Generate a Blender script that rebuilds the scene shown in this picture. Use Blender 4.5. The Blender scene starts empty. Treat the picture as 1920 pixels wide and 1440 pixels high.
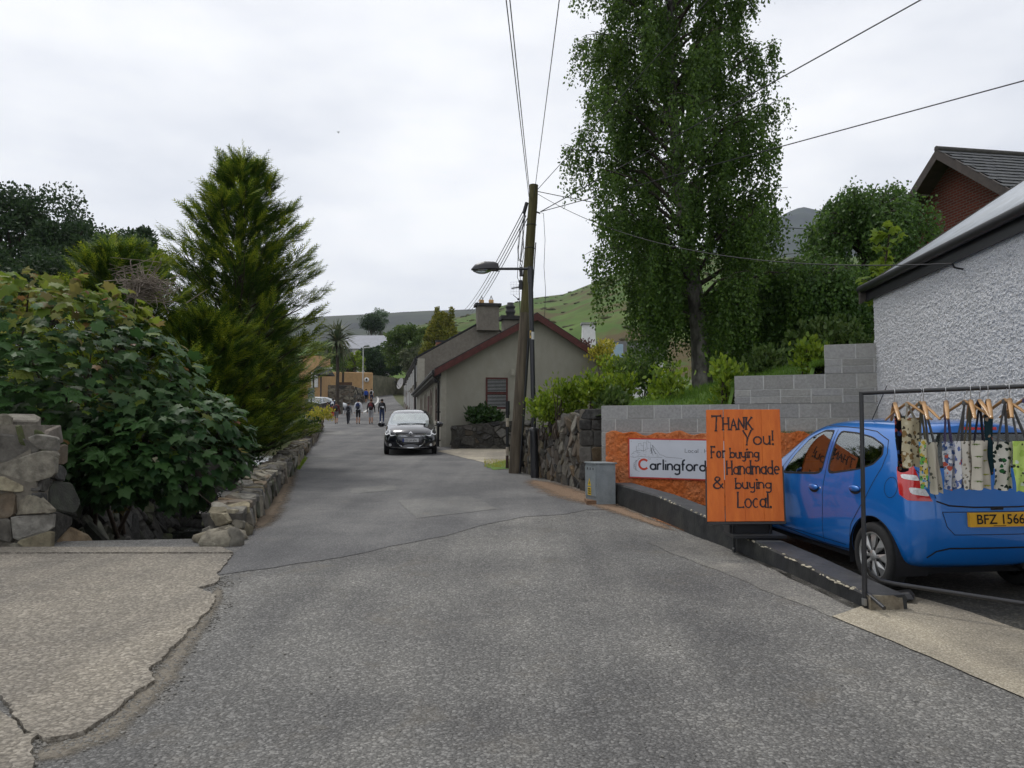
import bpy, bmesh, math, random
import numpy as np
from mathutils import Vector, Matrix
random.seed(7); RNG = np.random.default_rng(11)
S = bpy.context.scene
COL = S.collection
# ------------------------------------------------------------------ camera
F = 1450.0; CZ = 1.55; TH = math.atan(83 / F)          # focal length in photo pixels, eye height, upward pitch
cam = bpy.data.cameras.new('camera'); camo = bpy.data.objects.new('camera', cam); COL.objects.link(camo)
cam.sensor_width = 36; cam.lens = 36 * F / 1920; cam.clip_start = .05; cam.clip_end = 20000
camo.location = (0, 0, CZ); camo.rotation_euler = (math.pi / 2 + TH, 0, 0)
S.camera = camo
# ------------------------------------------------------------------ sky and sun (overcast)
SUN_EL, SUN_AZ = math.radians(58), math.radians(-35)   # azimuth from +y towards +x
W = bpy.data.worlds.new('World'); S.world = W; W.use_nodes = True
n = W.node_tree.nodes; l = W.node_tree.links
bg = n['Background']; bg.inputs['Strength'].default_value = .118
sk = n.new('ShaderNodeTexSky'); sk.sky_type = 'NISHITA'; sk.sun_disc = False
sk.sun_elevation = SUN_EL; sk.sun_rotation = SUN_AZ
tc = n.new('ShaderNodeTexCoord'); mp = n.new('ShaderNodeMapping'); mp.inputs['Scale'].default_value = (1, 1, 2.6)
nz = n.new('ShaderNodeTexNoise'); nz.inputs['Scale'].default_value = 2.3; nz.inputs['Detail'].default_value = 5; nz.inputs['Roughness'].default_value = .5
cr = n.new('ShaderNodeValToRGB')
cr.color_ramp.elements[0].position = .36; cr.color_ramp.elements[0].color = (6.9, 7.15, 7.75, 1)
cr.color_ramp.elements[1].position = .62; cr.color_ramp.elements[1].color = (9.5, 9.55, 9.7, 1)
mx = n.new('ShaderNodeMix'); mx.data_type = 'RGBA'; mx.inputs['Factor'].default_value = .94
l.new(tc.outputs['Generated'], mp.inputs['Vector']); l.new(mp.outputs['Vector'], nz.inputs['Vector'])
l.new(nz.outputs['Fac'], cr.inputs['Fac']); l.new(sk.outputs['Color'], mx.inputs['A']); l.new(cr.outputs['Color'], mx.inputs['B'])
l.new(mx.outputs['Result'], bg.inputs['Color'])
sl = bpy.data.lights.new('sun', 'SUN'); sl.energy = 1.5; sl.angle = math.radians(14); sl.color = (1, .97, .92)
so = bpy.data.objects.new('sun', sl); COL.objects.link(so)
so.rotation_euler = Vector((-math.sin(SUN_AZ) * math.cos(SUN_EL), -math.cos(SUN_AZ) * math.cos(SUN_EL), -math.sin(SUN_EL))).to_track_quat('-Z', 'Y').to_euler()
vs = S.view_settings; vs.view_transform = 'Standard'; vs.look = 'None'; vs.exposure = 0; vs.gamma = 1
# ------------------------------------------------------------------ pixels to places
RY = [-4000, -40, 0, 10, 20, 27, 52, 75, 98, 118, 160, 260, 4000]; RZ = [-1, -1, 0, .26, .52, .70, 1.80, 3.25, 5.06, 7.3, 11, 14, 14]
def R(y):                                              # height of the road along y
    return float(np.mean(np.interp(np.array([-3, -1.5, 0, 1.5, 3]) + y, RY, RZ)))
def P(px, py, d):                                      # photo pixel -> point at distance d along y
    cx = (px - 960) / F; cy = (720 - py) / F
    wy = math.cos(TH) - cy * math.sin(TH); wz = math.sin(TH) + cy * math.cos(TH)
    return Vector((cx / wy * d, d, CZ + wz / wy * d))
def G(px, py, dz=0):                                   # photo pixel -> point on the road plane
    lo, hi = .5, 140
    f = lambda d: P(px, py, d).z - R(d) - dz
    for _ in range(50):
        m_ = (lo + hi) / 2
        if f(m_) > 0: lo = m_
        else: hi = m_
    return P(px, py, lo)
def xL(y): return -3.2 - .22 * (y - 9.3)               # left edge of the road
def xR(y): return 1.32 - .245 * (y - 14.7)             # right edge of the road (beyond the stone wall)
# ------------------------------------------------------------------ materials
MATS = {}
def newmat(name):
    m = bpy.data.materials.new(name); m.use_nodes = True
    nt = m.node_tree; b = nt.nodes['Principled BSDF']
    MATS[name] = m
    return m, nt.nodes, nt.links, b
def hexc(r, g, b):                                     # sRGB 0-255 -> linear
    f = lambda c: (c / 255 / 12.92) if c / 255 <= .04045 else ((c / 255 + .055) / 1.055) ** 2.4
    return (f(r), f(g), f(b))
def mat(name, col, rough=.8, var=.2, scale=4., detail=6, bump=0., bscale=60., bdist=.01, metal=0., spec=.4, rnd=0., coat=0., col2=None,
        speck=0., speckscale=150., speckcol=(.02, .02, .02), stretch=(1, 1, 1), big=0., bigscale=.5, bigcol=None):
    m, n, l, b = newmat(name)
    tc = n.new('ShaderNodeTexCoord'); mp = n.new('ShaderNodeMapping'); mp.inputs['Scale'].default_value = stretch
    l.new(tc.outputs['Object'], mp.inputs['Vector']); V = mp.outputs['Vector']
    nz = n.new('ShaderNodeTexNoise'); nz.inputs['Scale'].default_value = scale; nz.inputs['Detail'].default_value = detail; nz.inputs['Roughness'].default_value = .62
    l.new(V, nz.inputs['Vector'])
    cr = n.new('ShaderNodeValToRGB'); l.new(nz.outputs['Fac'], cr.inputs['Fac'])
    c2 = col2 if col2 else tuple(min(1, c * (1 + var)) for c in col)
    c1 = col if col2 else tuple(c * (1 - var) for c in col)
    cr.color_ramp.elements[0].position = .32; cr.color_ramp.elements[0].color = (*c1, 1)
    cr.color_ramp.elements[1].position = .68; cr.color_ramp.elements[1].color = (*c2, 1)
    out = cr.outputs['Color']
    def mixin(out, fac, colr):
        mx = n.new('ShaderNodeMix'); mx.data_type = 'RGBA'
        l.new(fac, mx.inputs['Factor']); l.new(out, mx.inputs['A']); mx.inputs['B'].default_value = (*colr, 1)
        return mx.outputs['Result']
    if big:
        bn = n.new('ShaderNodeTexNoise'); bn.inputs['Scale'].default_value = bigscale; bn.inputs['Detail'].default_value = 7; bn.inputs['Roughness'].default_value = .6
        l.new(V, bn.inputs['Vector'])
        mr = n.new('ShaderNodeMapRange'); mr.inputs['From Min'].default_value = .45; mr.inputs['From Max'].default_value = .68; mr.inputs['To Max'].default_value = big
        l.new(bn.outputs['Fac'], mr.inputs['Value']); out = mixin(out, mr.outputs['Result'], bigcol or tuple(c * .5 for c in col))
    if speck:
        sv = n.new('ShaderNodeTexNoise'); sv.inputs['Scale'].default_value = speckscale; sv.inputs['Detail'].default_value = 2
        l.new(V, sv.inputs['Vector'])
        mr = n.new('ShaderNodeMapRange'); mr.inputs['From Min'].default_value = .5; mr.inputs['From Max'].default_value = .68; mr.inputs['To Max'].default_value = speck
        l.new(sv.outputs['Fac'], mr.inputs['Value']); out = mixin(out, mr.outputs['Result'], speckcol)
    if rnd:
        oi = n.new('ShaderNodeObjectInfo'); hs = n.new('ShaderNodeHueSaturation')
        mr = n.new('ShaderNodeMapRange'); mr.inputs['To Min'].default_value = 1 - rnd; mr.inputs['To Max'].default_value = 1 + rnd
        l.new(oi.outputs['Random'], mr.inputs['Value']); l.new(mr.outputs['Result'], hs.inputs['Value'])
        mr2 = n.new('ShaderNodeMapRange'); mr2.inputs['To Min'].default_value = .45; mr2.inputs['To Max'].default_value = 1.3
        mu = n.new('ShaderNodeMath'); mu.operation = 'FRACT'; m3 = n.new('ShaderNodeMath'); m3.operation = 'MULTIPLY'; m3.inputs[1].default_value = 7.3
        l.new(oi.outputs['Random'], m3.inputs[0]); l.new(m3.outputs[0], mu.inputs[0]); l.new(mu.outputs[0], mr2.inputs['Value']); l.new(mr2.outputs['Result'], hs.inputs['Saturation'])
        l.new(out, hs.inputs['Color']); out = hs.outputs['Color']
    l.new(out, b.inputs['Base Color'])
    b.inputs['Roughness'].default_value = rough; b.inputs['Metallic'].default_value = metal
    b.inputs['Specular IOR Level'].default_value = spec; b.inputs['Coat Weight'].default_value = coat; b.inputs['Coat Roughness'].default_value = .04
    if bump:
        n2 = n.new('ShaderNodeTexNoise'); n2.inputs['Scale'].default_value = bscale; n2.inputs['Detail'].default_value = 4
        l.new(V, n2.inputs['Vector']); bp = n.new('ShaderNodeBump'); bp.inputs['Strength'].default_value = bump; bp.inputs['Distance'].default_value = bdist
        l.new(n2.outputs['Fac'], bp.inputs['Height']); l.new(bp.outputs['Normal'], b.inputs['Normal'])
    return m
def leafmat(name, cols, trans=.35, rough=.5, spec=.3):
    m, n, l, b = newmat(name)
    g = n.new('ShaderNodeNewGeometry'); cr = n.new('ShaderNodeValToRGB'); l.new(g.outputs['Random Per Island'], cr.inputs['Fac'])
    e = cr.color_ramp.elements
    while len(e) < len(cols): e.new(.5)
    for i, c in enumerate(cols): e[i].position = i / (len(cols) - 1); e[i].color = (*c, 1)
    l.new(cr.outputs['Color'], b.inputs['Base Color']); b.inputs['Roughness'].default_value = rough; b.inputs['Specular IOR Level'].default_value = spec
    t = n.new('ShaderNodeBsdfTranslucent'); hs = n.new('ShaderNodeHueSaturation'); hs.inputs['Value'].default_value = 1.5; hs.inputs['Hue'].default_value = .485
    l.new(cr.outputs['Color'], hs.inputs['Color']); l.new(hs.outputs['Color'], t.inputs['Color'])
    ms = n.new('ShaderNodeMixShader'); ms.inputs['Fac'].default_value = trans
    l.new(b.outputs['BSDF'], ms.inputs[1]); l.new(t.outputs['BSDF'], ms.inputs[2]); l.new(ms.outputs['Shader'], n['Material Output'].inputs['Surface'])
    return m
def glassmat(name, col=(.8, .9, .88), alpha=.45, rough=.02):
    m, n, l, b = newmat(name)
    b.inputs['Base Color'].default_value = (*col, 1); b.inputs['Roughness'].default_value = rough; b.inputs['Specular IOR Level'].default_value = .8
    t = n.new('ShaderNodeBsdfTransparent'); t.inputs['Color'].default_value = (.75, .82, .8, 1)
    gl = n.new('ShaderNodeBsdfGlossy'); gl.inputs['Roughness'].default_value = rough; gl.inputs['Color'].default_value = (.9, .95, .95, 1)
    fr = n.new('ShaderNodeFresnel'); fr.inputs['IOR'].default_value = 1.6
    ad = n.new('ShaderNodeMath'); ad.operation = 'ADD'; ad.inputs[1].default_value = alpha; ad.use_clamp = True; l.new(fr.outputs[0], ad.inputs[0])
    ms = n.new('ShaderNodeMixShader'); l.new(ad.outputs[0], ms.inputs['Fac']); l.new(t.outputs[0], ms.inputs[1]); l.new(gl.outputs[0], ms.inputs[2])
    l.new(ms.outputs[0], n['Material Output'].inputs['Surface'])
    return m
# ------------------------------------------------------------------ objects
WM = {}                                                # object name -> world matrix
def link(o, parent=None, world=True):
    COL.objects.link(o)
    if parent is not None:
        o.parent = parent
        pm = WM.get(parent.name, Matrix())
        if world: o.matrix_parent_inverse = pm.inverted(); WM[o.name] = o.matrix_basis.copy()
        else: WM[o.name] = pm @ o.matrix_basis
    else: WM[o.name] = o.matrix_basis.copy()
    return o
def tag(o, label=None, cat=None, group=None, kind=None):
    if label: o['label'] = label
    if cat: o['category'] = cat
    if group: o['group'] = group
    if kind: o['kind'] = kind
    return o
def thing(name, label, cat, loc=(0, 0, 0), rot=(0, 0, 0), group=None):
    o = bpy.data.objects.new(name, None); o.empty_display_size = .1
    o.location = loc; o.rotation_euler = rot
    o.matrix_basis = Matrix.Translation(Vector(loc)) @ __import__('mathutils').Euler(rot).to_matrix().to_4x4()
    link(o); return tag(o, label, cat, group)
def as_list(m): return m if isinstance(m, (list, tuple)) else [m]
def mesh_np(name, v, f, m, parent=None, smooth=False, world=True, mi=None):
    v = np.asarray(v, dtype=np.float32).reshape(-1, 3); f = np.asarray(f, dtype=np.int32)
    me = bpy.data.meshes.new(name); k = f.shape[1]; nf = f.shape[0]
    me.vertices.add(len(v)); me.vertices.foreach_set('co', v.ravel())
    me.loops.add(nf * k); me.loops.foreach_set('vertex_index', f.ravel())
    me.polygons.add(nf); me.polygons.foreach_set('loop_start', np.arange(0, nf * k, k, dtype=np.int32))
    for x in as_list(m): me.materials.append(x)
    if mi is not None: me.polygons.foreach_set('material_index', np.asarray(mi, dtype=np.int32))
    if smooth: me.polygons.foreach_set('use_smooth', np.ones(nf, dtype=bool))
    me.update(calc_edges=True); me.validate()
    return link(bpy.data.objects.new(name, me), parent, world)
class MB:                                              # collects shapes for one mesh
    def __init__(s): s.v = []; s.f = []; s.mi = []; s.sm = []; s.cur = 0; s.smooth = False
    def add(s, vs, fs):
        o = len(s.v); s.v += [tuple(p) for p in vs]
        for q in fs: s.f.append(tuple(o + i for i in q)); s.mi.append(s.cur); s.sm.append(s.smooth)
        return s
    def box(s, c, d, rot=None, taper=1.):
        pts = []
        for z in (-.5, .5):
            t = taper if z > 0 else 1
            for x, y in ((-.5, -.5), (.5, -.5), (.5, .5), (-.5, .5)): pts.append(Vector((x * d[0] * t, y * d[1] * t, z * d[2])))
        if rot is not None: pts = [rot @ p for p in pts]
        c = Vector(c); return s.add([p + c for p in pts], [(3, 2, 1, 0), (4, 5, 6, 7), (0, 1, 5, 4), (1, 2, 6, 5), (2, 3, 7, 6), (3, 0, 4, 7)])
    def hexa(s, p):                                    # 8 corners, bottom ring then top ring
        return s.add(p, [(3, 2, 1, 0), (4, 5, 6, 7), (0, 1, 5, 4), (1, 2, 6, 5), (2, 3, 7, 6), (3, 0, 4, 7)])
    def prism(s, poly, ext):                           # planar polygon swept by ext
        ext = Vector(ext); k = len(poly); a = [Vector(p) for p in poly]; b = [p + ext for p in a]
        return s.add(a + b, [tuple(range(k - 1, -1, -1)), tuple(range(k, 2 * k))] + [(i, (i + 1) % k, k + (i + 1) % k, k + i) for i in range(k)])
    def tube(s, path, r, n=8, cap=True, flat=None):
        path = [Vector(p) for p in path]; m = len(path); rs = r if isinstance(r, (list, tuple)) else [r] * m
        vs = []; up = None
        for i, p in enumerate(path):
            t = (path[min(i + 1, m - 1)] - path[max(i - 1, 0)])
            t = t.normalized() if t.length > 1e-9 else Vector((0, 0, 1))
            if up is None: up = Vector((0, 0, 1)) if abs(t.z) < .9 else Vector((1, 0, 0))
            a = t.cross(up)
            if a.length < 1e-6: a = t.orthogonal()
            a.normalize(); b = a.cross(t).normalized(); up = b
            for k in range(n):
                an = 2 * math.pi * k / n; vs.append(p + a * math.cos(an) * rs[i] + b * math.sin(an) * rs[i] * (flat or 1))
        fs = [(i * n + k, i * n + (k + 1) % n, (i + 1) * n + (k + 1) % n, (i + 1) * n + k) for i in range(m - 1) for k in range(n)]
        sm = s.smooth; s.smooth = True; s.add(vs, fs); s.smooth = sm
        if cap: s.add(vs[:n], [tuple(range(n - 1, -1, -1))]); s.add(vs[-n:], [tuple(range(n))])
        return s
    def lathe(s, prof, c=(0, 0, 0), axis='z', n=20):
        vs = []
        for r, h in prof:
            for k in range(n):
                a = 2 * math.pi * k / n; x, y = r * math.cos(a), r * math.sin(a)
                vs.append(Vector((x, y, h) if axis == 'z' else (h, x, y) if axis == 'x' else (y, h, x)) + Vector(c))
        sm = s.smooth; s.smooth = True
        s.add(vs, [(i * n + k, i * n + (k + 1) % n, (i + 1) * n + (k + 1) % n, (i + 1) * n + k) for i in range(len(prof) - 1) for k in range(n)])
        s.smooth = sm; return s
    def ball(s, c, r, n=10, m=7, jit=0):
        c = Vector(c); r = Vector(r) if hasattr(r, '__len__') else Vector((r, r, r)); vs = []
        for i in range(m + 1):
            th = math.pi * i / m
            for k in range(n):
                a = 2 * math.pi * k / n; q = 1 + random.uniform(-jit, jit)
                vs.append(c + Vector((math.sin(th) * math.cos(a) * r.x, math.sin(th) * math.sin(a) * r.y, math.cos(th) * r.z)) * q)
        sm = s.smooth; s.smooth = True
        s.add(vs, [(i * n + k, (i + 1) * n + k, (i + 1) * n + (k + 1) % n, i * n + (k + 1) % n) for i in range(m) for k in range(n)]); s.smooth = sm
        return s
    def grid(s, fn, nu, nv):                           # fn(u, v) -> point
        vs = [fn(i / nu, j / nv) for j in range(nv + 1) for i in range(nu + 1)]
        return s.add(vs, [(j * (nu + 1) + i, j * (nu + 1) + i + 1, (j + 1) * (nu + 1) + i + 1, (j + 1) * (nu + 1) + i) for j in range(nv) for i in range(nu)])
    def mesh(s, name, m):
        me = bpy.data.meshes.new(name); me.from_pydata(s.v, [], s.f)
        for x in as_list(m): me.materials.append(x)
        me.polygons.foreach_set('material_index', s.mi); me.polygons.foreach_set('use_smooth', s.sm)
        me.update(); return me
    def build(s, name, m, parent=None, world=True, bevel=0):
        o = bpy.data.objects.new(name, s.mesh(name, m)); link(o, parent, world)
        if bevel:
            bv = o.modifiers.new('bevel', 'BEVEL'); bv.width = bevel; bv.segments = 2; bv.limit_method = 'ANGLE'
        return o
def sheet(name, pts, m, kind='structure', parent=None, thick=0, jag=0):  # a flat polygon (n-gon) lying on the ground
    bm = bmesh.new(); vs = [bm.verts.new(p) for p in pts]; bm.faces.new(vs)
    bmesh.ops.triangulate(bm, faces=bm.faces[:])
    if thick:
        r = bmesh.ops.extrude_face_region(bm, geom=bm.faces[:])
        bmesh.ops.translate(bm, verts=[e for e in r['geom'] if isinstance(e, bmesh.types.BMVert)], vec=(0, 0, -thick))
    bmesh.ops.recalc_face_normals(bm, faces=bm.faces[:])
    me = bpy.data.meshes.new(name); bm.to_mesh(me); bm.free(); me.materials.append(m)
    o = link(bpy.data.objects.new(name, me), parent)
    if kind: o['kind'] = kind
    return o
def frames(d, roll=None, up=None):                     # N directions -> N rotation matrices whose y axis is d
    d = d / np.linalg.norm(d, axis=1, keepdims=True); N = len(d)
    a = RNG.normal(size=(N, 3)) if up is None else up + RNG.normal(size=(N, 3)) * (roll or 0)
    x = np.cross(d, a); x /= np.linalg.norm(x, axis=1, keepdims=True) + 1e-9
    z = np.cross(x, d)
    return np.stack([x, d, z], axis=2)
def scatter(tv, tf, pos, Rm, s):
    tv = np.asarray(tv, float); tf = np.asarray(tf); N = len(pos); s = np.broadcast_to(np.asarray(s, float), (N,))
    v = np.einsum('nij,vj->nvi', Rm, tv) * s[:, None, None] + np.asarray(pos)[:, None, :]
    f = tf[None] + (np.arange(N) * len(tv))[:, None, None]
    return v.reshape(-1, 3), f.reshape(-1, tf.shape[1])
def vnoise(p, seed=0):                                 # cheap smooth noise for arrays of 2-D points
    r = np.random.default_rng(seed); t = r.random((64, 64)); x = p[..., 0]; y = p[..., 1]
    xi = np.floor(x).astype(int); yi = np.floor(y).astype(int); fx = x - xi; fy = y - yi
    fx = fx * fx * (3 - 2 * fx); fy = fy * fy * (3 - 2 * fy); g = lambda a, b: t[a % 64, b % 64]
    return (g(xi, yi) * (1 - fx) + g(xi + 1, yi) * fx) * (1 - fy) + (g(xi, yi + 1) * (1 - fx) + g(xi + 1, yi + 1) * fx) * fy
S.cycles.use_denoising = True
# ------------------------------------------------------------------ ground materials
def asphalt(name, dark, light, chip, sc=70, bump=.9, big=(.16, .14, .11)):
    m, n, l, b = newmat(name)
    tc = n.new('ShaderNodeTexCoord'); V = tc.outputs['Object']
    def noise(s, d=3, r=.6):
        z = n.new('ShaderNodeTexNoise'); z.inputs['Scale'].default_value = s; z.inputs['Detail'].default_value = d; z.inputs['Roughness'].default_value = r; l.new(V, z.inputs['Vector']); return z.outputs['Fac']
    def ramp(f, a, bb, c1, c2):
        c = n.new('ShaderNodeValToRGB'); e = c.color_ramp.elements; e[0].position = a; e[1].position = bb; e[0].color = (*c1, 1); e[1].color = (*c2, 1); l.new(f, c.inputs['Fac']); return c.outputs['Color']
    def mix(f, a, bcol, typ='MIX'):
        x = n.new('ShaderNodeMix'); x.data_type = 'RGBA'; x.blend_type = typ
        if isinstance(f, float): x.inputs['Factor'].default_value = f
        else: l.new(f, x.inputs['Factor'])
        l.new(a, x.inputs['A'])
        if isinstance(bcol, tuple): x.inputs['B'].default_value = (*bcol, 1)
        else: l.new(bcol, x.inputs['B'])
        return x.outputs['Result']
    fine = noise(sc, 3, .7); base = ramp(fine, .38, .62, dark, light)
    vo = n.new('ShaderNodeTexVoronoi'); vo.inputs['Scale'].default_value = sc * 1.1; l.new(V, vo.inputs['Vector'])
    vr = n.new('ShaderNodeMapRange'); vr.inputs['From Min'].default_value = .25; vr.inputs['From Max'].default_value = .7; vr.inputs['To Max'].default_value = .55; l.new(vo.outputs['Distance'], vr.inputs['Value'])
    base = mix(vr.outputs['Result'], base, tuple(c * .35 for c in dark))
    vc = n.new('ShaderNodeMapRange'); vc.inputs['From Min'].default_value = .72; vc.inputs['From Max'].default_value = .95; vc.inputs['To Max'].default_value = .8
    sp = n.new('ShaderNodeSeparateColor'); l.new(vo.outputs['Color'], sp.inputs['Color']); l.new(sp.outputs['Red'], vc.inputs['Value'])
    base = mix(vc.outputs['Result'], base, chip)
    bg1 = ramp(noise(.55, 7, .62), .38, .66, (.68, .68, .69), (1.18, 1.17, 1.14)); base = mix(1., base, bg1, 'MULTIPLY')
    mpt = n.new('ShaderNodeMapping'); mpt.inputs['Scale'].default_value = (1.5, .11, 1); mpt.inputs['Rotation'].default_value = (0, 0, -.2); l.new(V, mpt.inputs['Vector']); zt_ = n.new('ShaderNodeTexNoise'); zt_.inputs['Scale'].default_value = 1.; zt_.inputs['Detail'].default_value = 5; l.new(mpt.outputs['Vector'], zt_.inputs['Vector'])
    base = mix(1., base, ramp(zt_.outputs['Fac'], .36, .64, (.80, .80, .81), (1.13, 1.12, 1.10)), 'MULTIPLY')
    oil = n.new('ShaderNodeMapRange'); oil.inputs['From Min'].default_value = .66; oil.inputs['From Max'].default_value = .74; oil.inputs['To Max'].default_value = .45; l.new(noise(1.1, 3, .5), oil.inputs['Value']); base = mix(oil.outputs['Result'], base, tuple(c * .5 for c in dark))
    st = n.new('ShaderNodeMapRange'); st.inputs['From Min'].default_value = .56; st.inputs['From Max'].default_value = .72; st.inputs['To Max'].default_value = .5; l.new(noise(1.7, 8, .68), st.inputs['Value'])
    base = mix(st.outputs['Result'], base, big)
    l.new(base, b.inputs['Base Color']); b.inputs['Roughness'].default_value = .82; b.inputs['Specular IOR Level'].default_value = .35
    bp = n.new('ShaderNodeBump'); bp.inputs['Strength'].default_value = bump; bp.inputs['Distance'].default_value = .012
    ad = n.new('ShaderNodeMath'); ad.operation = 'SUBTRACT'; l.new(fine, ad.inputs[0]); l.new(vo.outputs['Distance'], ad.inputs[1]); l.new(ad.outputs[0], bp.inputs['Height'])
    l.new(bp.outputs['Normal'], b.inputs['Normal'])
    return m
A_NEAR = asphalt('asphalt_coarse', (.14, .137, .13), (.255, .25, .238), (.335, .328, .312), 62, .9)
A_FAR = asphalt('asphalt_fine', (.125, .124, .126), (.195, .194, .194), (.24, .238, .235), 75, .6, (.14, .13, .12))
A_PATCH = asphalt('asphalt_patch', (.15, .15, .147), (.215, .212, .205), (.25, .245, .235), 75, .5)
A_PATCH2 = asphalt('asphalt_patch_dark', (.105, .105, .11), (.17, .17, .172), (.2, .2, .2), 75, .5)
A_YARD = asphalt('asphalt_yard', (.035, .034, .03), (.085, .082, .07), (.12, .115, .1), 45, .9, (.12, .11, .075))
CONC = asphalt('concrete_worn', (.21, .187, .153), (.345, .312, .26), (.39, .355, .30), 42, .9, (.25, .225, .18))
CONC_R = asphalt('concrete_pale', (.34, .30, .23), (.45, .405, .32), (.5, .455, .37), 80, .4, (.30, .26, .19))
CONC_G = asphalt('concrete_grey', (.15, .145, .135), (.27, .26, .24), (.3, .29, .26), 60, .5, (.34, .32, .27))
EARTH = mat('earth', (.075, .075, .035), .95, .3, 3, bump=.6, bscale=30, big=.8, bigcol=(.055, .085, .022))
DIRT = asphalt('red_dirt', (.17, .115, .075), (.30, .215, .15), (.33, .25, .18), 40, .8, (.28, .16, .09))
LITTER = asphalt('leaf_litter_dirt', (.10, .085, .065), (.17, .145, .115), (.2, .15, .1), 40, .8, (.15, .10, .06))
GRASSY = mat('grass_ground', (.05, .10, .015), .95, .4, 2.5, bump=.8, bscale=40, col2=(.11, .19, .03))
# ------------------------------------------------------------------ the ground sheet, with the stream channel cut into it
CH0, CH1 = .42, 2.25                                    # channel edges, metres left of the road edge
def ground_h(x, y):
    z = R(y) - .06
    e = xL(y) - x
    if 8.62 < y < 38 and CH0 < e < CH1 + .9:
        if e < CH1: z = R(y) - 1.25
        else: z = R(y) - 1.25 + (e - CH1) / .9 * 1.35
    elif e >= CH1 + .9 and y > 8.3: z = R(y) + .1 + .06 * min(e - 3, 12)
    if x > 14: z += .03 * min(x - 14, 60)
    return z
def sm_lines(segs):
    o = []
    for a, b, st in segs: o += list(np.arange(a, b, st))
    return o + [segs[-1][1]]
gx = sm_lines([(-4000, -400, 900), (-400, -60, 60), (-60, -14, 4), (-14, -2.5, .16), (-2.5, 10, .8), (10, 60, 5), (60, 400, 60), (400, 4000, 900)])
gy = sm_lines([(-300, -20, 70), (-20, 7, 2), (7, 9, .25), (9, 40, .4), (40, 130, 3), (130, 400, 30), (400, 6000, 700)])
v = [(x, y, ground_h(x, y)) for y in gy for x in gx]; nx = len(gx)
f = [(j * nx + i, j * nx + i + 1, (j + 1) * nx + i + 1, (j + 1) * nx + i) for j in range(len(gy) - 1) for i in range(nx - 1)]
tag(mesh_np('ground', v, f, EARTH, smooth=True), kind='structure')
# road: strips across the width so that it follows the slope
def strip(name, ys, xa, xb, m, dz, nxs=6, kind='structure'):
    v = []; k = nxs + 1
    for y in ys:
        for i in range(k): x = xa(y) + (xb(y) - xa(y)) * i / nxs; v.append((x, y, R(y) + dz))
    f = [(j * k + i, j * k + i + 1, (j + 1) * k + i + 1, (j + 1) * k + i) for j in range(len(ys) - 1) for i in range(nxs)]
    return tag(mesh_np(name, v, f, m), kind=kind)
def right_edge(y):
    return float(np.interp(y, [-15, 0, 6, 12.5, 14.7, 18.6, 24, 30, 80, 120], [7, 6, 6, 5.0, 2.4, 1.6, .4, -1.6, -11.5, -20]))
def left_edge(y): return float(np.interp(y, [-15, 8.6, 9.3, 45, 60, 75, 90, 105, 140], [-14, -9.5, xL(9.3) - .3, xL(45) - .3, -17, -24, -22, -24, -36]))
ys = list(np.arange(-12, 8.7, 1.)) + list(np.arange(8.7, 60, .6)) + list(np.arange(60, 125, 2))
strip('road', ys, left_edge, right_edge, A_NEAR, 0.)
# newer surfacing that starts at a wandering seam
seam = [G(*p, .005) for p in ((408, 1078), (480, 1068), (640, 1045), (720, 1027), (850, 1001), (905, 984), (980, 969), (1060, 964), (1105, 955))]
def seam_y(x):
    xs = [p.x for p in seam]; yy = [p.y for p in seam]; return float(np.interp(x, xs, yy))
def far_sheet():
    v = []; K = 24; rows = 90
    for j in range(rows + 1):
        t = (j / rows) ** 1.6
        for i in range(K + 1):
            u = i / K; y_end = 118
            x0 = -2.9 + u * 4.6; y0 = seam_y(x0) + .02 * math.sin(x0 * 17) + .015 * math.sin(x0 * 41)
            y = y0 + (y_end - y0) * t
            a = float(np.interp(y, [7, 9.3, 45, 55, 64, 80, 90, 120], [-2.9, xL(9.3) + .0, xL(45) + .0, -13.6, -14.2, -17.4, -18, -26])); b = float(np.interp(y, [7, 12, 14.7, 18.6, 30, 80, 120], [1.9, 1.5, 1.15, .15, -2.6, -11.2, -19]))
            x = x0 + (a + (b - a) * u - x0) * min(1, (y - y0) / 3)
            v.append((x, y, R(y) + .005))
    k = K + 1
    f = [(j * k + i, j * k + i + 1, (j + 1) * k + i + 1, (j + 1) * k + i) for j in range(rows) for i in range(K)]
    return tag(mesh_np('road_resurfaced', v, f, A_FAR), kind='structure')
far_sheet()
def drape(name, poly, m, dz, kind='structure', sub=.25, jag=0., seed=1):
    # polygon of (x, y) points laid on the road plane; the outline is roughened by jag
    r = random.Random(seed); pts = []
    for i, a in enumerate(poly):
        b = poly[(i + 1) % len(poly)]; L = math.hypot(b[0] - a[0], b[1] - a[1]); k = max(1, int(L / sub))
        for q in range(k):
            t = q / k; j = jag if q else jag * .4
            pts.append((a[0] + (b[0] - a[0]) * t + r.uniform(-j, j), a[1] + (b[1] - a[1]) * t + r.uniform(-j, j)))
    return sheet(name, [(x, y, R(y) + dz) for x, y in pts], m, kind)
def gp(l): return [(G(*p).x, G(*p).y) for p in l]
drape('road_patch', gp([(745, 938), (880, 930), (935, 955), (780, 973)]), A_PATCH, .009, jag=.02, sub=.2)
drape('road_patch', gp([(655, 916), (740, 909), (742, 920), (660, 926)]), A_PATCH, .009, jag=.03, seed=3)
drape('road_patch', gp([(604, 811), (638, 808), (650, 815), (612, 816)]), A_PATCH, .010, jag=.04, seed=4)
drape('road_patch', gp([(655, 812), (682, 812), (684, 816), (658, 816)]), A_PATCH, .010, jag=.04, seed=5)
drape('road_patch', gp([(560, 829), (602, 831), (606, 834), (562, 833)]), A_PATCH, .010, jag=.04, seed=6)
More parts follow.
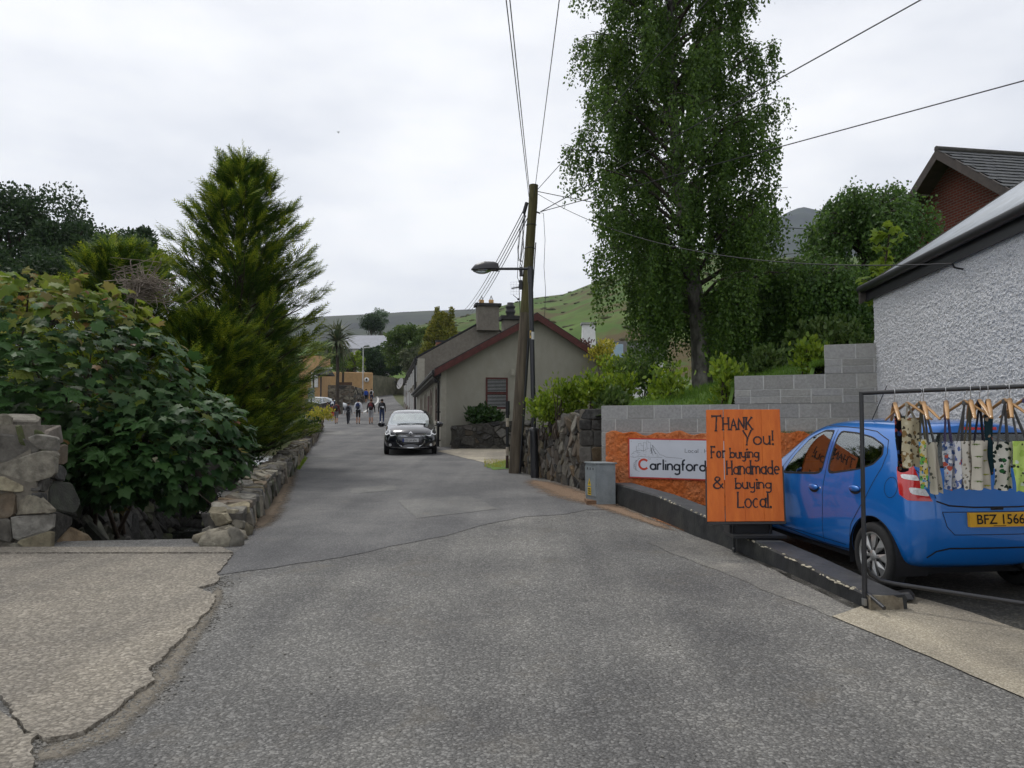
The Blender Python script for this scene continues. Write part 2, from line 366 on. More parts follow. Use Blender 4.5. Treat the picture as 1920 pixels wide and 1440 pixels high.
drape('road_patch', gp([(560, 858), (630, 853), (640, 857), (566, 863)]), A_PATCH, .010, jag=.05, seed=16)
drape('road_patch', gp([(700, 797), (776, 795), (790, 798), (704, 800)]), A_PATCH2, .010, jag=.05, seed=17)
# right-hand side: old grey strip along the low wall, pale slab across the entrance, dark yard
drape('pavement', gp([(1213, 1018), (1330, 1012), (1480, 1075), (1640, 1140), (1560, 1158), (1400, 1092), (1290, 1048)]), CONC_G, .004, jag=.03, seed=9)
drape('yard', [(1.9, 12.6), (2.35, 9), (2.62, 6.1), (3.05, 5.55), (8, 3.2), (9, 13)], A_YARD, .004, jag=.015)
drape('driveway_slab', gp([(1560, 1157), (1625, 1135), (1668, 1108), (1790, 1140), (1920, 1184), (2300, 1330), (2300, 1475), (1920, 1310), (1740, 1232)]), CONC_R, .008, jag=.008, sub=.15, seed=10)
# left: concrete bridge slabs over the stream, broken along the road edge
EDGE = [(415, 1031), (412, 1055), (408, 1078), (412, 1090), (402, 1098), (372, 1106), (402, 1120), (404, 1130), (388, 1152), (373, 1166), (356, 1185), (335, 1210), (312, 1228), (305, 1245), (284, 1254), (282, 1270), (293, 1282), (262, 1300), (232, 1325), (212, 1342), (190, 1358), (160, 1378), (130, 1388), (85, 1372), (76, 1382), (60, 1394), (55, 1420), (62, 1445), (40, 1500)]
e = gp(EDGE)
def slab(name, poly, dz, seed, jag=.012, th=.09):
    r = random.Random(seed); pts = []
    for i, a in enumerate(poly):
        b = poly[(i + 1) % len(poly)]; L = math.hypot(b[0] - a[0], b[1] - a[1]); k = max(1, int(L / .045)) if L < 1.2 else max(1, int(L / .12))
        for q in range(k):
            t = q / k; pts.append((a[0] + (b[0] - a[0]) * t + r.uniform(-jag, jag), a[1] + (b[1] - a[1]) * t + r.uniform(-jag, jag) * .6))
    return sheet(name, [(x, y, R(y) + dz) for x, y in pts], CONC, 'structure', thick=th)
yb = e[0][1]
slab('bridge_slab_edge', [(-9.5, yb - .02), e[0], (e[1][0], yb - .32), (-9.5, yb - .34)], .035, 1, .004, .3)
k5 = gp([(0, 1111), (120, 1110), (250, 1113), (370, 1107)])
slab('bridge_slab', [(-9.5, yb - .35), (e[1][0], yb - .33), e[2], e[3], e[4], e[5]] + [(x, y + .015) for x, y in k5[::-1]] + [(-9.5, k5[0][1] + .015)], .022, 2, .01)
slab('bridge_slab', [(-9.5, k5[0][1])] + k5 + e[6:23] + gp([(80, 1395), (40, 1372), (20, 1330), (-20, 1300), (-60, 1290)]) + [(-9, 4.2)], .026, 3, .014)
slab('bridge_slab', gp([(-30, 1330), (20, 1352), (42, 1385)]) + e[24:] + gp([(-200, 1600)]), .024, 4, .012)

def stainmat(name, src, c1, c2):
    m, n, l, b = newmat(name); tc = n.new('ShaderNodeTexCoord'); at_ = n.new('ShaderNodeAttribute'); at_.attribute_name = 'fade'
    def noise(s, d=4, r=.65):
        z = n.new('ShaderNodeTexNoise'); z.inputs['Scale'].default_value = s; z.inputs['Detail'].default_value = d; z.inputs['Roughness'].default_value = r; l.new(tc.outputs['Object'], z.inputs['Vector']); return z.outputs['Fac']
    cr = n.new('ShaderNodeValToRGB'); cr.color_ramp.elements[0].position = .35; cr.color_ramp.elements[1].position = .65; cr.color_ramp.elements[0].color = (*c1, 1); cr.color_ramp.elements[1].color = (*c2, 1); fn = noise(45, 4, .75); l.new(fn, cr.inputs['Fac']); l.new(cr.outputs['Color'], b.inputs['Base Color']); b.inputs['Roughness'].default_value = .95; b.inputs['Specular IOR Level'].default_value = .1
    s1 = n.new('ShaderNodeMath'); s1.operation = 'ADD'; l.new(at_.outputs['Fac'], s1.inputs[0]); l.new(noise(7, 8, .75), s1.inputs[1])
    mr = n.new('ShaderNodeMapRange'); mr.inputs['From Min'].default_value = .82; mr.inputs['From Max'].default_value = 1.25; l.new(s1.outputs[0], mr.inputs['Value'])
    tr_ = n.new('ShaderNodeBsdfTransparent'); ms = n.new('ShaderNodeMixShader'); l.new(mr.outputs['Result'], ms.inputs['Fac']); l.new(tr_.outputs[0], ms.inputs[1]); l.new(b.outputs[0], ms.inputs[2]); l.new(ms.outputs[0], n['Material Output'].inputs['Surface'])
    bp = n.new('ShaderNodeBump'); bp.inputs['Strength'].default_value = .7; bp.inputs['Distance'].default_value = .01; l.new(fn, bp.inputs['Height']); l.new(bp.outputs['Normal'], b.inputs['Normal'])
    return m
ST_RED = stainmat('washed_red_dirt', None, (.16, .105, .07), (.30, .215, .15)); ST_LIT = stainmat('leaf_litter', None, (.075, .055, .038), (.17, .135, .10)); ST_GRIT = stainmat('grey_grit', None, (.12, .105, .085), (.25, .225, .185)); ST_PALE = stainmat('pale_worn_tar', None, (.2, .198, .19), (.29, .285, .275)); ST_OR = stainmat('orange_dust', None, (.3, .12, .05), (.4, .2, .1))
def stain(name, pts, widths, m, dz=.0105):
    P_ = [G(*p) for p in pts]; dense = []
    for i in range(len(P_) - 1):
        for q in range(5): dense.append((P_[i].lerp(P_[i + 1], q / 5), widths[i] + (widths[i + 1] - widths[i]) * q / 5))
    dense.append((P_[-1], widths[-1])); v = []; fd = []; N = len(dense)
    for i, (p, w) in enumerate(dense):
        t = (dense[min(i + 1, N - 1)][0] - dense[max(0, i - 1)][0]); t.z = 0; t.normalize(); nr = Vector((-t.y, t.x, 0))
        for k in range(7): o_ = (k / 6 - .5) * 2; q = p + nr * w * o_; v.append((q.x, q.y, R(q.y) + dz)); fd.append((1 - abs(o_)) * min(1, i / 3, (N - 1 - i) / 3) * .9)
    f = [(j * 7 + i, j * 7 + i + 1, (j + 1) * 7 + i + 1, (j + 1) * 7 + i) for j in range(N - 1) for i in range(6)]
    o = mesh_np(name, v, f, m); at_ = o.data.attributes.new('fade', 'FLOAT', 'POINT'); at_.data.foreach_set('value', np.array(fd, dtype=np.float32)); return tag(o, kind='structure')
stain('dirt_verge', [(412, 1092), (405, 1125), (380, 1165), (335, 1225), (296, 1280), (240, 1335), (190, 1375), (110, 1405), (70, 1440)], [.07, .10, .12, .13, .15, .16, .2, .2, .2], ST_GRIT, .004)
stain('dirt_verge', [(985, 896), (1030, 912), (1075, 928), (1130, 946), (1200, 972), (1290, 1006)], [.3, .7, .85, .5, .25, .12], ST_RED)
stain('dirt_verge', [(1210, 966), (1260, 984), (1330, 1012)], [.12, .16, .1], ST_OR, .013)
stain('dirt_verge', [(468, 1010), (500, 968), (536, 905), (546, 872), (566, 846), (606, 812)], [.25, .38, .38, .38, .35, .3], ST_LIT, .012)
# driveway of the cottage
dv = [P(820, 852, 27.5), P(870, 842, 29.2), P(950, 836, 29.4), P(958, 856, 22.5), P(925, 872, 21.2)]
drape('cottage_driveway', [(p.x, p.y) for p in dv], CONC_R, .012, jag=.03, sub=.4, seed=14)
drape('grass_verge', [(p.x, p.y) for p in (G(905, 873), G(955, 862), G(955, 880), G(925, 882))], GRASSY, .014, jag=.05, seed=15)
# white edge line at the bend, far up the road
LINE = mat('road_paint', (.5, .5, .48), .7, .2, 8)
def line(px, w, name='road_marking'):
    pts = [G(*p, .012) for p in px]; v = []; f = []
    for i, p in enumerate(pts):
        t = (pts[min(i + 1, len(pts) - 1)] - pts[max(0, i - 1)]).normalized(); nrm = Vector((-t.y, t.x, 0)) * w / 2
        for s in (-1, 1): q = p + nrm * s; v.append((q.x, q.y, R(q.y) + .016))
    for i in range(len(pts) - 1): f.append((2 * i, 2 * i + 1, 2 * i + 3, 2 * i + 2))
    return tag(mesh_np(name, v, f, LINE), kind='structure')
# ------------------------------------------------------------------ garden bank behind the walls on the right
BW0, BW1 = Vector((1.62, 13.06)), Vector((5.54, 11.6))    # line of the block wall
def garden_h(x, y):
    t = (Vector((x, y)) - BW0); dr = (BW1 - BW0).normalized(); back = t.dot(Vector((-dr.y, dr.x))) ; al = t.dot(dr)
    h = 1.45 + .24 * max(x, .2) + .02 * max(0, y - 17)
    if al < 2.0: h = min(h, 1.72 + .33 * max(back, 0) + .05 * al)
    elif al < 3.2: h = min(h, 2.22 + .2 * max(back, 0))
    if x < 1.4: h = min(h, 1.30 + .12 * max(0, x - xR(y)) + max(0, 18.6 - y) * .05)
    return h
front = [(.42, 18.75), (.85, 17), (1.5, 14.95), (1.66, 13.15), (2.6, 12.8), (3.6, 12.43), (4.6, 12.05), (5.5, 11.75), (6, 11.6), (16, 10)]
back = [(1.3, 20.6), (3.2, 24), (8, 30), (10, 30), (14, 30), (18, 30), (22, 30), (26, 30), (30, 28), (40, 14)]
def garden(u, v_):
    t = u * (len(front) - 1); i = min(int(t), len(front) - 2); w = t - i
    a = Vector(front[i]).lerp(Vector(front[i + 1]), w); b = Vector(back[i]).lerp(Vector(back[i + 1]), w); p = a.lerp(b, v_ ** 1.5)
    return (p.x, p.y, garden_h(p.x, p.y) + .05 * math.sin(p.x * 2.1) * math.sin(p.y * 1.7) - .05)
g = MB(); g.smooth = True; g.grid(garden, 110, 40); tag(g.build('garden_lawn', GRASSY), kind='structure')
# ------------------------------------------------------------------ stream
m, n, l, b = newmat('stream_water')
b.inputs['Base Color'].default_value = (.012, .013, .012, 1); b.inputs['Roughness'].default_value = .04; b.inputs['Specular IOR Level'].default_value = .9
tcx = n.new('ShaderNodeTexCoord'); nz = n.new('ShaderNodeTexNoise'); nz.inputs['Scale'].default_value = 9; nz.inputs['Detail'].default_value = 4
mpw = n.new('ShaderNodeMapping'); mpw.inputs['Scale'].default_value = (1, .35, 1); l.new(tcx.outputs['Object'], mpw.inputs['Vector'])
l.new(mpw.outputs['Vector'], nz.inputs['Vector']); bp = n.new('ShaderNodeBump'); bp.inputs['Strength'].default_value = .9; bp.inputs['Distance'].default_value = .06; l.new(nz.outputs['Fac'], bp.inputs['Height']); l.new(bp.outputs['Normal'], b.inputs['Normal'])
WATER = m
def water_z(y):
    st = [8, 11.4, 13.2, 15.4, 18.4, 22, 26.2, 38]; k = sum(1 for s_ in st if y >= s_)
    return [-.86, -.86, -.74, -.66, -.56, -.47, -.36, .12, .12][k] + .006 * (y - 9)
v = []; wy = sm_lines([(8.7, 37, .1)])
for y in wy:
    for i in range(9): e_ = CH0 - .02 + (CH1 + .35 - CH0) * i / 8; v.append((xL(y) - e_, y, water_z(y) + .015 * math.sin(i * 2.3 + y * 5) + .01 * math.sin(i * 5 + y * 11)))
f = [(j * 9 + i, j * 9 + i + 1, (j + 1) * 9 + i + 1, (j + 1) * 9 + i) for j in range(len(wy) - 1) for i in range(8)]
tag(mesh_np('stream_water', v, f, WATER, smooth=True), kind='structure')
# ------------------------------------------------------------------ hills
def hillmat(name, c1, c2, c3, sc, big):
    m, n, l, b = newmat(name); tc = n.new('ShaderNodeTexCoord'); V = tc.outputs['Object']
    def noise(s, d=8, r=.62):
        z = n.new('ShaderNodeTexNoise'); z.inputs['Scale'].default_value = s; z.inputs['Detail'].default_value = d; z.inputs['Roughness'].default_value = r; l.new(V, z.inputs['Vector']); return z.outputs['Fac']
    cr = n.new('ShaderNodeValToRGB'); e = cr.color_ramp.elements; e[0].position = .36; e[1].position = .62; e[0].color = (*c1, 1); e[1].color = (*c2, 1); l.new(noise(sc), cr.inputs['Fac'])
    x = n.new('ShaderNodeMix'); x.data_type = 'RGBA'; mr = n.new('ShaderNodeMapRange'); mr.inputs['From Min'].default_value = .5; mr.inputs['From Max'].default_value = .6; l.new(noise(big, 9, .66), mr.inputs['Value'])
    l.new(mr.outputs['Result'], x.inputs['Factor']); l.new(cr.outputs['Color'], x.inputs['A']); x.inputs['B'].default_value = (*c3, 1)
    l.new(x.outputs['Result'], b.inputs['Base Color']); b.inputs['Roughness'].default_value = 1; b.inputs['Specular IOR Level'].default_value = .05
    return m
def hill(name, prof, dr, df, m, zf=10, rows=46, cols=150, amp=.02, seed=3):
    pxs = np.linspace(prof[0][0], prof[-1][0], cols); pys = np.interp(pxs, [p[0] for p in prof], [p[1] for p in prof]); v = []
    uu = np.stack([pxs / 60, np.zeros(cols)], 1); wob = (vnoise(uu, seed) - .5) * 1.5 + (vnoise(uu * 4, seed + 1) - .5) * .6
    for j in range(rows + 1):
        t = j / rows
        if t <= .8: q = t / .8; d = df + (dr - df) * q; hf = (q ** .85)
        else: q = (t - .8) / .2; d = dr + (dr * .5) * q; hf = 1 - .5 * q
        for i in range(cols):
            top = P(pxs[i], pys[i] + wob[i], dr); base = P(pxs[i], pys[i], d); z = zf + (top.z - zf) * hf
            nn = vnoise(np.array([[i * .12 + seed, j * .35]]), seed)[0] - .5 + .5 * (vnoise(np.array([[i * .4, j * .9 + 5]]), seed + 2)[0] - .5)
            if 0 < j < rows * .8 - 1: z += nn * amp * (top.z - zf) * min(1, (rows * .8 - j) / 8, j / 6)
            v.append((base.x, d, z))
    f = [(j * cols + i, j * cols + i + 1, (j + 1) * cols + i + 1, (j + 1) * cols + i) for j in range(rows) for i in range(cols - 1)]
    o = tag(mesh_np(name, v, f, m, smooth=True), kind='structure'); o_v = np.array(v).reshape(rows + 1, cols, 3); return o, o_v
HILL_GREEN = hillmat('hill_pasture', (.055, .095, .026), (.10, .15, .042), (.095, .075, .04), .03, .035)
HILL_MOOR = hillmat('hill_moor', (.058, .066, .052), (.075, .082, .06), (.05, .052, .052), .004, .006)
HILL_ROCK = hillmat('hill_rock', (.03, .038, .036), (.045, .058, .042), (.03, .034, .04), .004, .008)
hill('far_ridge', [(-600, 640), (300, 606), (560, 596), (640, 590), (720, 586), (830, 580), (1000, 574), (1200, 560), (1500, 560), (2600, 600)], 1700, 650, HILL_MOOR, 5)
gh_o, gh_v = hill('green_hill', [(300, 640), (640, 640), (740, 622), (800, 606), (860, 593), (905, 583), (960, 568), (1000, 558), (1060, 551), (1100, 535), (1200, 490), (1300, 470), (1450, 482), (1600, 480), (2000, 470), (2800, 560)], 620, 170, HILL_GREEN, 4, amp=.035)
hill('mountain', [(1000, 600), (1200, 520), (1330, 460), (1430, 425), (1465, 402), (1490, 389), (1505, 385), (1530, 391), (1560, 398), (1640, 430), (1800, 440), (2200, 500), (2800, 600)], 2300, 900, HILL_ROCK, 5, amp=.05, seed=9)

GRIT = mat('loose_grit', (.2, .19, .17), .95, .4, 30, rnd=0)
def pebbles(name, label, pts, s0, s1, m):
    t = MB(); t.ball((0, 0, 0), (1, .8, .5), 6, 4, .2); tv = np.array(t.v); tf = np.array([q for q in t.f]); pts = np.array(pts); N = len(pts); a = RNG.random((N, 3)) - .5; a[:, 2] *= .2
    v, f = scatter(tv, tf, pts, frames(a, .1, np.tile([0, 0, 1.], (N, 1))), RNG.uniform(s0, s1, N) * RNG.random(N)**.6); tag(mesh_np(name, v, f, m), label, 'grit', kind='stuff')
random.seed(31); pp = []
for _ in range(1500):
    i = random.randrange(2, len(EDGE) - 3); a, b = e[i], e[i + 1]; t = random.random(); x = a[0] + (b[0] - a[0]) * t + abs(random.gauss(0, .09)); y = a[1] + (b[1] - a[1]) * t - abs(random.gauss(0, .06)); pp.append((x, y, R(y) + .004))
pebbles('edge_grit', 'loose grit along the broken edge of the concrete slab', pp, .003, .014, GRIT)
pp = []
for _ in range(420): q = G(random.uniform(250, 1900), random.uniform(960, 1438)); pp.append((q.x, q.y, R(q.y) + .004))
for _ in range(500):
    q = G(random.uniform(1010, 1300), 0 + random.uniform(930, 1010)); pp.append((q.x, q.y, R(q.y) + .008))
pebbles('road_grit', 'scattered small stones on the road surface', pp, .003, .011, GRIT)

GORSE = mat('gorse', (.035, .05, .018), .95, .5, .3, col2=(.09, .07, .025))
gb = MB(); rg = random.Random(3)
for k in range(1500):
    j = rg.randrange(6, 36); i = rg.randrange(20, 140); q = gh_v[j, i]; q2 = gh_v[j, i + 1]; 
    if vnoise(np.array([[i * .33, j * .5]]), 12)[0] < .5 and rg.random() < .75: continue
    t = rg.random(); p = q + (q2 - q) * t; s_ = rg.uniform(.4, 1.5); gb.ball((p[0], p[1], p[2] + .2), (s_ * rg.uniform(1, 2.6), s_, s_ * .55), 6, 4, .25)
tag(gb.build('gorse_bushes', GORSE), 'dark gorse and heather clumps scattered over the green hill', 'gorse', kind='stuff')
# ------------------------------------------------------------------ rubble masonry
def cells(Wd, Ht, su, sv, seed, top=None, irr=.38):
    r = random.Random(seed); pts = []; nu = max(1, round(Wd / su)); nv = max(1, round(Ht / sv)); su = Wd / nu; sv = Ht / nv
    for j in range(-1, nv + 1):
        for i in range(-1, nu + 2):
            pts.append(((i + .5 + (.5 if j % 2 else 0) - .25 + r.uniform(-irr, irr)) * su, (j + .5 + r.uniform(-irr, irr)) * sv, r.uniform(-.2, .2)))
    out = []
    for k, (a, b, wi) in enumerate(pts):
        if not (0 < a < Wd and 0 < b < Ht): continue
        T = top(a) if top else Ht
        if b > T - sv * .15: continue
        poly = [(0, 0), (Wd, 0), (Wd, Ht), (0, Ht)]
        near = sorted(((c - a) ** 2 / su ** 2 + (d - b) ** 2 / sv ** 2, c, d, wj) for c, d, wj in pts if (c, d) != (a, b))[:16]
        cl = [((c - a) / su ** 2, (d - b) / sv ** 2, a + (c - a) * (.5 + wi - wj), b + (d - b) * (.5 + wi - wj)) for _, c, d, wj in near]
        if top:
            sl = (top(min(a + .1, Wd)) - top(max(a - .1, 0))) / (min(a + .1, Wd) - max(a - .1, 0)); cl.append((-sl, 1, a, T))
        for nx_, ny_, mx_, my_ in cl:
            q = []
            for i in range(len(poly)):
                p0, p1 = poly[i], poly[(i + 1) % len(poly)]
                s0 = (p0[0] - mx_) * nx_ + (p0[1] - my_) * ny_; s1 = (p1[0] - mx_) * nx_ + (p1[1] - my_) * ny_
                if s0 <= 0: q.append(p0)
                if s0 * s1 < 0: t = s0 / (s0 - s1); q.append((p0[0] + (p1[0] - p0[0]) * t, p0[1] + (p1[1] - p0[1]) * t))
            poly = q
            if len(poly) < 3: break
        if len(poly) >= 3: out.append(poly)
    return out
def stone_shape(mb, poly, to3, h, gap, r):
    cx = sum(p[0] for p in poly) / len(poly); cy = sum(p[1] for p in poly) / len(poly); k = len(poly)
    q = []
    for i in range(k):                                  # round the corners
        a, b, c = poly[i - 1], poly[i], poly[(i + 1) % k]; w = .13
        q.append((b[0] + (a[0] - b[0]) * w, b[1] + (a[1] - b[1]) * w)); q.append((b[0] + (c[0] - b[0]) * w, b[1] + (c[1] - b[1]) * w))
    size = max(1e-3, sum(math.hypot(p[0] - cx, p[1] - cy) for p in q) / len(q)); s0 = max(.3, 1 - gap / size)
    tx, ty = r.uniform(-.3, .3), r.uniform(-.3, .3); m = len(q); vs = []
    for sc, hh in ((s0, -.06), (s0 * .99, h * .7), (s0 * .87, h)):
        for p in q:
            j = r.uniform(-.04, .04); u = cx + (p[0] - cx) * (sc + j); v = cy + (p[1] - cy) * (sc + j)
            vs.append(to3(u, v, hh + (tx * (p[0] - cx) + ty * (p[1] - cy)) * (1 if hh > 0 else 0) + r.uniform(-.06, .06) * h))
    vs.append(to3(cx, cy, h * r.uniform(.9, 1.15)))
    fs = [(a * m + i, a * m + (i + 1) % m, (a + 1) * m + (i + 1) % m, (a + 1) * m + i) for a in (0, 1) for i in range(m)]
    fs += [(2 * m + i, 2 * m + (i + 1) % m, 3 * m) for i in range(m)]
    mb.add(vs, fs)
def rubble(parent, to3, Wd, Ht, su, sv, mats, seed, h=.04, gap=.012, top=None, joined=False, name='stone', irr=.38):
    r = random.Random(seed); big = MB()
    for poly in cells(Wd, Ht, su, sv, seed, top, irr):
        mb = big if joined else MB(); hh = h * r.uniform(.4, 1.3); mb.cur = 0
        if joined: mb.cur = r.randrange(len(mats))
        stone_shape(mb, poly, to3, hh, gap, r)
        if not joined: mb.build(name, r.choice(mats), parent)
    if joined: o = big.build('stonework', mats, parent); o['kind'] = 'stuff'
def plane3(o, u, v, flip=False):
    o = Vector(o); u = Vector(u).normalized(); v = Vector(v).normalized(); n_ = u.cross(v) * (-1 if flip else 1)
    return lambda a, b, h: o + u * a + v * b + n_ * h
def hx(r, g, b): return hexc(r, g, b)
ST_A = mat('stone_grey', (.11, .10, .084), .92, .35, 7, bump=.8, bscale=45, rnd=.35, big=.55, bigscale=6, bigcol=(.21, .195, .165))
ST_B = mat('stone_brown', (.12, .092, .064), .92, .35, 7, bump=.8, bscale=45, rnd=.35, big=.5, bigscale=6, bigcol=(.2, .175, .135))
ST_D = mat('stone_dark', (.04, .037, .033), .9, .35, 9, bump=.8, bscale=45, rnd=.4, big=.35, bigscale=14, bigcol=(.17, .165, .15))
ST_L = mat('stone_lichen', (.15, .132, .097), .93, .35, 8, bump=.9, bscale=40, rnd=.3, big=.6, bigscale=9, bigcol=(.30, .275, .20))
ST_M = mat('stone_mossy', (.05, .05, .033), .95, .4, 7, bump=.9, bscale=40, rnd=.35, big=.5, bigscale=5, bigcol=(.06, .085, .02))
MORTAR = mat('mortar', (.145, .13, .105), .95, .35, 12, bump=.7, bscale=60, big=.5, bigscale=3, bigcol=(.07, .062, .05))
MORTAR_D = mat('mortar_dark', (.055, .05, .042), .95, .35, 12, bump=.7, bscale=60)
# --- low wall between the road and the stream
def lw_top(y): return R(y) + float(np.interp(y, [9.2, 10, 13, 18, 27], [.30, .34, .42, .42, .40]))
rw = thing('roadside_wall', 'low weathered stone wall between the road and the stream', 'wall', (xL(14), 14, R(14)))
mb = MB(); v = []
wys = list(np.arange(9.35, 28.2, .45))
for y in wys:
    a, b_ = xL(y) - .44, xL(y) - .02
    v += [(a, y, R(y) - 1.3), (b_, y, R(y) - .2), (b_, y, lw_top(y) - .02), (a, y, lw_top(y) - .03)]
fs = [(0, 1, 2, 3)]
for j in range(len(wys) - 1):
    for k in range(4): fs.append((4 * j + k, 4 * j + (k + 1) % 4, 4 * j + 4 + (k + 1) % 4, 4 * j + 4 + k))
k = 4 * (len(wys) - 1); fs.append((k + 3, k + 2, k + 1, k)); mb.add(v, fs); mb.build('core', MORTAR_D, rw)
def lw(a): return 9.35 + a
rubble(rw, lambda a, b, h: Vector((xL(lw(a)) - .46 + b + .02 * math.sin(a * 7), lw(a) + (b - .2) * .5 * math.sin(a * 1.3), lw_top(lw(a)) - .02 + h)), 18.4, .46, .15, .26, [ST_L, ST_L, ST_L, ST_A, ST_B], 21, .03, .006)
rubble(rw, lambda a, b, h: Vector((xL(lw(a)) - .03 + h, lw(a) + b * .12, R(lw(a)) - .04 + b)), 18.4, .40, .20, .3, [ST_L, ST_A, ST_M, ST_B], 22, .05, .008, top=lambda a: lw_top(lw(a)) - R(lw(a)) + .0)
rubble(rw, plane3((xL(9.35) - .5, 9.36, R(9.3) - .06), (1, -.1, 0), (0, .12, 1)), .5, .36, .2, .17, [ST_L], 23, .07, .006)
rubble(rw, lambda a, b, h: Vector((xL(lw(a)) - .44 - h, lw(a), R(lw(a)) - 1.2 + b)), 9, 1.5, .35, .22, [ST_M, ST_D], 24, .05, .012, joined=True)
mb = MB()                                               # broken toe of the wall running into the bridge slab
for k, (px, py, s_) in enumerate(((392, 1015, .30), (430, 1012, .34), (452, 1003, .26), (410, 1022, .36), (440, 1022, .2))):
    p = G(px, py); q = MB(); q.ball((p.x, p.y, R(p.y) + .03), (s_ * .6, s_ * .5, .09 + .02 * k), 9, 6, .14); q.build('stone', ST_L, rw)
# --- farther stretch of wall, taller, brown
fw = thing('far_roadside_wall', 'short brown stone wall at the end of the roadside planting', 'wall', (xL(38), 38, R(38)))
mb = MB(); a, b_ = (xL(30.5), 30.5), (xL(46), 46)
for y0, y1 in ((30.5, 35.5), (35.5, 40.5), (40.5, 46)):
    mb.hexa([(xL(y0) - .4, y0, R(y0) - .5), (xL(y0) + .0, y0, R(y0) - .5), (xL(y1) + .0, y1, R(y1) - .5), (xL(y1) - .4, y1, R(y1) - .5),
             (xL(y0) - .4, y0, R(y0) + .62), (xL(y0) + .0, y0, R(y0) + .62), (xL(y1) + .0, y1, R(y1) + .58), (xL(y1) - .4, y1, R(y1) + .58)])
mb.build('core', mat('wall_brown', (.13, .10, .065), .95, .4, 3, bump=.7, bscale=14, big=.5, bigscale=2, bigcol=(.07, .055, .035)), fw)
rubble(fw, lambda a, b, h: Vector((xL(30.5 + a) + h, 30.5 + a, R(30.5 + a) - .03 + b)), 15.4, .62, .42, .2, [ST_B, ST_B, ST_L], 29, .04, .012)
rubble(fw, plane3((xL(30.5) - .42, 30.49, R(30.5) - .03), (1, 0, 0), (0, 0, 1)), .44, .64, .22, .2, [ST_B], 30, .03, .01)
mb = MB()
for y0, y1 in ((27.6, 30.6),):
    mb.hexa([(xL(y0) - .4, y0, R(y0) - 1.2), (xL(y0), y0, R(y0) - .3), (xL(y1), y1, R(y1) - .3), (xL(y1) - .4, y1, R(y1) - 1.2),
             (xL(y0) - .4, y0, R(y0) + .38), (xL(y0), y0, R(y0) + .38), (xL(y1), y1, R(y1) + .3), (xL(y1) - .4, y1, R(y1) + .3)])
mb.build('plinth', MORTAR_D, fw)
# --- stone pier at the left end of the bridge
pr = thing('stone_pier', 'rough stone pier at the left corner of the concrete bridge slab', 'pier', (-6, 8.9, R(8.9)))
z0 = R(8.7)
mb = MB(); mb.hexa([(-8.6, 8.72, z0 - .3), (-5.12, 8.72, z0 - .3), (-5.3, 9.6, z0 - 1.2), (-8.6, 9.6, z0 - 1.2), (-8.6, 8.8, z0 + 1.42), (-5.52, 8.8, z0 + 1.36), (-5.55, 9.45, z0 + 1.36), (-8.6, 9.45, z0 + 1.42)])
mb.build('core', MORTAR, pr)
rubble(pr, lambda a, b, h: Vector((-8.6 + a, 8.71 + b * .055 - h, z0 - .04 + b)), 3.46, 1.45, .42, .21, [ST_L, ST_A, ST_L, ST_L, ST_L, ST_B], 25, .03, .004, top=lambda a: 1.38 if a > 3 else 1.46 + .05 * math.sin(a * 5))
rubble(pr, lambda a, b, h: Vector((-5.13 - b * .27 + h, 8.74 + a, z0 - .2 + b)), .75, 1.6, .32, .27, [ST_D, ST_B, ST_M], 26, .04, .008)
rubble(pr, lambda a, b, h: Vector((-8.6 + a, 8.8 + b, z0 + 1.36 + h + .04 * math.sin(a * 5))), 3.1, .65, .36, .32, [ST_L, ST_A], 27, .06, .01)
# --- rocky bank of the stream
bk = thing('stream_bank', 'dark mossy stone bank on the far side of the stream', 'bank', (xL(14) - 2.6, 14, R(14) - .6))
mb = MB(); mb.smooth = True
def bankpt(a, b):
    y = 8.75 + a; e_ = CH1 - .1 + b * .62; return Vector((xL(y) - e_, y, R(y) - 1.2 + b * 1.0))
mb.grid(lambda u, v_: tuple(bankpt(u * 20, v_ * 1.5)), 60, 6); mb.build('core', MORTAR_D, bk)
rubble(bk, lambda a, b, h: bankpt(a, b) + Vector((.8, 0, .6)) * h, 12, 1.45, .36, .28, [ST_M, ST_D, ST_D, ST_M], 28, .12, .01, irr=.46)
# boulders and ledges in the stream
for k, (y, e_, s_) in enumerate(((11.4, 1.0, .28), (11.5, 1.7, .32), (13.2, .8, .25), (13.3, 1.5, .35), (15.4, 1.2, .3), (15.5, .7, .22), (18.4, 1.3, .3), (18.5, .8, .24), (22, 1.1, .34), (12.3, 2.1, .26), (14.3, 2.0, .3), (16.6, 1.9, .3))):
    mb = MB(); mb.ball((xL(y) - e_, y, water_z(y) + .0), (s_ * 1.3, s_ * .7, s_ * .42), 10, 7, .12); tag(mb.build('boulder', ST_D), 'wet dark boulder lying in the stream bed', 'boulder', 'boulders in the stream')
we = thing('stream_weir', 'small stone weir across the stream with a pale sill', 'weir', (xL(26) - 1.3, 26, R(26) - 1))
mb = MB(); mb.box((xL(26.2) - 1.35, 26.35, R(26) - .9), (2.0, .35, .86)); mb.build('face', ST_D, we)
mb = MB(); mb.box((xL(26.2) - 1.35, 26.3, R(26) - .44), (2.1, .5, .07)); mb.build('sill', MORTAR, we)
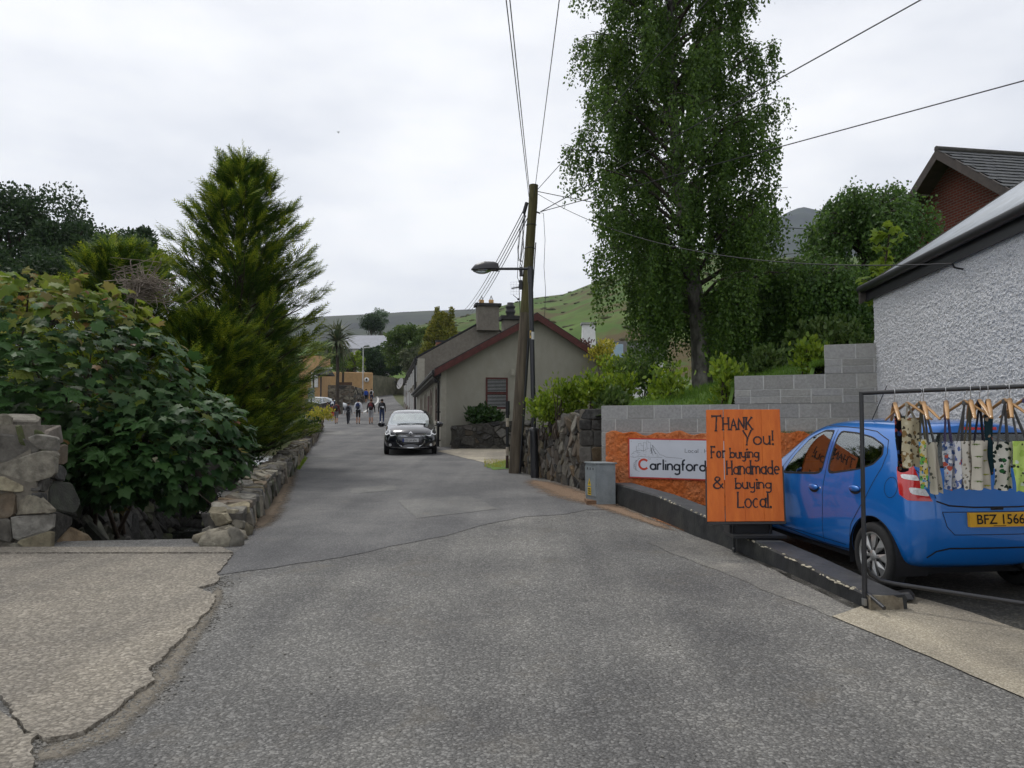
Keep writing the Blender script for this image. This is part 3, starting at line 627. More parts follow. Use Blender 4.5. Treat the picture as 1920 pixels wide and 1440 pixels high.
# --- stone wall behind the lamp and its dressed pier
sw = thing('stone_wall', 'tall rubble stone wall running from the dressed pier to the utility pole', 'wall', (.8, 16.6, R(16.6)))
A_, B_ = Vector((1.38, 14.72)), Vector((.22, 18.9)); ud = (B_ - A_).normalized(); Lw = (B_ - A_).length; nd = Vector((-ud.y, ud.x)); nd = nd if nd.x < 0 else -nd
def sw3(a, b, h):
    p = A_ + ud * (Lw - a) + nd * h; return Vector((p.x, p.y, R(p.y) - .05 + b))
def sw_top(a):                                         # a runs from the pole to the pier
    return float(np.interp(a, [0, .8, 2.2, 3.2, Lw], [1.10, 1.12, 1.30, 1.50, 1.58])) + .03 * math.sin(a * 9)
mb = MB(); N = 12; v = []
for i in range(N + 1):
    a = Lw * i / N
    for b, h in ((-.3, -.02), (sw_top(a) - .06, -.02), (sw_top(a) - .06, -.45), (-.3, -.45)): v.append(sw3(a, b, h))
fs = [(0, 1, 2, 3), tuple(4 * N + q for q in (3, 2, 1, 0))] + [(4 * j + k, 4 * j + 4 + k, 4 * j + 4 + (k + 1) % 4, 4 * j + (k + 1) % 4) for j in range(N) for k in range(4)]
mb.add(v, fs); mb.build('core', MORTAR, sw)
rubble(sw, sw3, Lw, 1.7, .155, .25, [ST_A, ST_B, ST_L, ST_A, ST_B, ST_L, ST_D], 31, .035, .007, top=sw_top, irr=.42)
rubble(sw, lambda a, b, h: sw3(a, sw_top(a) - .07 + h, -.02 - b), Lw, .42, .2, .25, [ST_A, ST_B, ST_D], 32, .06, .01)
pq = thing('stone_wall_pier', 'dressed dark stone pier ending the rubble wall beside the cabinet', 'pier', (1.7, 14.6, R(14.6)))
q0 = G(1085, 918); q1 = Vector((1.80, 14.22, 0)); zb = R(14.5) - .1
mb = MB(); mb.hexa([(1.28, 14.66, zb), (1.80, 14.42, zb), (2.0, 14.95, zb), (1.45, 15.2, zb), (1.28, 14.66, zb + 1.62), (1.80, 14.42, zb + 1.62), (2.0, 14.95, zb + 1.62), (1.45, 15.2, zb + 1.62)]); mb.build('core', MORTAR, pq)
rws = [.0, .29, .60, .91, 1.22, 1.42, 1.62]; uq = Vector((.52, -.24, 0)).normalized(); vq = Vector((0, 0, 1)); nq = uq.cross(vq)
rr = random.Random(5)
for i in range(6):
    cut = [0, .30 if i % 2 else .25, .575] if i < 5 else [0, .575]
    for a0, a1 in zip(cut, cut[1:]):
        mb = MB(); stone_shape(mb, [(a0, rws[i]), (a1, rws[i]), (a1, rws[i + 1]), (a0, rws[i + 1])], plane3((1.28, 14.65, zb + .02), uq, vq), .05 * rr.uniform(.6, 1.3), .008, rr); mb.build('stone', rr.choice([ST_D, ST_D, ST_A, ST_B]), pq)
uq2 = Vector((-.17, -.54, 0)).normalized()
for i in range(6):
    mb = MB(); stone_shape(mb, [(0, rws[i]), (.58, rws[i]), (.58, rws[i + 1]), (0, rws[i + 1])], plane3((1.47, 15.2, zb + .02), uq2, vq), .04, .008, rr); mb.build('stone', rr.choice([ST_D, ST_A]), pq)
# --- low wall in front of the cottage
cw = thing('cottage_garden_wall', 'low dark rubble wall in front of the cottage gable', 'wall', (-1, 29, R(29)))
c0, c1 = P(846, 842, 29.0), P(1003, 830, 28.6); zc = R(29) - .1
mb = MB(); mb.hexa([(c0.x, c0.y, zc), (c1.x, c1.y, zc), (c1.x, c1.y + .4, zc), (c0.x, c0.y + .4, zc), (c0.x, c0.y, zc + .95), (c1.x, c1.y, zc + 1.2), (c1.x, c1.y + .4, zc + 1.2), (c0.x, c0.y + .4, zc + .95)]); mb.build('core', MORTAR_D, cw)
Lc = (c1 - c0).xy.length
rubble(cw, plane3((c0.x, c0.y - .005, zc), ((c1 - c0).x, (c1 - c0).y, 0), (0, 0, 1)), Lc, 1.25, .30, .24, [ST_D, ST_A, ST_D, ST_B], 33, .05, .014, top=lambda a: .97 + .25 * a / Lc + .02 * math.sin(a * 8))
rubble(cw, lambda a, b, h: Vector((c0.x - h, c0.y + a, zc + b)), .4, .97, .28, .24, [ST_D, ST_A], 34, .04, .012)
# --- concrete block wall, stepped, over the orange rendered wall
BLOCK = mat('concrete_block', (.33, .325, .305), .95, .18, 26, bump=.5, bscale=160, rnd=.12, big=.25, bigscale=2.5, bigcol=(.24, .235, .215), speck=.35, speckscale=130, speckcol=(.2, .2, .19))
BMORT = mat('block_mortar', (.50, .495, .475), .95, .15, 20, bump=.4, bscale=90)
bw = thing('block_wall', 'stepped grey concrete block retaining wall above the orange wall', 'wall', (3.5, 12.4, R(12)))
bd = (BW1 - BW0).normalized(); bn = Vector((bd.y, -bd.x)); Lb = (BW1 - BW0).length; zt = 1.935; CH = .2255
def b3(a, z, h): p = BW0 + bd * a + bn * h; return Vector((p.x, p.y, z))
SX1, SX2 = (Vector((3.55, 12.34)) - BW0).length, (Vector((P(1545, 650, 11.86).x, 11.86)) - BW0).length
rows = []                                              # (z0, z1, start)
for k in range(5): rows.append((zt - (k + 1) * CH, zt - k * CH, -.12, False))
rows.append((zt, zt + CH, SX1, True)); rows.append((zt + CH, zt + 2 * CH, SX1, False))
rows.append((zt + 2 * CH, zt + 3 * CH, SX2, True)); rows.append((zt + 3 * CH, zt + 4 * CH, SX2, False))
mb = MB()
for z0_, z1_, s_, _ in ((zt - 5 * CH, zt - .004, -.12, 0), (zt, zt + 2 * CH - .004, SX1, 0), (zt + 2 * CH, zt + 4 * CH - .004, SX2, 0)):
    mb.hexa([b3(s_ + .01, z0_, -.008), b3(Lb, z0_, -.008), b3(Lb, z0_, -.2), b3(s_ + .01, z0_, -.2), b3(s_ + .01, z1_, -.008), b3(Lb, z1_, -.008), b3(Lb, z1_, -.2), b3(s_ + .01, z1_, -.2)])
mb.build('mortar', BMORT, bw)
rr = random.Random(8)
for k, (z0_, z1_, s_, half) in enumerate(rows):
    for (za, zb_) in (((z0_, (z0_ + z1_) / 2), ((z0_ + z1_) / 2, z1_)) if half else ((z0_, z1_),)):
        a = s_; first = .24 if k % 2 else .44
        while a < Lb - .02:
            L_ = first if a == s_ else .44; e_ = min(a + L_, Lb); g_ = .005; j = rr.uniform(-.003, .003)
            mb = MB(); mb.hexa([b3(a + g_, za + g_, j), b3(e_ - g_, za + g_, j), b3(e_ - g_, za + g_, -.205), b3(a + g_, za + g_, -.205), b3(a + g_, zb_ - g_, j), b3(e_ - g_, zb_ - g_, j), b3(e_ - g_, zb_ - g_, -.205), b3(a + g_, zb_ - g_, -.205)])
            mb.build('block', BLOCK, bw, bevel=.004); a = e_ + .01
# --- orange rough-cast wall
ORANGE = mat('orange_roughcast', (.52, .125, .025), .85, .3, 9, bump=1., bscale=34, bdist=.03, big=.55, bigscale=1.8, bigcol=(.62, .30, .15), col2=(.62, .17, .04))
ow = thing('orange_wall', 'rough orange rendered low wall under the concrete blocks', 'wall', (3.5, 12.2, R(12)))
zo = zt - 2.06 * CH
NU, NV = 360, 84
def owp(u, v_):
    a = -.02 + u * (Lb + .02); t = v_
    q = np.array([[a * 34, t * 34], [a * 12, t * 13 + 9], [a * 60, t * 55]]); nn = vnoise(q, 4)
    topz = zo + .025 * math.sin(a * 7) + .02 * math.sin(a * 17)
    if v_ > .95: h = .10 - (v_ - .95) / .05 * .10; z = topz
    else: h = .10; z = R(12.2) - .15 + (topz - R(12.2) + .15) * v_ / .95
    return tuple(b3(a, z + (nn[0] - .5) * .012, h + (nn[0] - .5) * .03 + (nn[1] - .5) * .012 + (nn[2] - .5) * .014))
mb = MB(); mb.smooth = True; mb.grid(owp, NU, NV); mb.build('render', ORANGE, ow)
mb = MB(); mb.hexa([b3(-.02, 0, .10), b3(.03, 0, .10), b3(.03, 0, -.1), b3(-.02, 0, -.1), b3(-.02, zo, .085), b3(.03, zo, .085), b3(.03, zo, -.1), b3(-.02, zo, -.1)]); mb.build('end', mat('old_render', (.3, .2, .13), .95, .4, 8, bump=.8, bscale=40), ow)
# --- low black painted wall stepping down beside the yard
BLK = mat('black_paint_worn', (.022, .023, .025), .6, .4, 6, bump=.35, bscale=30, big=.35, bigscale=3, bigcol=(.075, .078, .06))
BLKTOP = mat('black_paint_top', (.04, .041, .045), .55, .3, 5, bump=.4, bscale=50, big=.35, bigscale=4, bigcol=(.085, .083, .08))
CHIP = mat('bare_plaster', (.42, .38, .29), .95, .3, 20, bump=.6, bscale=80)
lowp = [G(1152, 944), G(1230, 974), G(1300, 1004), G(1377, 1033), G(1377, 1033), G(1480, 1076), G(1560, 1113), G(1632, 1146)]
tops = [.33, .335, .30, .235, .205, .16, .13, .115]; dep = .30
lb = thing('low_black_wall', 'low black painted wall with chipped edges stepping down to the rack', 'wall', (2.3, 9, R(9)))
def low_seg(i0, i1, nm, m_, h0=0):
    mb = MB(); v = []; nn_ = 0
    idx = list(range(i0, i1 + 1)); P3 = []
    for i in idx[:-1]:
        for q in range(6): t = q / 6; P3.append((lowp[i].lerp(lowp[i + 1], t), tops[i] + (tops[i + 1] - tops[i]) * t))
    P3.append((lowp[i1], tops[i1]))
    for k, (p, t) in enumerate(P3):
        a = P3[max(0, k - 1)][0]; b = P3[min(len(P3) - 1, k + 1)][0]; d = (b - a).normalized(); nr = Vector((-d.y, d.x, 0)); nr = nr if nr.x > 0 else -nr
        z = R(p.y); rj = random.uniform(-.006, .006)
        for o_, h in ((0, -.15), (.004, t - .02 + rj), (.022, t + rj), (dep - .02, t + .005), (dep, t - .02), (dep, -.15)): q = p + nr * o_; v.append((q.x, q.y, z + h))
    L_ = len(P3); fs = [tuple(range(5, -1, -1)), tuple((L_ - 1) * 6 + q for q in range(6))]
    mi = [0, 0]
    for j in range(L_ - 1):
        for k in range(6): fs.append((6 * j + k, 6 * j + 6 + k, 6 * j + 6 + (k + 1) % 6, 6 * j + (k + 1) % 6)); mi.append(1 if k in (2, 3) else 0)
    mb.add(v, fs); mb.mi = mi; return mb.build(nm, [BLK, BLKTOP, CHIP], lb)
low_seg(0, 3, 'upper_section', BLK); low_seg(4, 7, 'lower_section', BLK)
mb = MB(); p = lowp[7]; mb.hexa([(p.x - .0, p.y - .01, R(p.y) - .02), (p.x + .27, p.y + .02, R(p.y) - .02), (p.x + .30, p.y + .1, R(p.y) - .02), (p.x + .0, p.y + .1, R(p.y) - .02), (p.x + .0, p.y - .004, R(p.y) + .115), (p.x + .26, p.y + .03, R(p.y) + .115), (p.x + .28, p.y + .1, R(p.y) + .115), (p.x, p.y + .1, R(p.y) + .115)]); mb.build('broken_end', mat('broken_concrete', (.15, .125, .09), .95, .4, 12, bump=1, bscale=50, big=.5, bigscale=9, bigcol=(.38, .34, .25)), lb)
mb = MB(); p = G(1377, 1036); mb.box((p.x - .005, p.y - .005, R(p.y) + .1), (.025, .05, .24)); mb.build('joint_strip', BLK, lb)
for dz in (.05, .17): mb = MB(); mb.ball((p.x - .02, p.y - .04, R(p.y) + dz), .012, 8, 5); mb.build('bolt', mat('galv_bolt', (.35, .35, .34), .4, .1, 5, metal=.8) if 'galv_bolt' not in MATS else MATS['galv_bolt'], lb)

chipb = MB(); rc = random.Random(19)                    # plaster showing along the chipped front edge
for i in range(3, 7):
    if i == 3: continue
    for k in range(20):
        t = rc.random() ** 1.3; p = lowp[i].lerp(lowp[i + 1], t); tp = tops[i] + (tops[i + 1] - tops[i]) * t; dd_ = (lowp[i + 1] - lowp[i]).normalized(); nr = Vector((-dd_.y, dd_.x, 0)); nr = nr if nr.x > 0 else -nr
        c = p + nr * rc.uniform(.004, .03); s_ = rc.uniform(.008, .035); chipb.ball((c.x, c.y, R(p.y) + tp - .012 + rc.uniform(-.012, .006)), (s_ * .6, s_ * rc.uniform(.8, 2.6), .007), 7, 5, .35)
for i in (1, 2):
    for k in range(16):
        t = rc.random(); p = lowp[i].lerp(lowp[i + 1], t); tp = tops[i] + (tops[i + 1] - tops[i]) * t; c = p + Vector((.012, .004, 0)); s_ = rc.uniform(.006, .022); chipb.ball((c.x, c.y, R(p.y) + tp - .012 + rc.uniform(-.008, .006)), (s_ * .7, s_ * 1.3, .012), 7, 5, .25)
o = chipb.build('chipped_edge', CHIP, lb); o['kind'] = 'stuff'
# ------------------------------------------------------------------ white pebble-dashed shed on the right
BLACKP = mat('black_plastic', (.014, .014, .016), .45, .2, 5, spec=.5)
DASH = mat('white_pebbledash', (.82, .83, .84), .9, .12, 30, bump=1., bscale=75, bdist=.045, col2=(.9, .9, .91), big=.15, bigscale=1.3, bigcol=(.62, .62, .6), speck=.5, speckscale=48, speckcol=(.42, .43, .45))
sh = thing('pebbledash_shed', 'white pebble-dashed shed with black gutter and corrugated roof beside the yard', 'shed', (5.45, 11.5, R(11)))
K0 = Vector((5.50, 11.66, 0)); K1 = Vector((5.08, 3.2, 0)); kd = (K1 - K0).normalized(); kn = Vector((kd.y, -kd.x, 0)); kn = kn if kn.x < 0 else -kn; LK = (K1 - K0).length
EZ0, EZ1 = 3.70, 3.8
def eave(a): return EZ0 + .02 * a
NU, NV = 760, 330
uu, vv = np.meshgrid(np.linspace(0, 1, NU + 1), np.linspace(0, 1, NV + 1)); aa = uu * LK; zz = R(8) - .3 + (EZ0 + .05 + .02 * aa - R(8) + .3) * vv
q = np.stack([aa * 36, zz * 48], -1); dsp = np.clip(vnoise(q * 1.5, 5) - .35, 0, 1) * .026 + (vnoise(q * 2.3 + 7, 6) - .5) * .010
flare = np.clip((1.4 - zz) * .05, 0, .2)
X = K0.x + kd.x * aa + kn.x * (dsp + flare); Y = K0.y + kd.y * aa + kn.y * (dsp + flare)
v = np.stack([X, Y, zz], -1).reshape(-1, 3); ii = np.arange(NU)[None, :] + (np.arange(NV) * (NU + 1))[:, None]
f = np.stack([ii, ii + 1, ii + NU + 2, ii + NU + 1], -1).reshape(-1, 4)
mesh_np('wall', v, f, DASH, sh, smooth=True)
pitch = math.tan(math.radians(33.5)); rd = -kn                      # roof rises away from the road
mb = MB(); apex_w = 3.6
ga = [K0 + rd * .0, K0 + rd * (2 * apex_w)]
mb.add([ga[0] + Vector((0, .01, 0)), ga[1] + Vector((0, .01, 0)), ga[1] + Vector((0, .01, EZ0)), K0 + rd * apex_w + Vector((0, .01, EZ0 + apex_w * pitch)), ga[0] + Vector((0, .01, EZ0))], [(0, 1, 2, 3, 4)]); mb.build('end_wall', DASH, sh)
CORR = mat('corrugated_sheet', (.40, .43, .47), .45, .15, 3, metal=.25, spec=.5, big=.4, bigscale=1.6, bigcol=(.28, .29, .28))
mb = MB(); v = []; nA = 150; nB = 2; fs = []
for i in range(nA + 1):
    a = -.16 + (LK + .1) * i / nA; c = .018 * math.sin(a * 2 * math.pi / .15)
    for j in range(nB + 1):
        s_ = -.14 + (apex_w + .14) * j / nB; p = K0 + kd * a + rd * s_; v.append((p.x, p.y, eave(a) + .06 + s_ * pitch + c))
for i in range(nA):
    for j in range(nB): fs.append((i * 3 + j, i * 3 + j + 1, i * 3 + j + 4, i * 3 + j + 3))
mb.smooth = True; mb.add(v, fs); o = mb.build('roof', CORR, sh); sd = o.modifiers.new('s', 'SOLIDIFY'); sd.thickness = .012
rb = MB(); rr = random.Random(2)
for i in range(38):
    a = .1 + i * .22; s_ = .02; p = K0 + kd * a + rd * s_; rb.ball((p.x, p.y, eave(a) + .085 + s_ * pitch), (.016, .016, .012), 6, 4)
rb.build('roof_screws', mat('rubber_washer', (.04, .035, .03), .8), o)
mb = MB()                                               # gutter and fascia along the eaves
for s_, zt_, w_, h_ in ((-.03, -.02, .035, .24), ):
    for i in range(8):
        a0, a1 = -.18 + (LK + .18) * i / 8, -.18 + (LK + .18) * (i + 1) / 8
        pts = []
        for zz_ in (zt_ - h_ + .06, zt_ + .05):
            for a, o_ in ((a0, s_), (a1, s_), (a1, s_ - w_), (a0, s_ - w_)): p = K0 + kd * a + rd * o_; pts.append((p.x, p.y, eave(a) + zz_))
        mb.hexa(pts)
mb.build('fascia', BLACKP, sh)
mb = MB(); mb.tube([tuple(K0 + kd * a + rd * -.125 + Vector((0, 0, eave(a) - .01))) for a in (-.2, 1, 3, 5, 7, LK)], .06, 10); mb.build('gutter', BLACKP, sh)
mb = MB(); v = []
for s_, z_ in ((-.16, -.14), (-.16, .1), (apex_w, .1), (apex_w, -.14)):
    for o_ in (-.17, -.12): p = K0 + kd * o_ + rd * s_; v.append((p.x, p.y, EZ0 + z_ + s_ * pitch))
mb.add(v, [(0, 2, 4, 6), (7, 5, 3, 1), (0, 1, 3, 2), (2, 3, 5, 4), (4, 5, 7, 6), (6, 7, 1, 0)]); mb.build('bargeboard', mat('weathered_board', (.07, .062, .052), .8, .3, 8), sh)
p = K0 + kd * 2.6 - rd * .03; mb = MB(); mb.tube([(p.x, p.y, 3.43), (p.x - .1, p.y, 3.45), (p.x - .13, p.y, 3.5)], .012, 6); mb.build('wire_hook', BLACKP, sh)
# ------------------------------------------------------------------ brick house with a slate roof beyond
def brickmat(name, c1, c2, mc, s):
    m, n, l, b = newmat(name); tc = n.new('ShaderNodeTexCoord'); br = n.new('ShaderNodeTexBrick'); l.new(tc.outputs['UV'], br.inputs['Vector'])
    br.inputs['Color1'].default_value = (*c1, 1); br.inputs['Color2'].default_value = (*c2, 1); br.inputs['Mortar'].default_value = (*mc, 1)
    br.inputs['Scale'].default_value = 1; br.inputs['Brick Width'].default_value = s[0]; br.inputs['Row Height'].default_value = s[1]; br.inputs['Mortar Size'].default_value = s[2]; br.inputs['Bias'].default_value = -.1
    l.new(br.outputs['Color'], b.inputs['Base Color']); b.inputs['Roughness'].default_value = .9; b.inputs['Specular IOR Level'].default_value = .2
    bp = n.new('ShaderNodeBump'); bp.inputs['Strength'].default_value = .6; bp.inputs['Distance'].default_value = .01; bp.invert = True; l.new(br.outputs['Fac'], bp.inputs['Height']); l.new(bp.outputs['Normal'], b.inputs['Normal'])
    return m
def uvquad(name, pts, uvs, m, parent):
    me = bpy.data.meshes.new(name); me.from_pydata([tuple(p) for p in pts], [], [tuple(range(len(pts)))]); uv = me.uv_layers.new(name='UVMap')
    for i, c in enumerate(uvs): uv.data[i].uv = c
    me.materials.append(m); return link(bpy.data.objects.new(name, me), parent)
BRICK = brickmat('red_brick', (.155, .034, .02), (.105, .026, .018), (.14, .105, .085), (.225, .075, .012))
SLATE = mat('slate', (.045, .05, .058), .7, .35, 14, rnd=.3, bump=.3, bscale=30, big=.4, bigscale=5, bigcol=(.10, .10, .085))
bh = thing('brick_house', 'red brick house with slate roof and brown bargeboards behind the shed', 'house', tuple(P(1757, 700, 20.5)))
ap = P(1757, 281, 20.5); gl = Vector((-.17, .985, 0)); rgd = Vector((.985, .17, 0)); tn = .77; hw = 4.4
def bp_(s_, z_=0, r_=0): return Vector((ap.x, ap.y, 0)) + gl * s_ + rgd * r_ + Vector((0, 0, ap.z - abs(s_) * tn + z_))
ze = ap.z - hw * tn; OV = .55
pl = [Vector((ap.x, ap.y, 1.5)) + gl * hw + rgd * OV, Vector((ap.x, ap.y, 1.5)) - gl * hw + rgd * OV, bp_(-hw, -.12, OV), bp_(0, -.12, OV), bp_(hw, -.12, OV)]
uvquad('gable_wall', pl, [(hw, 1.5), (-hw, 1.5), (-hw, ze), (0, ap.z), (hw, ze)], BRICK, bh)
for sgn in (1, -1):                                     # slates in rows, one object per visible slate on the near slope
    mb = MB(); mb.hexa([bp_(0, -.09), bp_(sgn * (hw + .4), -.09), bp_(sgn * (hw + .4), -.09, 9), bp_(0, -.09, 9), bp_(0, -.02), bp_(sgn * (hw + .4), -.02), bp_(sgn * (hw + .4), -.02, 9), bp_(0, -.02, 9)])
    rf = mb.build('roof', SLATE, bh)
    if sgn < 0:
        rr = random.Random(4); row = .25; big = MB()
        sdir = (bp_(-1) - bp_(0)).normalized(); nrm = rgd.cross(sdir); nrm = nrm if nrm.z > 0 else -nrm; o0 = bp_(0, .0)
        for i in range(17):
            for j in range(28):
                a0 = -.05 + j * .305 + (.15 if i % 2 else 0); b0 = .05 + i * row; t0 = rr.uniform(.004, .014)
                A = lambda a, b, h: o0 + rgd * a + sdir * b + nrm * h
                big.add([A(a0, b0, .006), A(a0 + .297, b0, .006), A(a0 + .297, b0 + row + .02 * rr.random(), .022 + t0), A(a0, b0 + row + .02 * rr.random(), .022 + t0), A(a0 + .297, b0 + row, .0), A(a0, b0 + row, .0)], [(0, 1, 2, 3), (3, 2, 4, 5)])
        so_ = big.build('slates', SLATE, rf); so_['kind'] = 'stuff'
BARGE = mat('brown_bargeboard', (.055, .04, .032), .6, .3, 6)
for sgn in (1, -1):
    mb = MB(); v = []
    for r_ in (-.03, .02):
        v += [bp_(0, .02, r_), bp_(sgn * (hw + .4), .02, r_), bp_(sgn * (hw + .4), -.26, r_), bp_(0, -.26, r_)]
    mb.add(v, [(0, 1, 2, 3), (7, 6, 5, 4), (0, 4, 5, 1), (2, 6, 7, 3), (1, 5, 6, 2)]); mb.build('bargeboard', BARGE, bh)
    mb = MB(); mb.add([bp_(0, -.13, 0), bp_(sgn * (hw + .4), -.13, 0), bp_(sgn * (hw + .4), -.13, OV), bp_(0, -.13, OV)], [(0, 1, 2, 3)]); mb.build('soffit', BARGE, bh)
mb = MB(); mb.tube([bp_(0, .03, -.03), bp_(0, .03, 9)], .08, 8); mb.build('ridge', mat('ridge_tile', (.06, .055, .05), .8, .3, 5), bh)
o0 = bp_(-1.55, .05, 3.2); mb = MB(); mb.hexa([bp_(-1.2, .0, 2.9), bp_(-2.2, .0, 2.9), bp_(-2.2, 0, 3.7), bp_(-1.2, 0, 3.7), bp_(-1.2, .09, 2.9), bp_(-2.2, .09, 2.9), bp_(-2.2, .09, 3.7), bp_(-1.2, .09, 3.7)]); sk_ = mb.build('skylight', BARGE, bh)
mb = MB(); mb.add([bp_(-1.27, .095, 2.96), bp_(-2.13, .095, 2.96), bp_(-2.13, .095, 3.64), bp_(-1.27, .095, 3.64)], [(0, 1, 2, 3)]); mb.build('pane', mat('sky_pane', (.25, .28, .32), .08, .1, 2, spec=.9), sk_)
# ------------------------------------------------------------------ cottage
RENDER = mat('grey_render', (.295, .28, .23), .95, .08, 5, bump=.25, bscale=90, col2=(.325, .31, .26), big=.6, bigscale=.7, bigcol=(.215, .20, .16), stretch=(1, 1, .5))
REND2 = mat('old_grey_render', (.165, .148, .122), .95, .2, 6, bump=.4, bscale=60, big=.55, bigscale=.9, bigcol=(.115, .10, .082), speck=.2, speckscale=25, speckcol=(.25, .23, .19))
TRIM = mat('pale_trim', (.34, .32, .265), .9, .12, 5)
REDB = mat('red_brown_timber', (.085, .022, .018), .55, .3, 6)
TILE = mat('dark_roof_tile', (.026, .027, .028), .8, .3, 6, bump=.4, bscale=20)
GLASSD = mat('window_glass_dark', (.02, .022, .024), .06, .1, 3, spec=.9)
BLIND = mat('blind_slat', (.42, .42, .42), .6, .1, 5)
WHITEP = mat('white_paint', (.7, .7, .68), .6, .08, 6)
hd = Vector((-.1676, .9859, 0)); gd = Vector((.9859, .1676, 0))
def house(root, C, Wg, L, zb, ze, za, sa, wallm, gablem, ov=.28, th=.10, verge=True):
    C = Vector((C[0], C[1], 0)); q = lambda s_, t_, z_: C + gd * s_ + hd * t_ + Vector((0, 0, z_))
    mb = MB(); mb.add([q(0, 0, zb), q(Wg, 0, zb), q(Wg, 0, ze), q(sa, 0, za), q(0, 0, ze)], [(0, 1, 2, 3, 4)]); mb.build('gable_wall', gablem, root)
    mb = MB(); mb.add([q(0, 0, zb), q(0, L, zb), q(0, L, ze), q(0, 0, ze), q(Wg, 0, zb), q(Wg, L, zb), q(Wg, L, ze), q(Wg, 0, ze), q(sa, L, za)], [(3, 2, 1, 0), (4, 5, 6, 7), (1, 2, 8, 6, 5)]); mb.build('side_walls', wallm, root)
    for s0, s1, z1 in ((sa, -ov, None), (sa, Wg + ov, None)):
        zz1 = za + (ze - za) * abs(s1 - sa) / (sa if s1 < sa else Wg - sa)
        mb = MB(); t0, t1 = (-ov if verge else .02), L + .1; e_ = .05
        mb.hexa([q(s0, t0, za + e_), q(s1, t0, zz1 + e_), q(s1, t1, zz1 + e_), q(s0, t1, za + e_), q(s0, t0, za + e_ + th), q(s1, t0, zz1 + e_ + th), q(s1, t1, zz1 + e_ + th), q(s0, t1, za + e_ + th)])
        mb.build('roof', TILE, root)
        if verge:
            mb = MB(); v = []
            for t_ in (t0 - .03, t0 + .02): v += [q(s0, t_, za + e_ + .06), q(s1, t_, zz1 + e_ + .06), q(s1, t_, zz1 - .16), q(s0, t_, za - .16)]
            mb.add(v, [(0, 1, 2, 3), (7, 6, 5, 4), (0, 4, 5, 1), (2, 6, 7, 3), (1, 5, 6, 2)]); mb.build('bargeboard', REDB, root)
            mb = MB(); mb.add([q(s0, t0, za - .04), q(s1, t0, zz1 - .04), q(s1, 0, zz1 - .04), q(s0, 0, za - .04)], [(0, 1, 2, 3)]); mb.build('soffit', REDB, root)
    zz1 = za + (ze - za) * (sa + ov) / sa
    mb = MB(); mb.tube([q(-ov - .05, (-ov if verge else .1), zz1 + .02), q(-ov - .05, L, zz1 + .02)], .07, 8); mb.build('gutter', BLACKP, root)
    mb = MB(); mb.hexa([q(-ov, -.02, zz1 - .14), q(0, -.02, zz1 - .14), q(0, L, zz1 - .14), q(-ov, L, zz1 - .14), q(-ov, -.02, zz1 + .05), q(0, -.02, zz1 + .05), q(0, L, zz1 + .05), q(-ov, L, zz1 + .05)]); mb.build('eaves_board', BLACKP, root)
    return q
zc0 = R(30) - .15
ct = thing('cottage', 'single-storey grey rendered cottage with red-brown bargeboards beside the parked dark car', 'house', (-2.75, 30, zc0))
cq = house(ct, (-2.75, 30), 7.15, 20.2, zc0, 3.86, 5.98, 3.75, RENDER, RENDER)
# gable window with blinds
wa, wb = P(911, 708, 30.5), P(952, 767, 30.5); s0 = (wa.x + 2.75) / gd.x; s1 = (wb.x + 2.75) / gd.x; wz0, wz1 = P(911, 767, 30.4).z, P(911, 708, 30.4).z
def win(root, q, s0, s1, z0, z1, t=0, fm=REDB, blinds=False, sill=True, bar=.5, gl=None):
    mb = MB(); w = .07; fr = lambda a, b, c, d: mb.hexa([q(a, t - .03, c), q(b, t - .03, c), q(b, t + .05, c), q(a, t + .05, c), q(a, t - .03, d), q(b, t - .03, d), q(b, t + .05, d), q(a, t + .05, d)])
    fr(s0, s0 + w, z0, z1); fr(s1 - w, s1, z0, z1); fr(s0 + w, s1 - w, z0, z0 + w); fr(s0 + w, s1 - w, z1 - w, z1)
    if bar: zm = z0 + (z1 - z0) * bar; fr(s0 + w, s1 - w, zm - .045, zm + .045)
    wn = mb.build('window', fm, root)
    mb = MB(); mb.add([q(s0, t - .012, z0), q(s1, t - .012, z0), q(s1, t - .012, z1), q(s0, t - .012, z1)], [(0, 1, 2, 3)]); mb.build('pane', gl or GLASSD, wn)
    if sill: mb = MB(); mb.hexa([q(s0 - .08, t - .1, z0 - .1), q(s1 + .08, t - .1, z0 - .1), q(s1 + .08, t, z0 - .1), q(s0 - .08, t, z0 - .1), q(s0 - .08, t - .1, z0 - .01), q(s1 + .08, t - .1, z0 - .01), q(s1 + .08, t, z0), q(s0 - .08, t, z0)]); mb.build('sill', TRIM, wn)
    if blinds:
        k = 20
        for i in range(k):
            z = z0 + w + (z1 - z0 - 2 * w) * (i + .5) / k
            if bar and abs(z - (z0 + (z1 - z0) * bar)) < .05: continue
            mb = MB(); mb.hexa([q(s0 + w, t - .019, z - .008), q(s1 - w, t - .019, z - .008), q(s1 - w, t - .014, z - .008), q(s0 + w, t - .014, z - .008), q(s0 + w, t - .019, z + .008), q(s1 - w, t - .019, z + .008), q(s1 - w, t - .014, z + .008), q(s0 + w, t - .014, z + .008)]); mb.build('blind_slat', BLIND, wn)
    return wn
win(ct, cq, s0, s1, wz0, wz1, blinds=True, bar=.5)
mb = MB(); c_ = P(962, 698, 30.4); mb.box(c_ + Vector((0, -.08, 0)), (.12, .1, .26)); mb.build('meter_box', TRIM, ct)
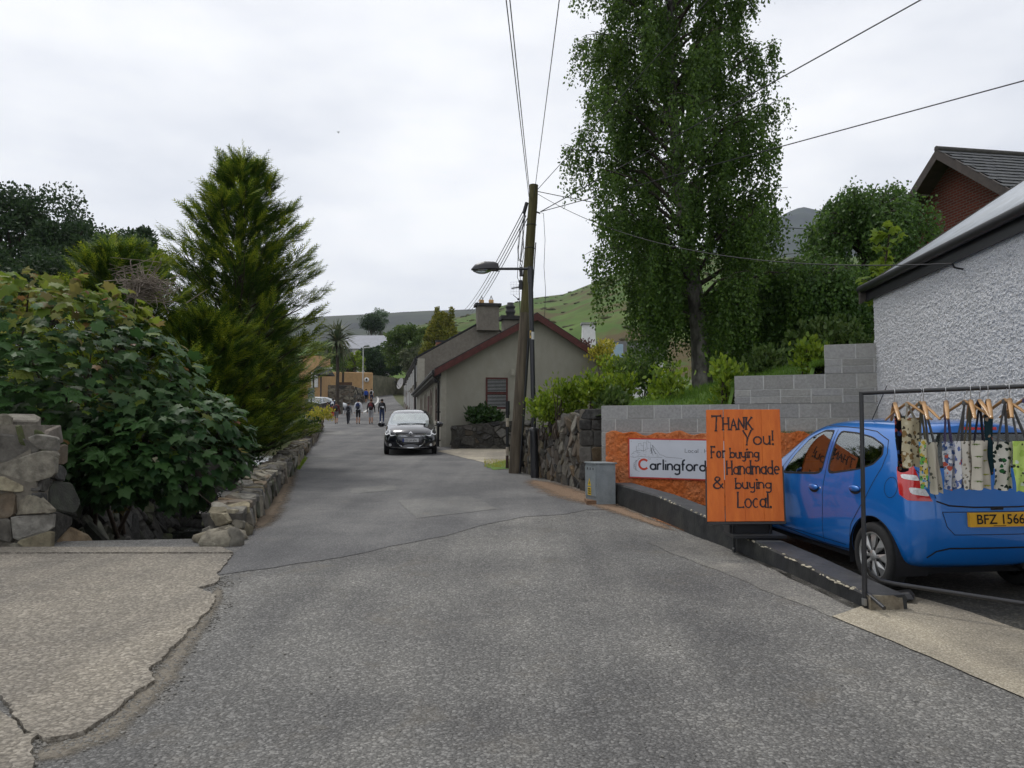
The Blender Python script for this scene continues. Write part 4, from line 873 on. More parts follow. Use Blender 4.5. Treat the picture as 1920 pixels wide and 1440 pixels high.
# corner quoin strip, plinth
mb = MB(); mb.hexa([cq(-.012, -.012, zc0), cq(.2, -.012, zc0), cq(.2, .0, zc0), cq(-.012, .3, zc0), cq(-.012, -.012, 3.8), cq(.2, -.012, 3.8), cq(.2, 0, 3.8), cq(-.012, .3, 3.8)]); mb.build('corner_strip', TRIM, ct)
mb = MB(); mb.tube([cq(-.36, -.2, 3.65), cq(-.10, .1, 3.35), cq(-.10, .1, zc0)], .05, 8); mb.build('downpipe', BLACKP, ct)
for z_ in (zc0 + .4, zc0 + 1.5): mb = MB(); mb.box(cq(-.1, .1, z_), (.18, .05, .05)); mb.build('pipe_bracket', BLACKP, ct)
side = lambda C: (lambda s_, t_, z_: Vector((C[0], C[1], 0)) + hd * s_ + gd * t_ + Vector((0, 0, z_)))
sq = side((-2.75, 30))
for t_ in (1.3, 4.6, 9.5, 13.5):
    for a, b in ((t_ - .16, t_), (t_ + 1.3, t_ + 1.46)):
        mb = MB(); mb.hexa([sq(a, -.07, 1.75), sq(b, -.07, 1.75), sq(b, 0, 1.75), sq(a, 0, 1.75), sq(a, -.07, 3.35), sq(b, -.07, 3.35), sq(b, 0, 3.35), sq(a, 0, 3.35)]); mb.build('window_surround', TRIM, ct)
    win(ct, sq, t_, t_ + 1.3, 1.85, 3.25, fm=REDB)
mb = MB(); mb.hexa([sq(7.3, -.04, zc0), sq(8.3, -.04, zc0), sq(8.3, .02, zc0), sq(7.3, .02, zc0), sq(7.3, -.04, 3.1), sq(8.3, -.04, 3.1), sq(8.3, .02, 3.1), sq(7.3, .02, 3.1)]); mb.build('door', REDB, ct)
mb = MB(); mb.ball(sq(.9, -.15, 3.45), .09, 8, 6); mb.build('wall_lamp', BLACKP, ct)
# ridge chimney with a ribbed black pot
def chimney(root, C, w, d, z0, z1, m, cap=.12, nm='chimney'):
    C = Vector(C); mb = MB(); q = lambda s_, t_, z_: Vector((C.x, C.y, 0)) + gd * s_ + hd * t_ + Vector((0, 0, z_))
    bx = lambda w_, d_, a, b: mb.hexa([q(-w_ / 2, -d_ / 2, a), q(w_ / 2, -d_ / 2, a), q(w_ / 2, d_ / 2, a), q(-w_ / 2, d_ / 2, a), q(-w_ / 2, -d_ / 2, b), q(w_ / 2, -d_ / 2, b), q(w_ / 2, d_ / 2, b), q(-w_ / 2, d_ / 2, b)])
    bx(w, d, z0, z1); o = mb.build(nm, m, root); mb = MB(); bx(w + 2 * cap, d + 2 * cap, z1 - .02, z1 + .16); mb.build('cap', mat('chimney_cap', (.035, .034, .033), .9, .3, 6) if 'chimney_cap' not in MATS else MATS['chimney_cap'], o); return o
cc = P(959, 620, 35.6); ch = chimney(ct, (cc.x, cc.y, 0), .85, .6, 5.2, 6.55, REND2, .12)
mb = MB(); mb.lathe([(.19, 6.7), (.19, 6.85), (.23, 6.9), (.23, 6.98), (.19, 7.0), (.19, 7.1), (.23, 7.13), (.22, 7.2), (.15, 7.25), (.15, 7.36), (.0, 7.37)], (P(957, 600, 35.6).x, cc.y, 0)); mb.build('chimney_pot', mat('black_pot', (.03, .03, .032), .7, .2, 5), ch)
# TV aerial on the cottage ridge
an = thing('tv_aerial', 'television aerial on a thin mast above the cottage roof', 'aerial', tuple(P(975, 610, 36.4)))
A0, A1 = P(976, 612, 36.4), P(973, 533, 36.4); mb = MB(); mb.tube([A0, A1], .018, 6); mb.build('mast', BLACKP, an)
a0, a1 = P(959, 541, 36.4), P(980, 537, 36.2); mb = MB(); mb.tube([a0, a1], .012, 5)
for i in range(9): p = a0.lerp(a1, (i + .5) / 9); mb.tube([p + Vector((0, -.2, .04)), p + Vector((0, .2, -.04))], .006, 4); mb.box(p, (.05, .03, .06))
mb.build('boom', BLACKP, an)
mb = MB()
for i in range(5):
    for s_ in (1, -1): p = P(958 + i * 5.2, 531, 36.4).lerp(P(958 + i * 5.2, 551, 36.4), 0 if s_ > 0 else 1); 
    mb.tube([P(958 + i * 5.2, 529, 36.6), P(958 + i * 5.2, 552, 36.6)], .004, 4)
for yy in (529, 534, 547, 552): mb.tube([P(957, yy, 36.6), P(980, yy - 1, 36.6)], .004, 4)
mb.build('reflector', mat('aerial_wire', (.35, .35, .36), .5, .1, 4), an)
mb = MB(); mb.tube([P(962, 553, 36.4), P(973, 562, 36.4)], .014, 5); mb.ball(P(972, 561, 36.3), .06, 8, 5); mb.build('bracket', BLACKP, an)
# ------------------------------------------------------------------ two-storey terrace beyond
tr = thing('terrace_house', 'two-storey old grey rendered house with tall chimney beyond the cottage', 'house', (-6.2, 50.3, R(50)))
zt0 = R(50) - .3
TC = (-6.15, 50.3); tq = house(tr, TC, 8.6, 30, zt0, 6.15, 8.6, 4.3, REND2, REND2, ov=.12, th=.1, verge=False)
ts = side(TC)
mb = MB(); mb.hexa([tq(-.02, -.02, zt0), tq(.45, -.02, zt0), tq(.45, 0, zt0), tq(-.02, .3, zt0), tq(-.02, -.02, 6.1), tq(.45, -.02, 6.1), tq(.45, 0, 6.1), tq(-.02, .3, 6.1)]); mb.build('corner_strip', TRIM, tr)
mb = MB(); mb.tube([tq(-.18, .15, 6.1), tq(-.12, .2, zt0)], .06, 8); mb.build('downpipe', BLACKP, tr)
cp = P(914, 600, 51.0); chm = chimney(tr, (cp.x, cp.y, 0), 1.45, .8, 8.0, 9.62, REND2, .14)
for px in (903, 921):
    p = P(px, 568, 51.); mb = MB(); mb.lathe([(.13, 9.78), (.16, 9.85), (.165, 10.05), (.13, 10.07), (.0, 10.07)], (p.x, p.y, 0), n=14); po = mb.build('chimney_pot', mat('buff_pot', (.42, .26, .11), .85, .25, 6) if 'buff_pot' not in MATS else MATS['buff_pot'], chm)
    mb = MB()
    for k in range(4): a = k * math.pi / 2 + .5; mb.tube([(p.x + .13 * math.cos(a), p.y + .13 * math.sin(a), 10.06), (p.x, p.y, 10.36)], .012, 4)
    mb.build('bird_guard', BLACKP, po)
zw = R(60)
for i, t_ in enumerate((1.4, 5.2, 9.3, 13.4, 17.5, 22, 26)):
    zg = R(TC[1] + t_)
    for z_ in ((4.65, 5.75), (zg + .75, zg + 2.0)):
        if z_[1] < 5.9:
            for a, b in ((t_ - .15, t_), (t_ + .95, t_ + 1.1)):
                mb = MB(); mb.hexa([ts(a, -.09, z_[0]), ts(b, -.09, z_[0]), ts(b, 0, z_[0]), ts(a, 0, z_[0]), ts(a, -.09, z_[1]), ts(b, -.09, z_[1]), ts(b, 0, z_[1]), ts(a, 0, z_[1])]); mb.build('window_surround', WHITEP, tr)
            win(tr, ts, t_, t_ + .95, z_[0], z_[1], fm=WHITEP)
for t_ in (3.6, 11.5, 20): zg = R(TC[1] + t_); mb = MB(); mb.hexa([ts(t_, -.05, zg), ts(t_ + .9, -.05, zg), ts(t_ + .9, .02, zg), ts(t_, .02, zg), ts(t_, -.05, zg + 2), ts(t_ + .9, -.05, zg + 2), ts(t_ + .9, .02, zg + 2), ts(t_, .02, zg + 2)]); mb.build('door', REDB, tr)
pc = P(825, 640, 66); c2 = chimney(tr, (pc.x, pc.y, 0), .7, .6, 7.9, 8.9, mat('red_chimney', (.22, .10, .06), .9, .3, 6), .02)
sd_ = thing('satellite_dish', 'pale round satellite dish on the terrace wall', 'dish', tuple(P(753, 722, 70)))
c_ = P(751, 719, 70); mb = MB(); mb.smooth = True
dn = Vector((-.75, -.6, .25)).normalized(); du = dn.orthogonal().normalized(); dv_ = dn.cross(du)
mb.add([c_ - dn * .05] + [c_ + (du * math.cos(a) * .52 + dv_ * math.sin(a) * .52) + dn * .06 for a in np.linspace(0, 2 * math.pi, 20, endpoint=False)], [(0, 1 + i, 1 + (i + 1) % 20) for i in range(20)]); mb.build('reflector', mat('dish_grey', (.35, .34, .33), .6, .1, 4), sd_)
mb = MB(); mb.tube([c_ + Vector((0, 0, -.5)), c_ + dn * .6], .02, 5); mb.tube([c_, c_ + Vector((.9, .3, -.2))], .03, 5); mb.ball(c_ + dn * .6, .07, 8, 5); mb.build('arm', BLACKP, sd_)
# ------------------------------------------------------------------ bungalow with a white chimney behind the garden
bu = thing('bungalow', 'low dark-roofed bungalow with white tapered chimney behind the garden', 'house', tuple(P(1110, 700, 46)))
r0, r1 = P(1060, 640, 47), P(1230, 634, 47); w0 = P(1060, 660, 44)
mb = MB(); mb.hexa([(r0.x - 1, 44, 5.5), (r1.x, 44, 5.5), (r1.x, 50, 5.5), (r0.x - 1, 50, 5.5), (r0.x, 46.9, r0.z), (r1.x, 46.9, r0.z), (r1.x, 47.1, r0.z), (r0.x, 47.1, r0.z)]); mb.build('roof', TILE, bu)
mb = MB(); mb.box(((r0.x + r1.x) / 2, 47, 4), (r1.x - r0.x, 5.4, 3.1)); mb.build('wall', WHITEP, bu)
wc = P(1150, 654, 44); mb = MB(); mb.box((wc.x, 44.28, wc.z - .2), (1.2, .06, 1.0)); mb.build('window', mat('pale_pane', (.30, .42, .5), .1, .1, 2), bu)
ca, cb = P(1089, 645, 43.8), P(1115, 609, 43.8)
mb = MB(); mb.hexa([(ca.x, 43.5, 4.5), (cb.x + .08, 43.5, 4.5), (cb.x + .08, 44.2, 4.5), (ca.x, 44.2, 4.5), (ca.x + .1, 43.6, cb.z), (cb.x, 43.6, cb.z), (cb.x, 44.2, cb.z), (ca.x + .1, 44.2, cb.z)]); chw = mb.build('chimney', WHITEP, bu)
mb = MB(); mb.box(((ca.x + cb.x) / 2 + .05, 43.9, cb.z + .05), (cb.x - ca.x + .06, .8, .1)); mb.build('cap', mat('grey_cap', (.3, .3, .29), .9), chw)
# ------------------------------------------------------------------ buildings and walls at the far bend
OCH = mat('ochre_render', (.46, .29, .14), .9, .12, 3, big=.3, bigscale=.5, bigcol=(.36, .23, .12))
ocw = thing('ochre_wall', 'ochre rendered boundary wall with a round white plaque at the bend', 'wall', tuple(P(650, 742, 101)))
o0, o1 = P(597, 745, 101), P(698, 740, 100); zt_ = P(650, 697, 100).z
mb = MB(); mb.hexa([(o0.x, o0.y, 4.5), (o1.x, o1.y, 4.5), (o1.x, o1.y + .4, 4.5), (o0.x, o0.y + .4, 4.5), (o0.x, o0.y, zt_ + .1), (o1.x, o1.y, zt_ - .1), (o1.x, o1.y + .4, zt_ - .1), (o0.x, o0.y + .4, zt_ + .1)]); mb.build('wall', OCH, ocw, bevel=.12)
pq_ = P(687.5, 712, 99.9); mb = MB(); mb.lathe([(.0, -.04), (.32, -.04), (.32, .02)], pq_, axis='y', n=24); pk = mb.build('plaque', WHITEP, ocw)
mb = MB(); mb.ball(pq_ + Vector((0, -.05, .02)), (.12, .01, .15), 8, 6); mb.box(pq_ + Vector((0, -.05, -.17)), (.05, .02, .14)); mb.build('emblem', mat('emblem_dark', (.03, .03, .03), .7), pk)
mw = thing('mossy_wall', 'high grey mossy retaining wall along the bend', 'wall', tuple(P(727, 735, 108)))
m0, m1, m2 = P(690, 735, 103), P(742, 736, 110), P(790, 736, 106)
mb = MB(); zt_ = P(720, 708, 108).z
for a, b in ((m0, m1), (m1, m2)): mb.hexa([(a.x, a.y, 5), (b.x, b.y, 5), (b.x, b.y + .5, 5), (a.x, a.y + .5, 5), (a.x, a.y, zt_), (b.x, b.y, zt_), (b.x, b.y + .5, zt_), (a.x, a.y + .5, zt_)])
mb.build('wall', mat('mossy_concrete', (.115, .11, .075), .95, .4, 1.5, bump=.6, bscale=8, big=.6, bigscale=.7, bigcol=(.055, .06, .03)), mw)
mb = MB(); mb.hexa([(m0.x, m0.y - .05, zt_), (m1.x, m1.y - .05, zt_), (m1.x, m1.y + .55, zt_), (m0.x, m0.y + .55, zt_), (m0.x, m0.y - .05, zt_ + .1), (m1.x, m1.y - .05, zt_ + .1), (m1.x, m1.y + .55, zt_ + .1), (m0.x, m0.y + .55, zt_ + .1)]); mb.build('coping', MATS['mossy_concrete'], mw)
# stone terrace walls where the silver car stands
def far_rubble(name, label, pts, seed, su=.7, sv=.35):
    t = thing(name, label, 'wall', tuple(pts[0][0]))
    for k, ((a, za), (b, zb_)) in enumerate(zip(pts, pts[1:])):
        u = Vector((b.x - a.x, b.y - a.y, 0)); L_ = u.length; z0_ = min(R(a.y), R(b.y)) - .4
        mb = MB(); mb.hexa([(a.x, a.y, z0_), (b.x, b.y, z0_), (b.x, b.y + .4, z0_), (a.x, a.y + .4, z0_), (a.x, a.y, za), (b.x, b.y, zb_), (b.x, b.y + .4, zb_), (a.x, a.y + .4, za)]); mb.build('core', MORTAR, t)
        H = max(za, zb_) - z0_
        rubble(t, plane3((a.x, a.y - .01, z0_), u, (0, 0, 1)), L_, H, su, sv, [ST_A, ST_B, ST_L, ST_D], seed + k, .06, .03, top=lambda q: za - z0_ + (zb_ - za) * q / L_, joined=True)
    return t
far_rubble('stone_terrace_wall', 'curved stone retaining wall behind the silver car', [(P(570, 760, 84), P(570, 722, 84).z), (P(655, 760, 86), P(655, 722, 86).z), (P(676, 752, 91), P(676, 728, 91).z), (P(690, 745, 99), P(690, 736, 99).z)], 51)
far_rubble('lower_terrace_wall', 'low stone wall in front of the silver car', [(P(570, 775, 66), P(570, 752, 66).z), (P(600, 775, 66.5), P(600, 757, 66.5).z), (P(641, 772, 68), P(641, 749, 68).z)], 61, .5, .3)
tb = thing('timber_planter', 'timber edging rail on top of the stone terrace', 'planter', tuple(P(650, 720, 88)))
mb = MB(); a, b = P(630, 718, 88), P(660, 717, 88); mb.box(((a.x + b.x) / 2, a.y, a.z - .1), (b.x - a.x, .3, .35)); mb.build('rail', mat('old_timber', (.09, .055, .035), .9, .3, 5), tb)
# building with a porch, mostly behind the planting
pb = thing('porch_house', 'ochre house with dark timber porch behind the conifers', 'house', tuple(P(590, 740, 78)))
a, b = P(560, 745, 82), P(602, 745, 82); mb = MB(); mb.box(((a.x + b.x) / 2, 84, 6.5), (b.x - a.x, 4, 5.5)); mb.build('wall', OCH, pb)
a, b = P(586, 702, 79), P(616, 698, 79); mb = MB(); mb.hexa([(a.x, 79, a.z), (b.x, 79, a.z), (b.x, 82, a.z), (a.x, 82, a.z), (a.x, 80.4, a.z + .9), (b.x - .3, 80.4, a.z + .9), (b.x - .3, 80.6, a.z + .9), (a.x, 80.6, a.z + .9)]); mb.build('porch_roof', TILE, pb)
for px in (588, 602): p = P(px, 702, 79.2); mb = MB(); mb.tube([(p.x, 79.2, p.z), (p.x, 79.2, 4)], .09, 6); mb.build('porch_post', BARGE, pb)
p = P(590, 712, 81.9); mb = MB(); mb.box((p.x, 81.95, p.z), (.7, .1, 1.6)); mb.build('window', WHITEP, pb)
p = P(614, 690, 78); mb = MB(); mb.box((p.x, 78, p.z), (.9, .3, .12)); mb.tube([(p.x, 78, p.z), (p.x - 1.6, 79, p.z - .5)], .04, 5); mb.build('wall_light', mat('lamp_grey', (.5, .5, .5), .5), pb)
# grey-roofed house on the rise
gh = thing('grey_roofed_house', 'house with a long blue-grey slate roof on the rise', 'house', tuple(P(685, 690, 135)))
a, b = P(640, 652, 133), P(718, 651, 133); c, d = P(645, 629, 138), P(722, 630, 138)
mb = MB(); mb.hexa([(a.x, 133, a.z - .15), (b.x, 133, a.z - .15), (b.x, 143, a.z - .15), (a.x, 143, a.z - .15), (a.x, 137.9, c.z), (b.x + .5, 137.9, c.z), (b.x + .5, 138.1, c.z), (a.x, 138.1, c.z)]); mb.build('roof', mat('blue_slate', (.19, .2, .235), .6, .12, 2, spec=.4), gh)
mb = MB(); mb.box(((a.x + b.x) / 2, 138, a.z - 2.2), (b.x - a.x - .6, 9.4, 4.2)); mb.build('wall', mat('grey_wall', (.4, .39, .37), .9), gh)
for px in (655, 676, 698): p = P(px, 660, 133.2); mb = MB(); mb.box((p.x, 133.25, p.z), (1.0, .08, 1.1)); mb.build('window', GLASSD, gh)
p = P(726, 632, 140); mb = MB(); mb.box((p.x, 140, p.z), (.7, .7, 1.4)); mb.build('chimney', MATS['red_chimney'], gh)
a, b = P(723, 648, 139), P(740, 648, 139); mb = MB(); mb.hexa([(a.x, 139, a.z), (b.x, 139, a.z), (b.x, 147, a.z), (a.x, 147, a.z), (a.x, 142.9, a.z + 1.4), (b.x, 142.9, a.z + 1.4), (b.x, 143.1, a.z + 1.4), (a.x, 143.1, a.z + 1.4)]); mb.build('annexe_roof', MATS['blue_slate'], gh)
line([(693, 766), (700, 761), (708, 754), (709, 748), (706, 742), (700, 738)], .22)
line([(682, 773), (690, 768), (693, 766)], .22); line([(726, 757), (752, 757.5)], .18)
# ------------------------------------------------------------------ leaf materials and templates
BARK = mat('bark', (.055, .045, .035), .95, .4, 9, bump=.8, bscale=30, stretch=(1, 1, .3))
TWIG = mat('twig', (.05, .035, .025), .9, .3, 8)
DEADTW = mat('dead_twig', (.2, .165, .135), .95, .25, 8)
L_BIRCH = leafmat('birch_leaf', [(.035, .075, .014), (.06, .12, .02), (.105, .18, .03)], .42, .4)
L_WEEP = leafmat('weeping_leaf', [(.035, .08, .018), (.06, .125, .026), (.10, .185, .036)], .4, .45)
L_CON = leafmat('golden_conifer', [(.02, .055, .008), (.05, .10, .012), (.08, .135, .014)], .3, .6)
L_TIP = leafmat('golden_tip', [(.10, .17, .014), (.17, .23, .018), (.25, .29, .024)], .35, .6)
L_TIP2 = leafmat('green_tip', [(.07, .14, .014), (.12, .20, .018), (.17, .25, .022)], .35, .6)
L_CON2 = leafmat('green_conifer', [(.016, .045, .007), (.042, .088, .009), (.088, .145, .012)], .3, .6)
L_SYC = leafmat('sycamore_leaf', [(.018, .052, .016), (.03, .078, .022), (.05, .11, .028), (.065, .11, .045)], .3, .5, .22)
L_SYCY = leafmat('sycamore_young', [(.10, .17, .02), (.15, .20, .03), (.17, .14, .05)], .45, .55, .2)
L_SYCR = leafmat('sycamore_red_tip', [(.19, .075, .035), (.17, .12, .04)], .4, .4)
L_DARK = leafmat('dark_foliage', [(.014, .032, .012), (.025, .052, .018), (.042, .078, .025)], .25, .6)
L_LAUR = leafmat('laurel_leaf', [(.075, .14, .012), (.14, .22, .02), (.23, .31, .035)], .4, .35)
L_GOLD = leafmat('gold_conifer', [(.06, .085, .01), (.16, .17, .02), (.24, .22, .03)], .25, .6)
L_SHRUB = leafmat('shrub_leaf', [(.035, .07, .014), (.07, .12, .025), (.11, .16, .045)], .3, .5)
L_IVY = leafmat('ivy_leaf', [(.02, .05, .012), (.035, .075, .016)], .2, .3)
L_YEL = leafmat('yellow_flower', [(.3, .28, .03), (.45, .4, .05), (.12, .18, .02)], .3, .6)
L_GRASS = leafmat('grass_blade', [(.05, .12, .012), (.09, .18, .02), (.13, .22, .03)], .35, .6)
L_PALM = leafmat('palm_leaf', [(.045, .07, .03), (.09, .11, .055), (.12, .12, .06)], .2, .5)
LEAF_V = [(0, 0, 0), (-.34, .45, .07), (0, 1, -.05), (.34, .45, .07)]; LEAF_F = [(0, 3, 2, 1)]
LEAF6_V = [(0, 0, 0), (-.26, .28, .05), (-.22, .68, .05), (0, 1, -.08), (.22, .68, .05), (.26, .28, .05)]; LEAF6_F = [(0, 5, 2, 1), (5, 4, 3, 2)]
def unit(v): return v / (np.linalg.norm(v, axis=1, keepdims=True) + 1e-9)
def clump_leaves(centres, radii, per, size, m, name, parent, up=.35, tv=LEAF_V, tf=LEAF_F, droop=0., squash=1.):
    C = np.repeat(np.asarray(centres, float), per, 0); Rr = np.repeat(np.broadcast_to(np.asarray(radii, float), (len(centres),)), per)
    off = unit(RNG.normal(size=C.shape)) * (RNG.random(len(C)) ** .45)[:, None]; off[:, 2] *= squash
    p = C + off * Rr[:, None]
    d = unit(off) * .6 + RNG.normal(size=C.shape) * .5; d[:, 2] += up - droop
    v, f = scatter(tv, tf, p, frames(d), size * RNG.uniform(.65, 1.3, len(C)))
    return mesh_np(name, v, f, m, parent)
def ell_points(c, r, n, shell=.6, zmin=-1):
    o = unit(RNG.normal(size=(n * 3, 3))); o = o[o[:, 2] > zmin][:n]; k = shell + (1 - shell) * RNG.random(len(o))
    return np.asarray(c) + o * k[:, None] * np.asarray(r)
def limb(mb, a, b, r0, r1, sag=.0, n=6, seg=5, wob=.05):
    a, b = Vector(a), Vector(b); L_ = (b - a).length; pts = []
    for i in range(seg + 1):
        t = i / seg; p = a.lerp(b, t); p.z += sag * L_ * math.sin(t * math.pi); p += Vector((random.uniform(-1, 1), random.uniform(-1, 1), random.uniform(-1, 1))) * wob * L_ * .2 * (0 < i < seg); pts.append(p)
    mb.tube(pts, [r0 + (r1 - r0) * i / seg for i in range(seg + 1)], n)
# ------------------------------------------------------------------ silver birch
def birch():
    base = P(1318, 722, 17.2); base.z = garden_h(base.x, base.y) - .1; random.seed(41)
    t = thing('birch_tree', 'tall weeping silver birch standing on the lawn above the block wall', 'tree', tuple(base))
    BB = mat('birch_bark', (.028, .025, .022), .9, .4, 7, bump=1., bscale=14, bdist=.03, stretch=(1, 1, .4), big=.9, bigscale=4.5, bigcol=(.24, .225, .2), col2=(.075, .068, .06))
    H = 12.6; mb = MB()
    path = [(0, 0, 0), (-.05, 0, 1.0), (-.12, 0, 2.0), (-.3, .05, 3.4), (-.48, .1, 5), (-.58, .1, 7), (-.62, .1, 9), (-.58, .1, H)]
    path = [Vector(p) + base for p in path]; rad = [.25, .205, .18, .155, .13, .1, .07, .012]
    mb.smooth = True; mb.tube(path, rad, 12); trunk = mb.build('trunk', BB, t)
    zs = [p.z for p in path]
    def tr(z): return Vector((float(np.interp(z, zs, [p.x for p in path])), float(np.interp(z, zs, [p.y for p in path])), z))
    mb = MB(); pos = []; dr = []
    def prof(h): return float(np.interp(h, [.1, .18, .3, .4, .5, .62, .75, .88, 1.], [1.5, 2.1, 2.5, 2.5, 2.3, 2.35, 2.25, 2.0, 1.0]))
    NL = 88
    for i in range(NL):
        h = .15 + .83 * (i + .5) / NL; a = i * 2.39996 + random.uniform(-.3, .3); L_ = prof(h) * random.uniform(.62, 1.05); z = base.z + h * H
        s = tr(z - .3 * L_); e = s + Vector((math.cos(a) * L_, math.sin(a) * L_, (.42 + .2 * h) * L_ * random.uniform(.5, 1.2)))
        limb(mb, s, e, .05 * (1.25 - h) + .012, .006, .12, 5, 6, .14)
        nsp = 5
        for k in range(nsp):                            # side shoots, then hanging strands
            q = .35 + .65 * (k + random.random() * .6) / nsp; p0 = s.lerp(e, min(1, q)) + Vector((0, 0, .12 * L_ * math.sin(min(1, q) * math.pi)))
            sa = a + random.choice((-1, 1)) * random.uniform(.3, 1.3); sl = random.uniform(.2, .65) * (1.2 - .5 * h); p1 = p0 + Vector((math.cos(sa) * sl, math.sin(sa) * sl, random.uniform(.0, .3) * sl))
            limb(mb, p0, p1, .012, .004, .1, 4, 3, .1)
            for w in range(11):
                st = p0.lerp(p1, random.random()) + Vector((random.gauss(0, .08), random.gauss(0, .08), random.gauss(0, .05))); ln = random.uniform(.35, 1.35) * (1.25 - .45 * h) * (1.25 if h < .3 else 1); dx, dy = random.gauss(0, .12), random.gauss(0, .12); nn = int(ln * 44)
                for j in range(nn):
                    u = (j + random.random()) / nn; pos.append((st.x + dx * u + random.gauss(0, .05), st.y + dy * u + random.gauss(0, .05), st.z + .1 * u - ln * u + random.gauss(0, .03)))
                    dr.append((random.gauss(0, .55), random.gauss(0, .55), -.7 + random.gauss(0, .4)))
    mb.build('limbs', BARK, trunk)
    pos = np.array(pos); dr = np.array(dr); ok = pos[:, 2] > base.z + .45; pos, dr = pos[ok], dr[ok]
    v, f = scatter(LEAF_V, LEAF_F, pos, frames(dr), .074 * RNG.uniform(.7, 1.3, len(pos)))
    mesh_np('crown', v, f, L_BIRCH, t)
    return len(pos)
NB = birch(); print('birch leaves', NB)
# ------------------------------------------------------------------ weeping trees beside it
def weeping(name, label, c, rx, rz, zb, n, seed, px=None):
    random.seed(seed); c = Vector(c); t = thing(name, label, 'tree', (c.x, c.y, zb)); mb = MB()
    mb.tube([(c.x, c.y, zb), (c.x + .1, c.y, zb + (c.z - zb) * .5), (c.x, c.y, c.z)], [.2, .16, .1], 9); tk = mb.build('trunk', BARK, t)
    mb = MB(); pos = []; dr = []
    arms = [(random.uniform(0, 2 * math.pi), random.uniform(0, 1) ** .7 * 1.35, random.uniform(.62, 1.1)) for _ in range(n // 14)]
    for i in range(n):
        a, el, rr_ = arms[i % len(arms)]; a += random.gauss(0, .14); el += random.gauss(0, .08); rr_ += random.gauss(0, .05)
        p = c + Vector((math.cos(a) * math.cos(el) * rx * rr_, math.sin(a) * math.cos(el) * rx * rr_, math.sin(el) * rz * rr_))
        if i < len(arms): limb(mb, c + Vector((0, 0, -.2)), p, .04, .008, .25, 5, 5, .1)
        ln = random.uniform(.6, 1.7) * (1.2 if el < .6 else .7); nn = int(ln * 26); ox = p - c
        for j in range(nn):
            q = j / nn; k = min(1, q * 2); pos.append((p.x + ox.x * .08 * k + random.gauss(0, .07), p.y + ox.y * .08 * k + random.gauss(0, .07), p.z - ln * q + random.gauss(0, .04)))
            dr.append((random.gauss(0, .5) + ox.x * .15, random.gauss(0, .5) + ox.y * .15, -.7 + random.gauss(0, .35)))
    mb.build('limbs', BARK, tk)
    pos = np.array(pos); v, f = scatter(LEAF_V, LEAF_F, pos, frames(np.array(dr)), .085 * RNG.uniform(.7, 1.3, len(pos)))
    mesh_np('crown', v, f, L_WEEP, t)
wc_ = P(1622, 470, 18.5)
weeping('weeping_tree', 'round-headed weeping tree in front of the brick house', wc_, 1.55, 1.55, 2.9, 1100, 5)
wd = P(1525, 560, 17.5)
weeping('weeping_tree', 'lower weeping tree filling the gap right of the birch trunk', wd, 1.35, .95, 2.7, 1000, 6)
we_ = P(1470, 590, 20.5)
weeping('weeping_tree', 'shaded weeping tree behind the birch trunk', we_, 2.0, 1.2, 2.7, 1000, 8)
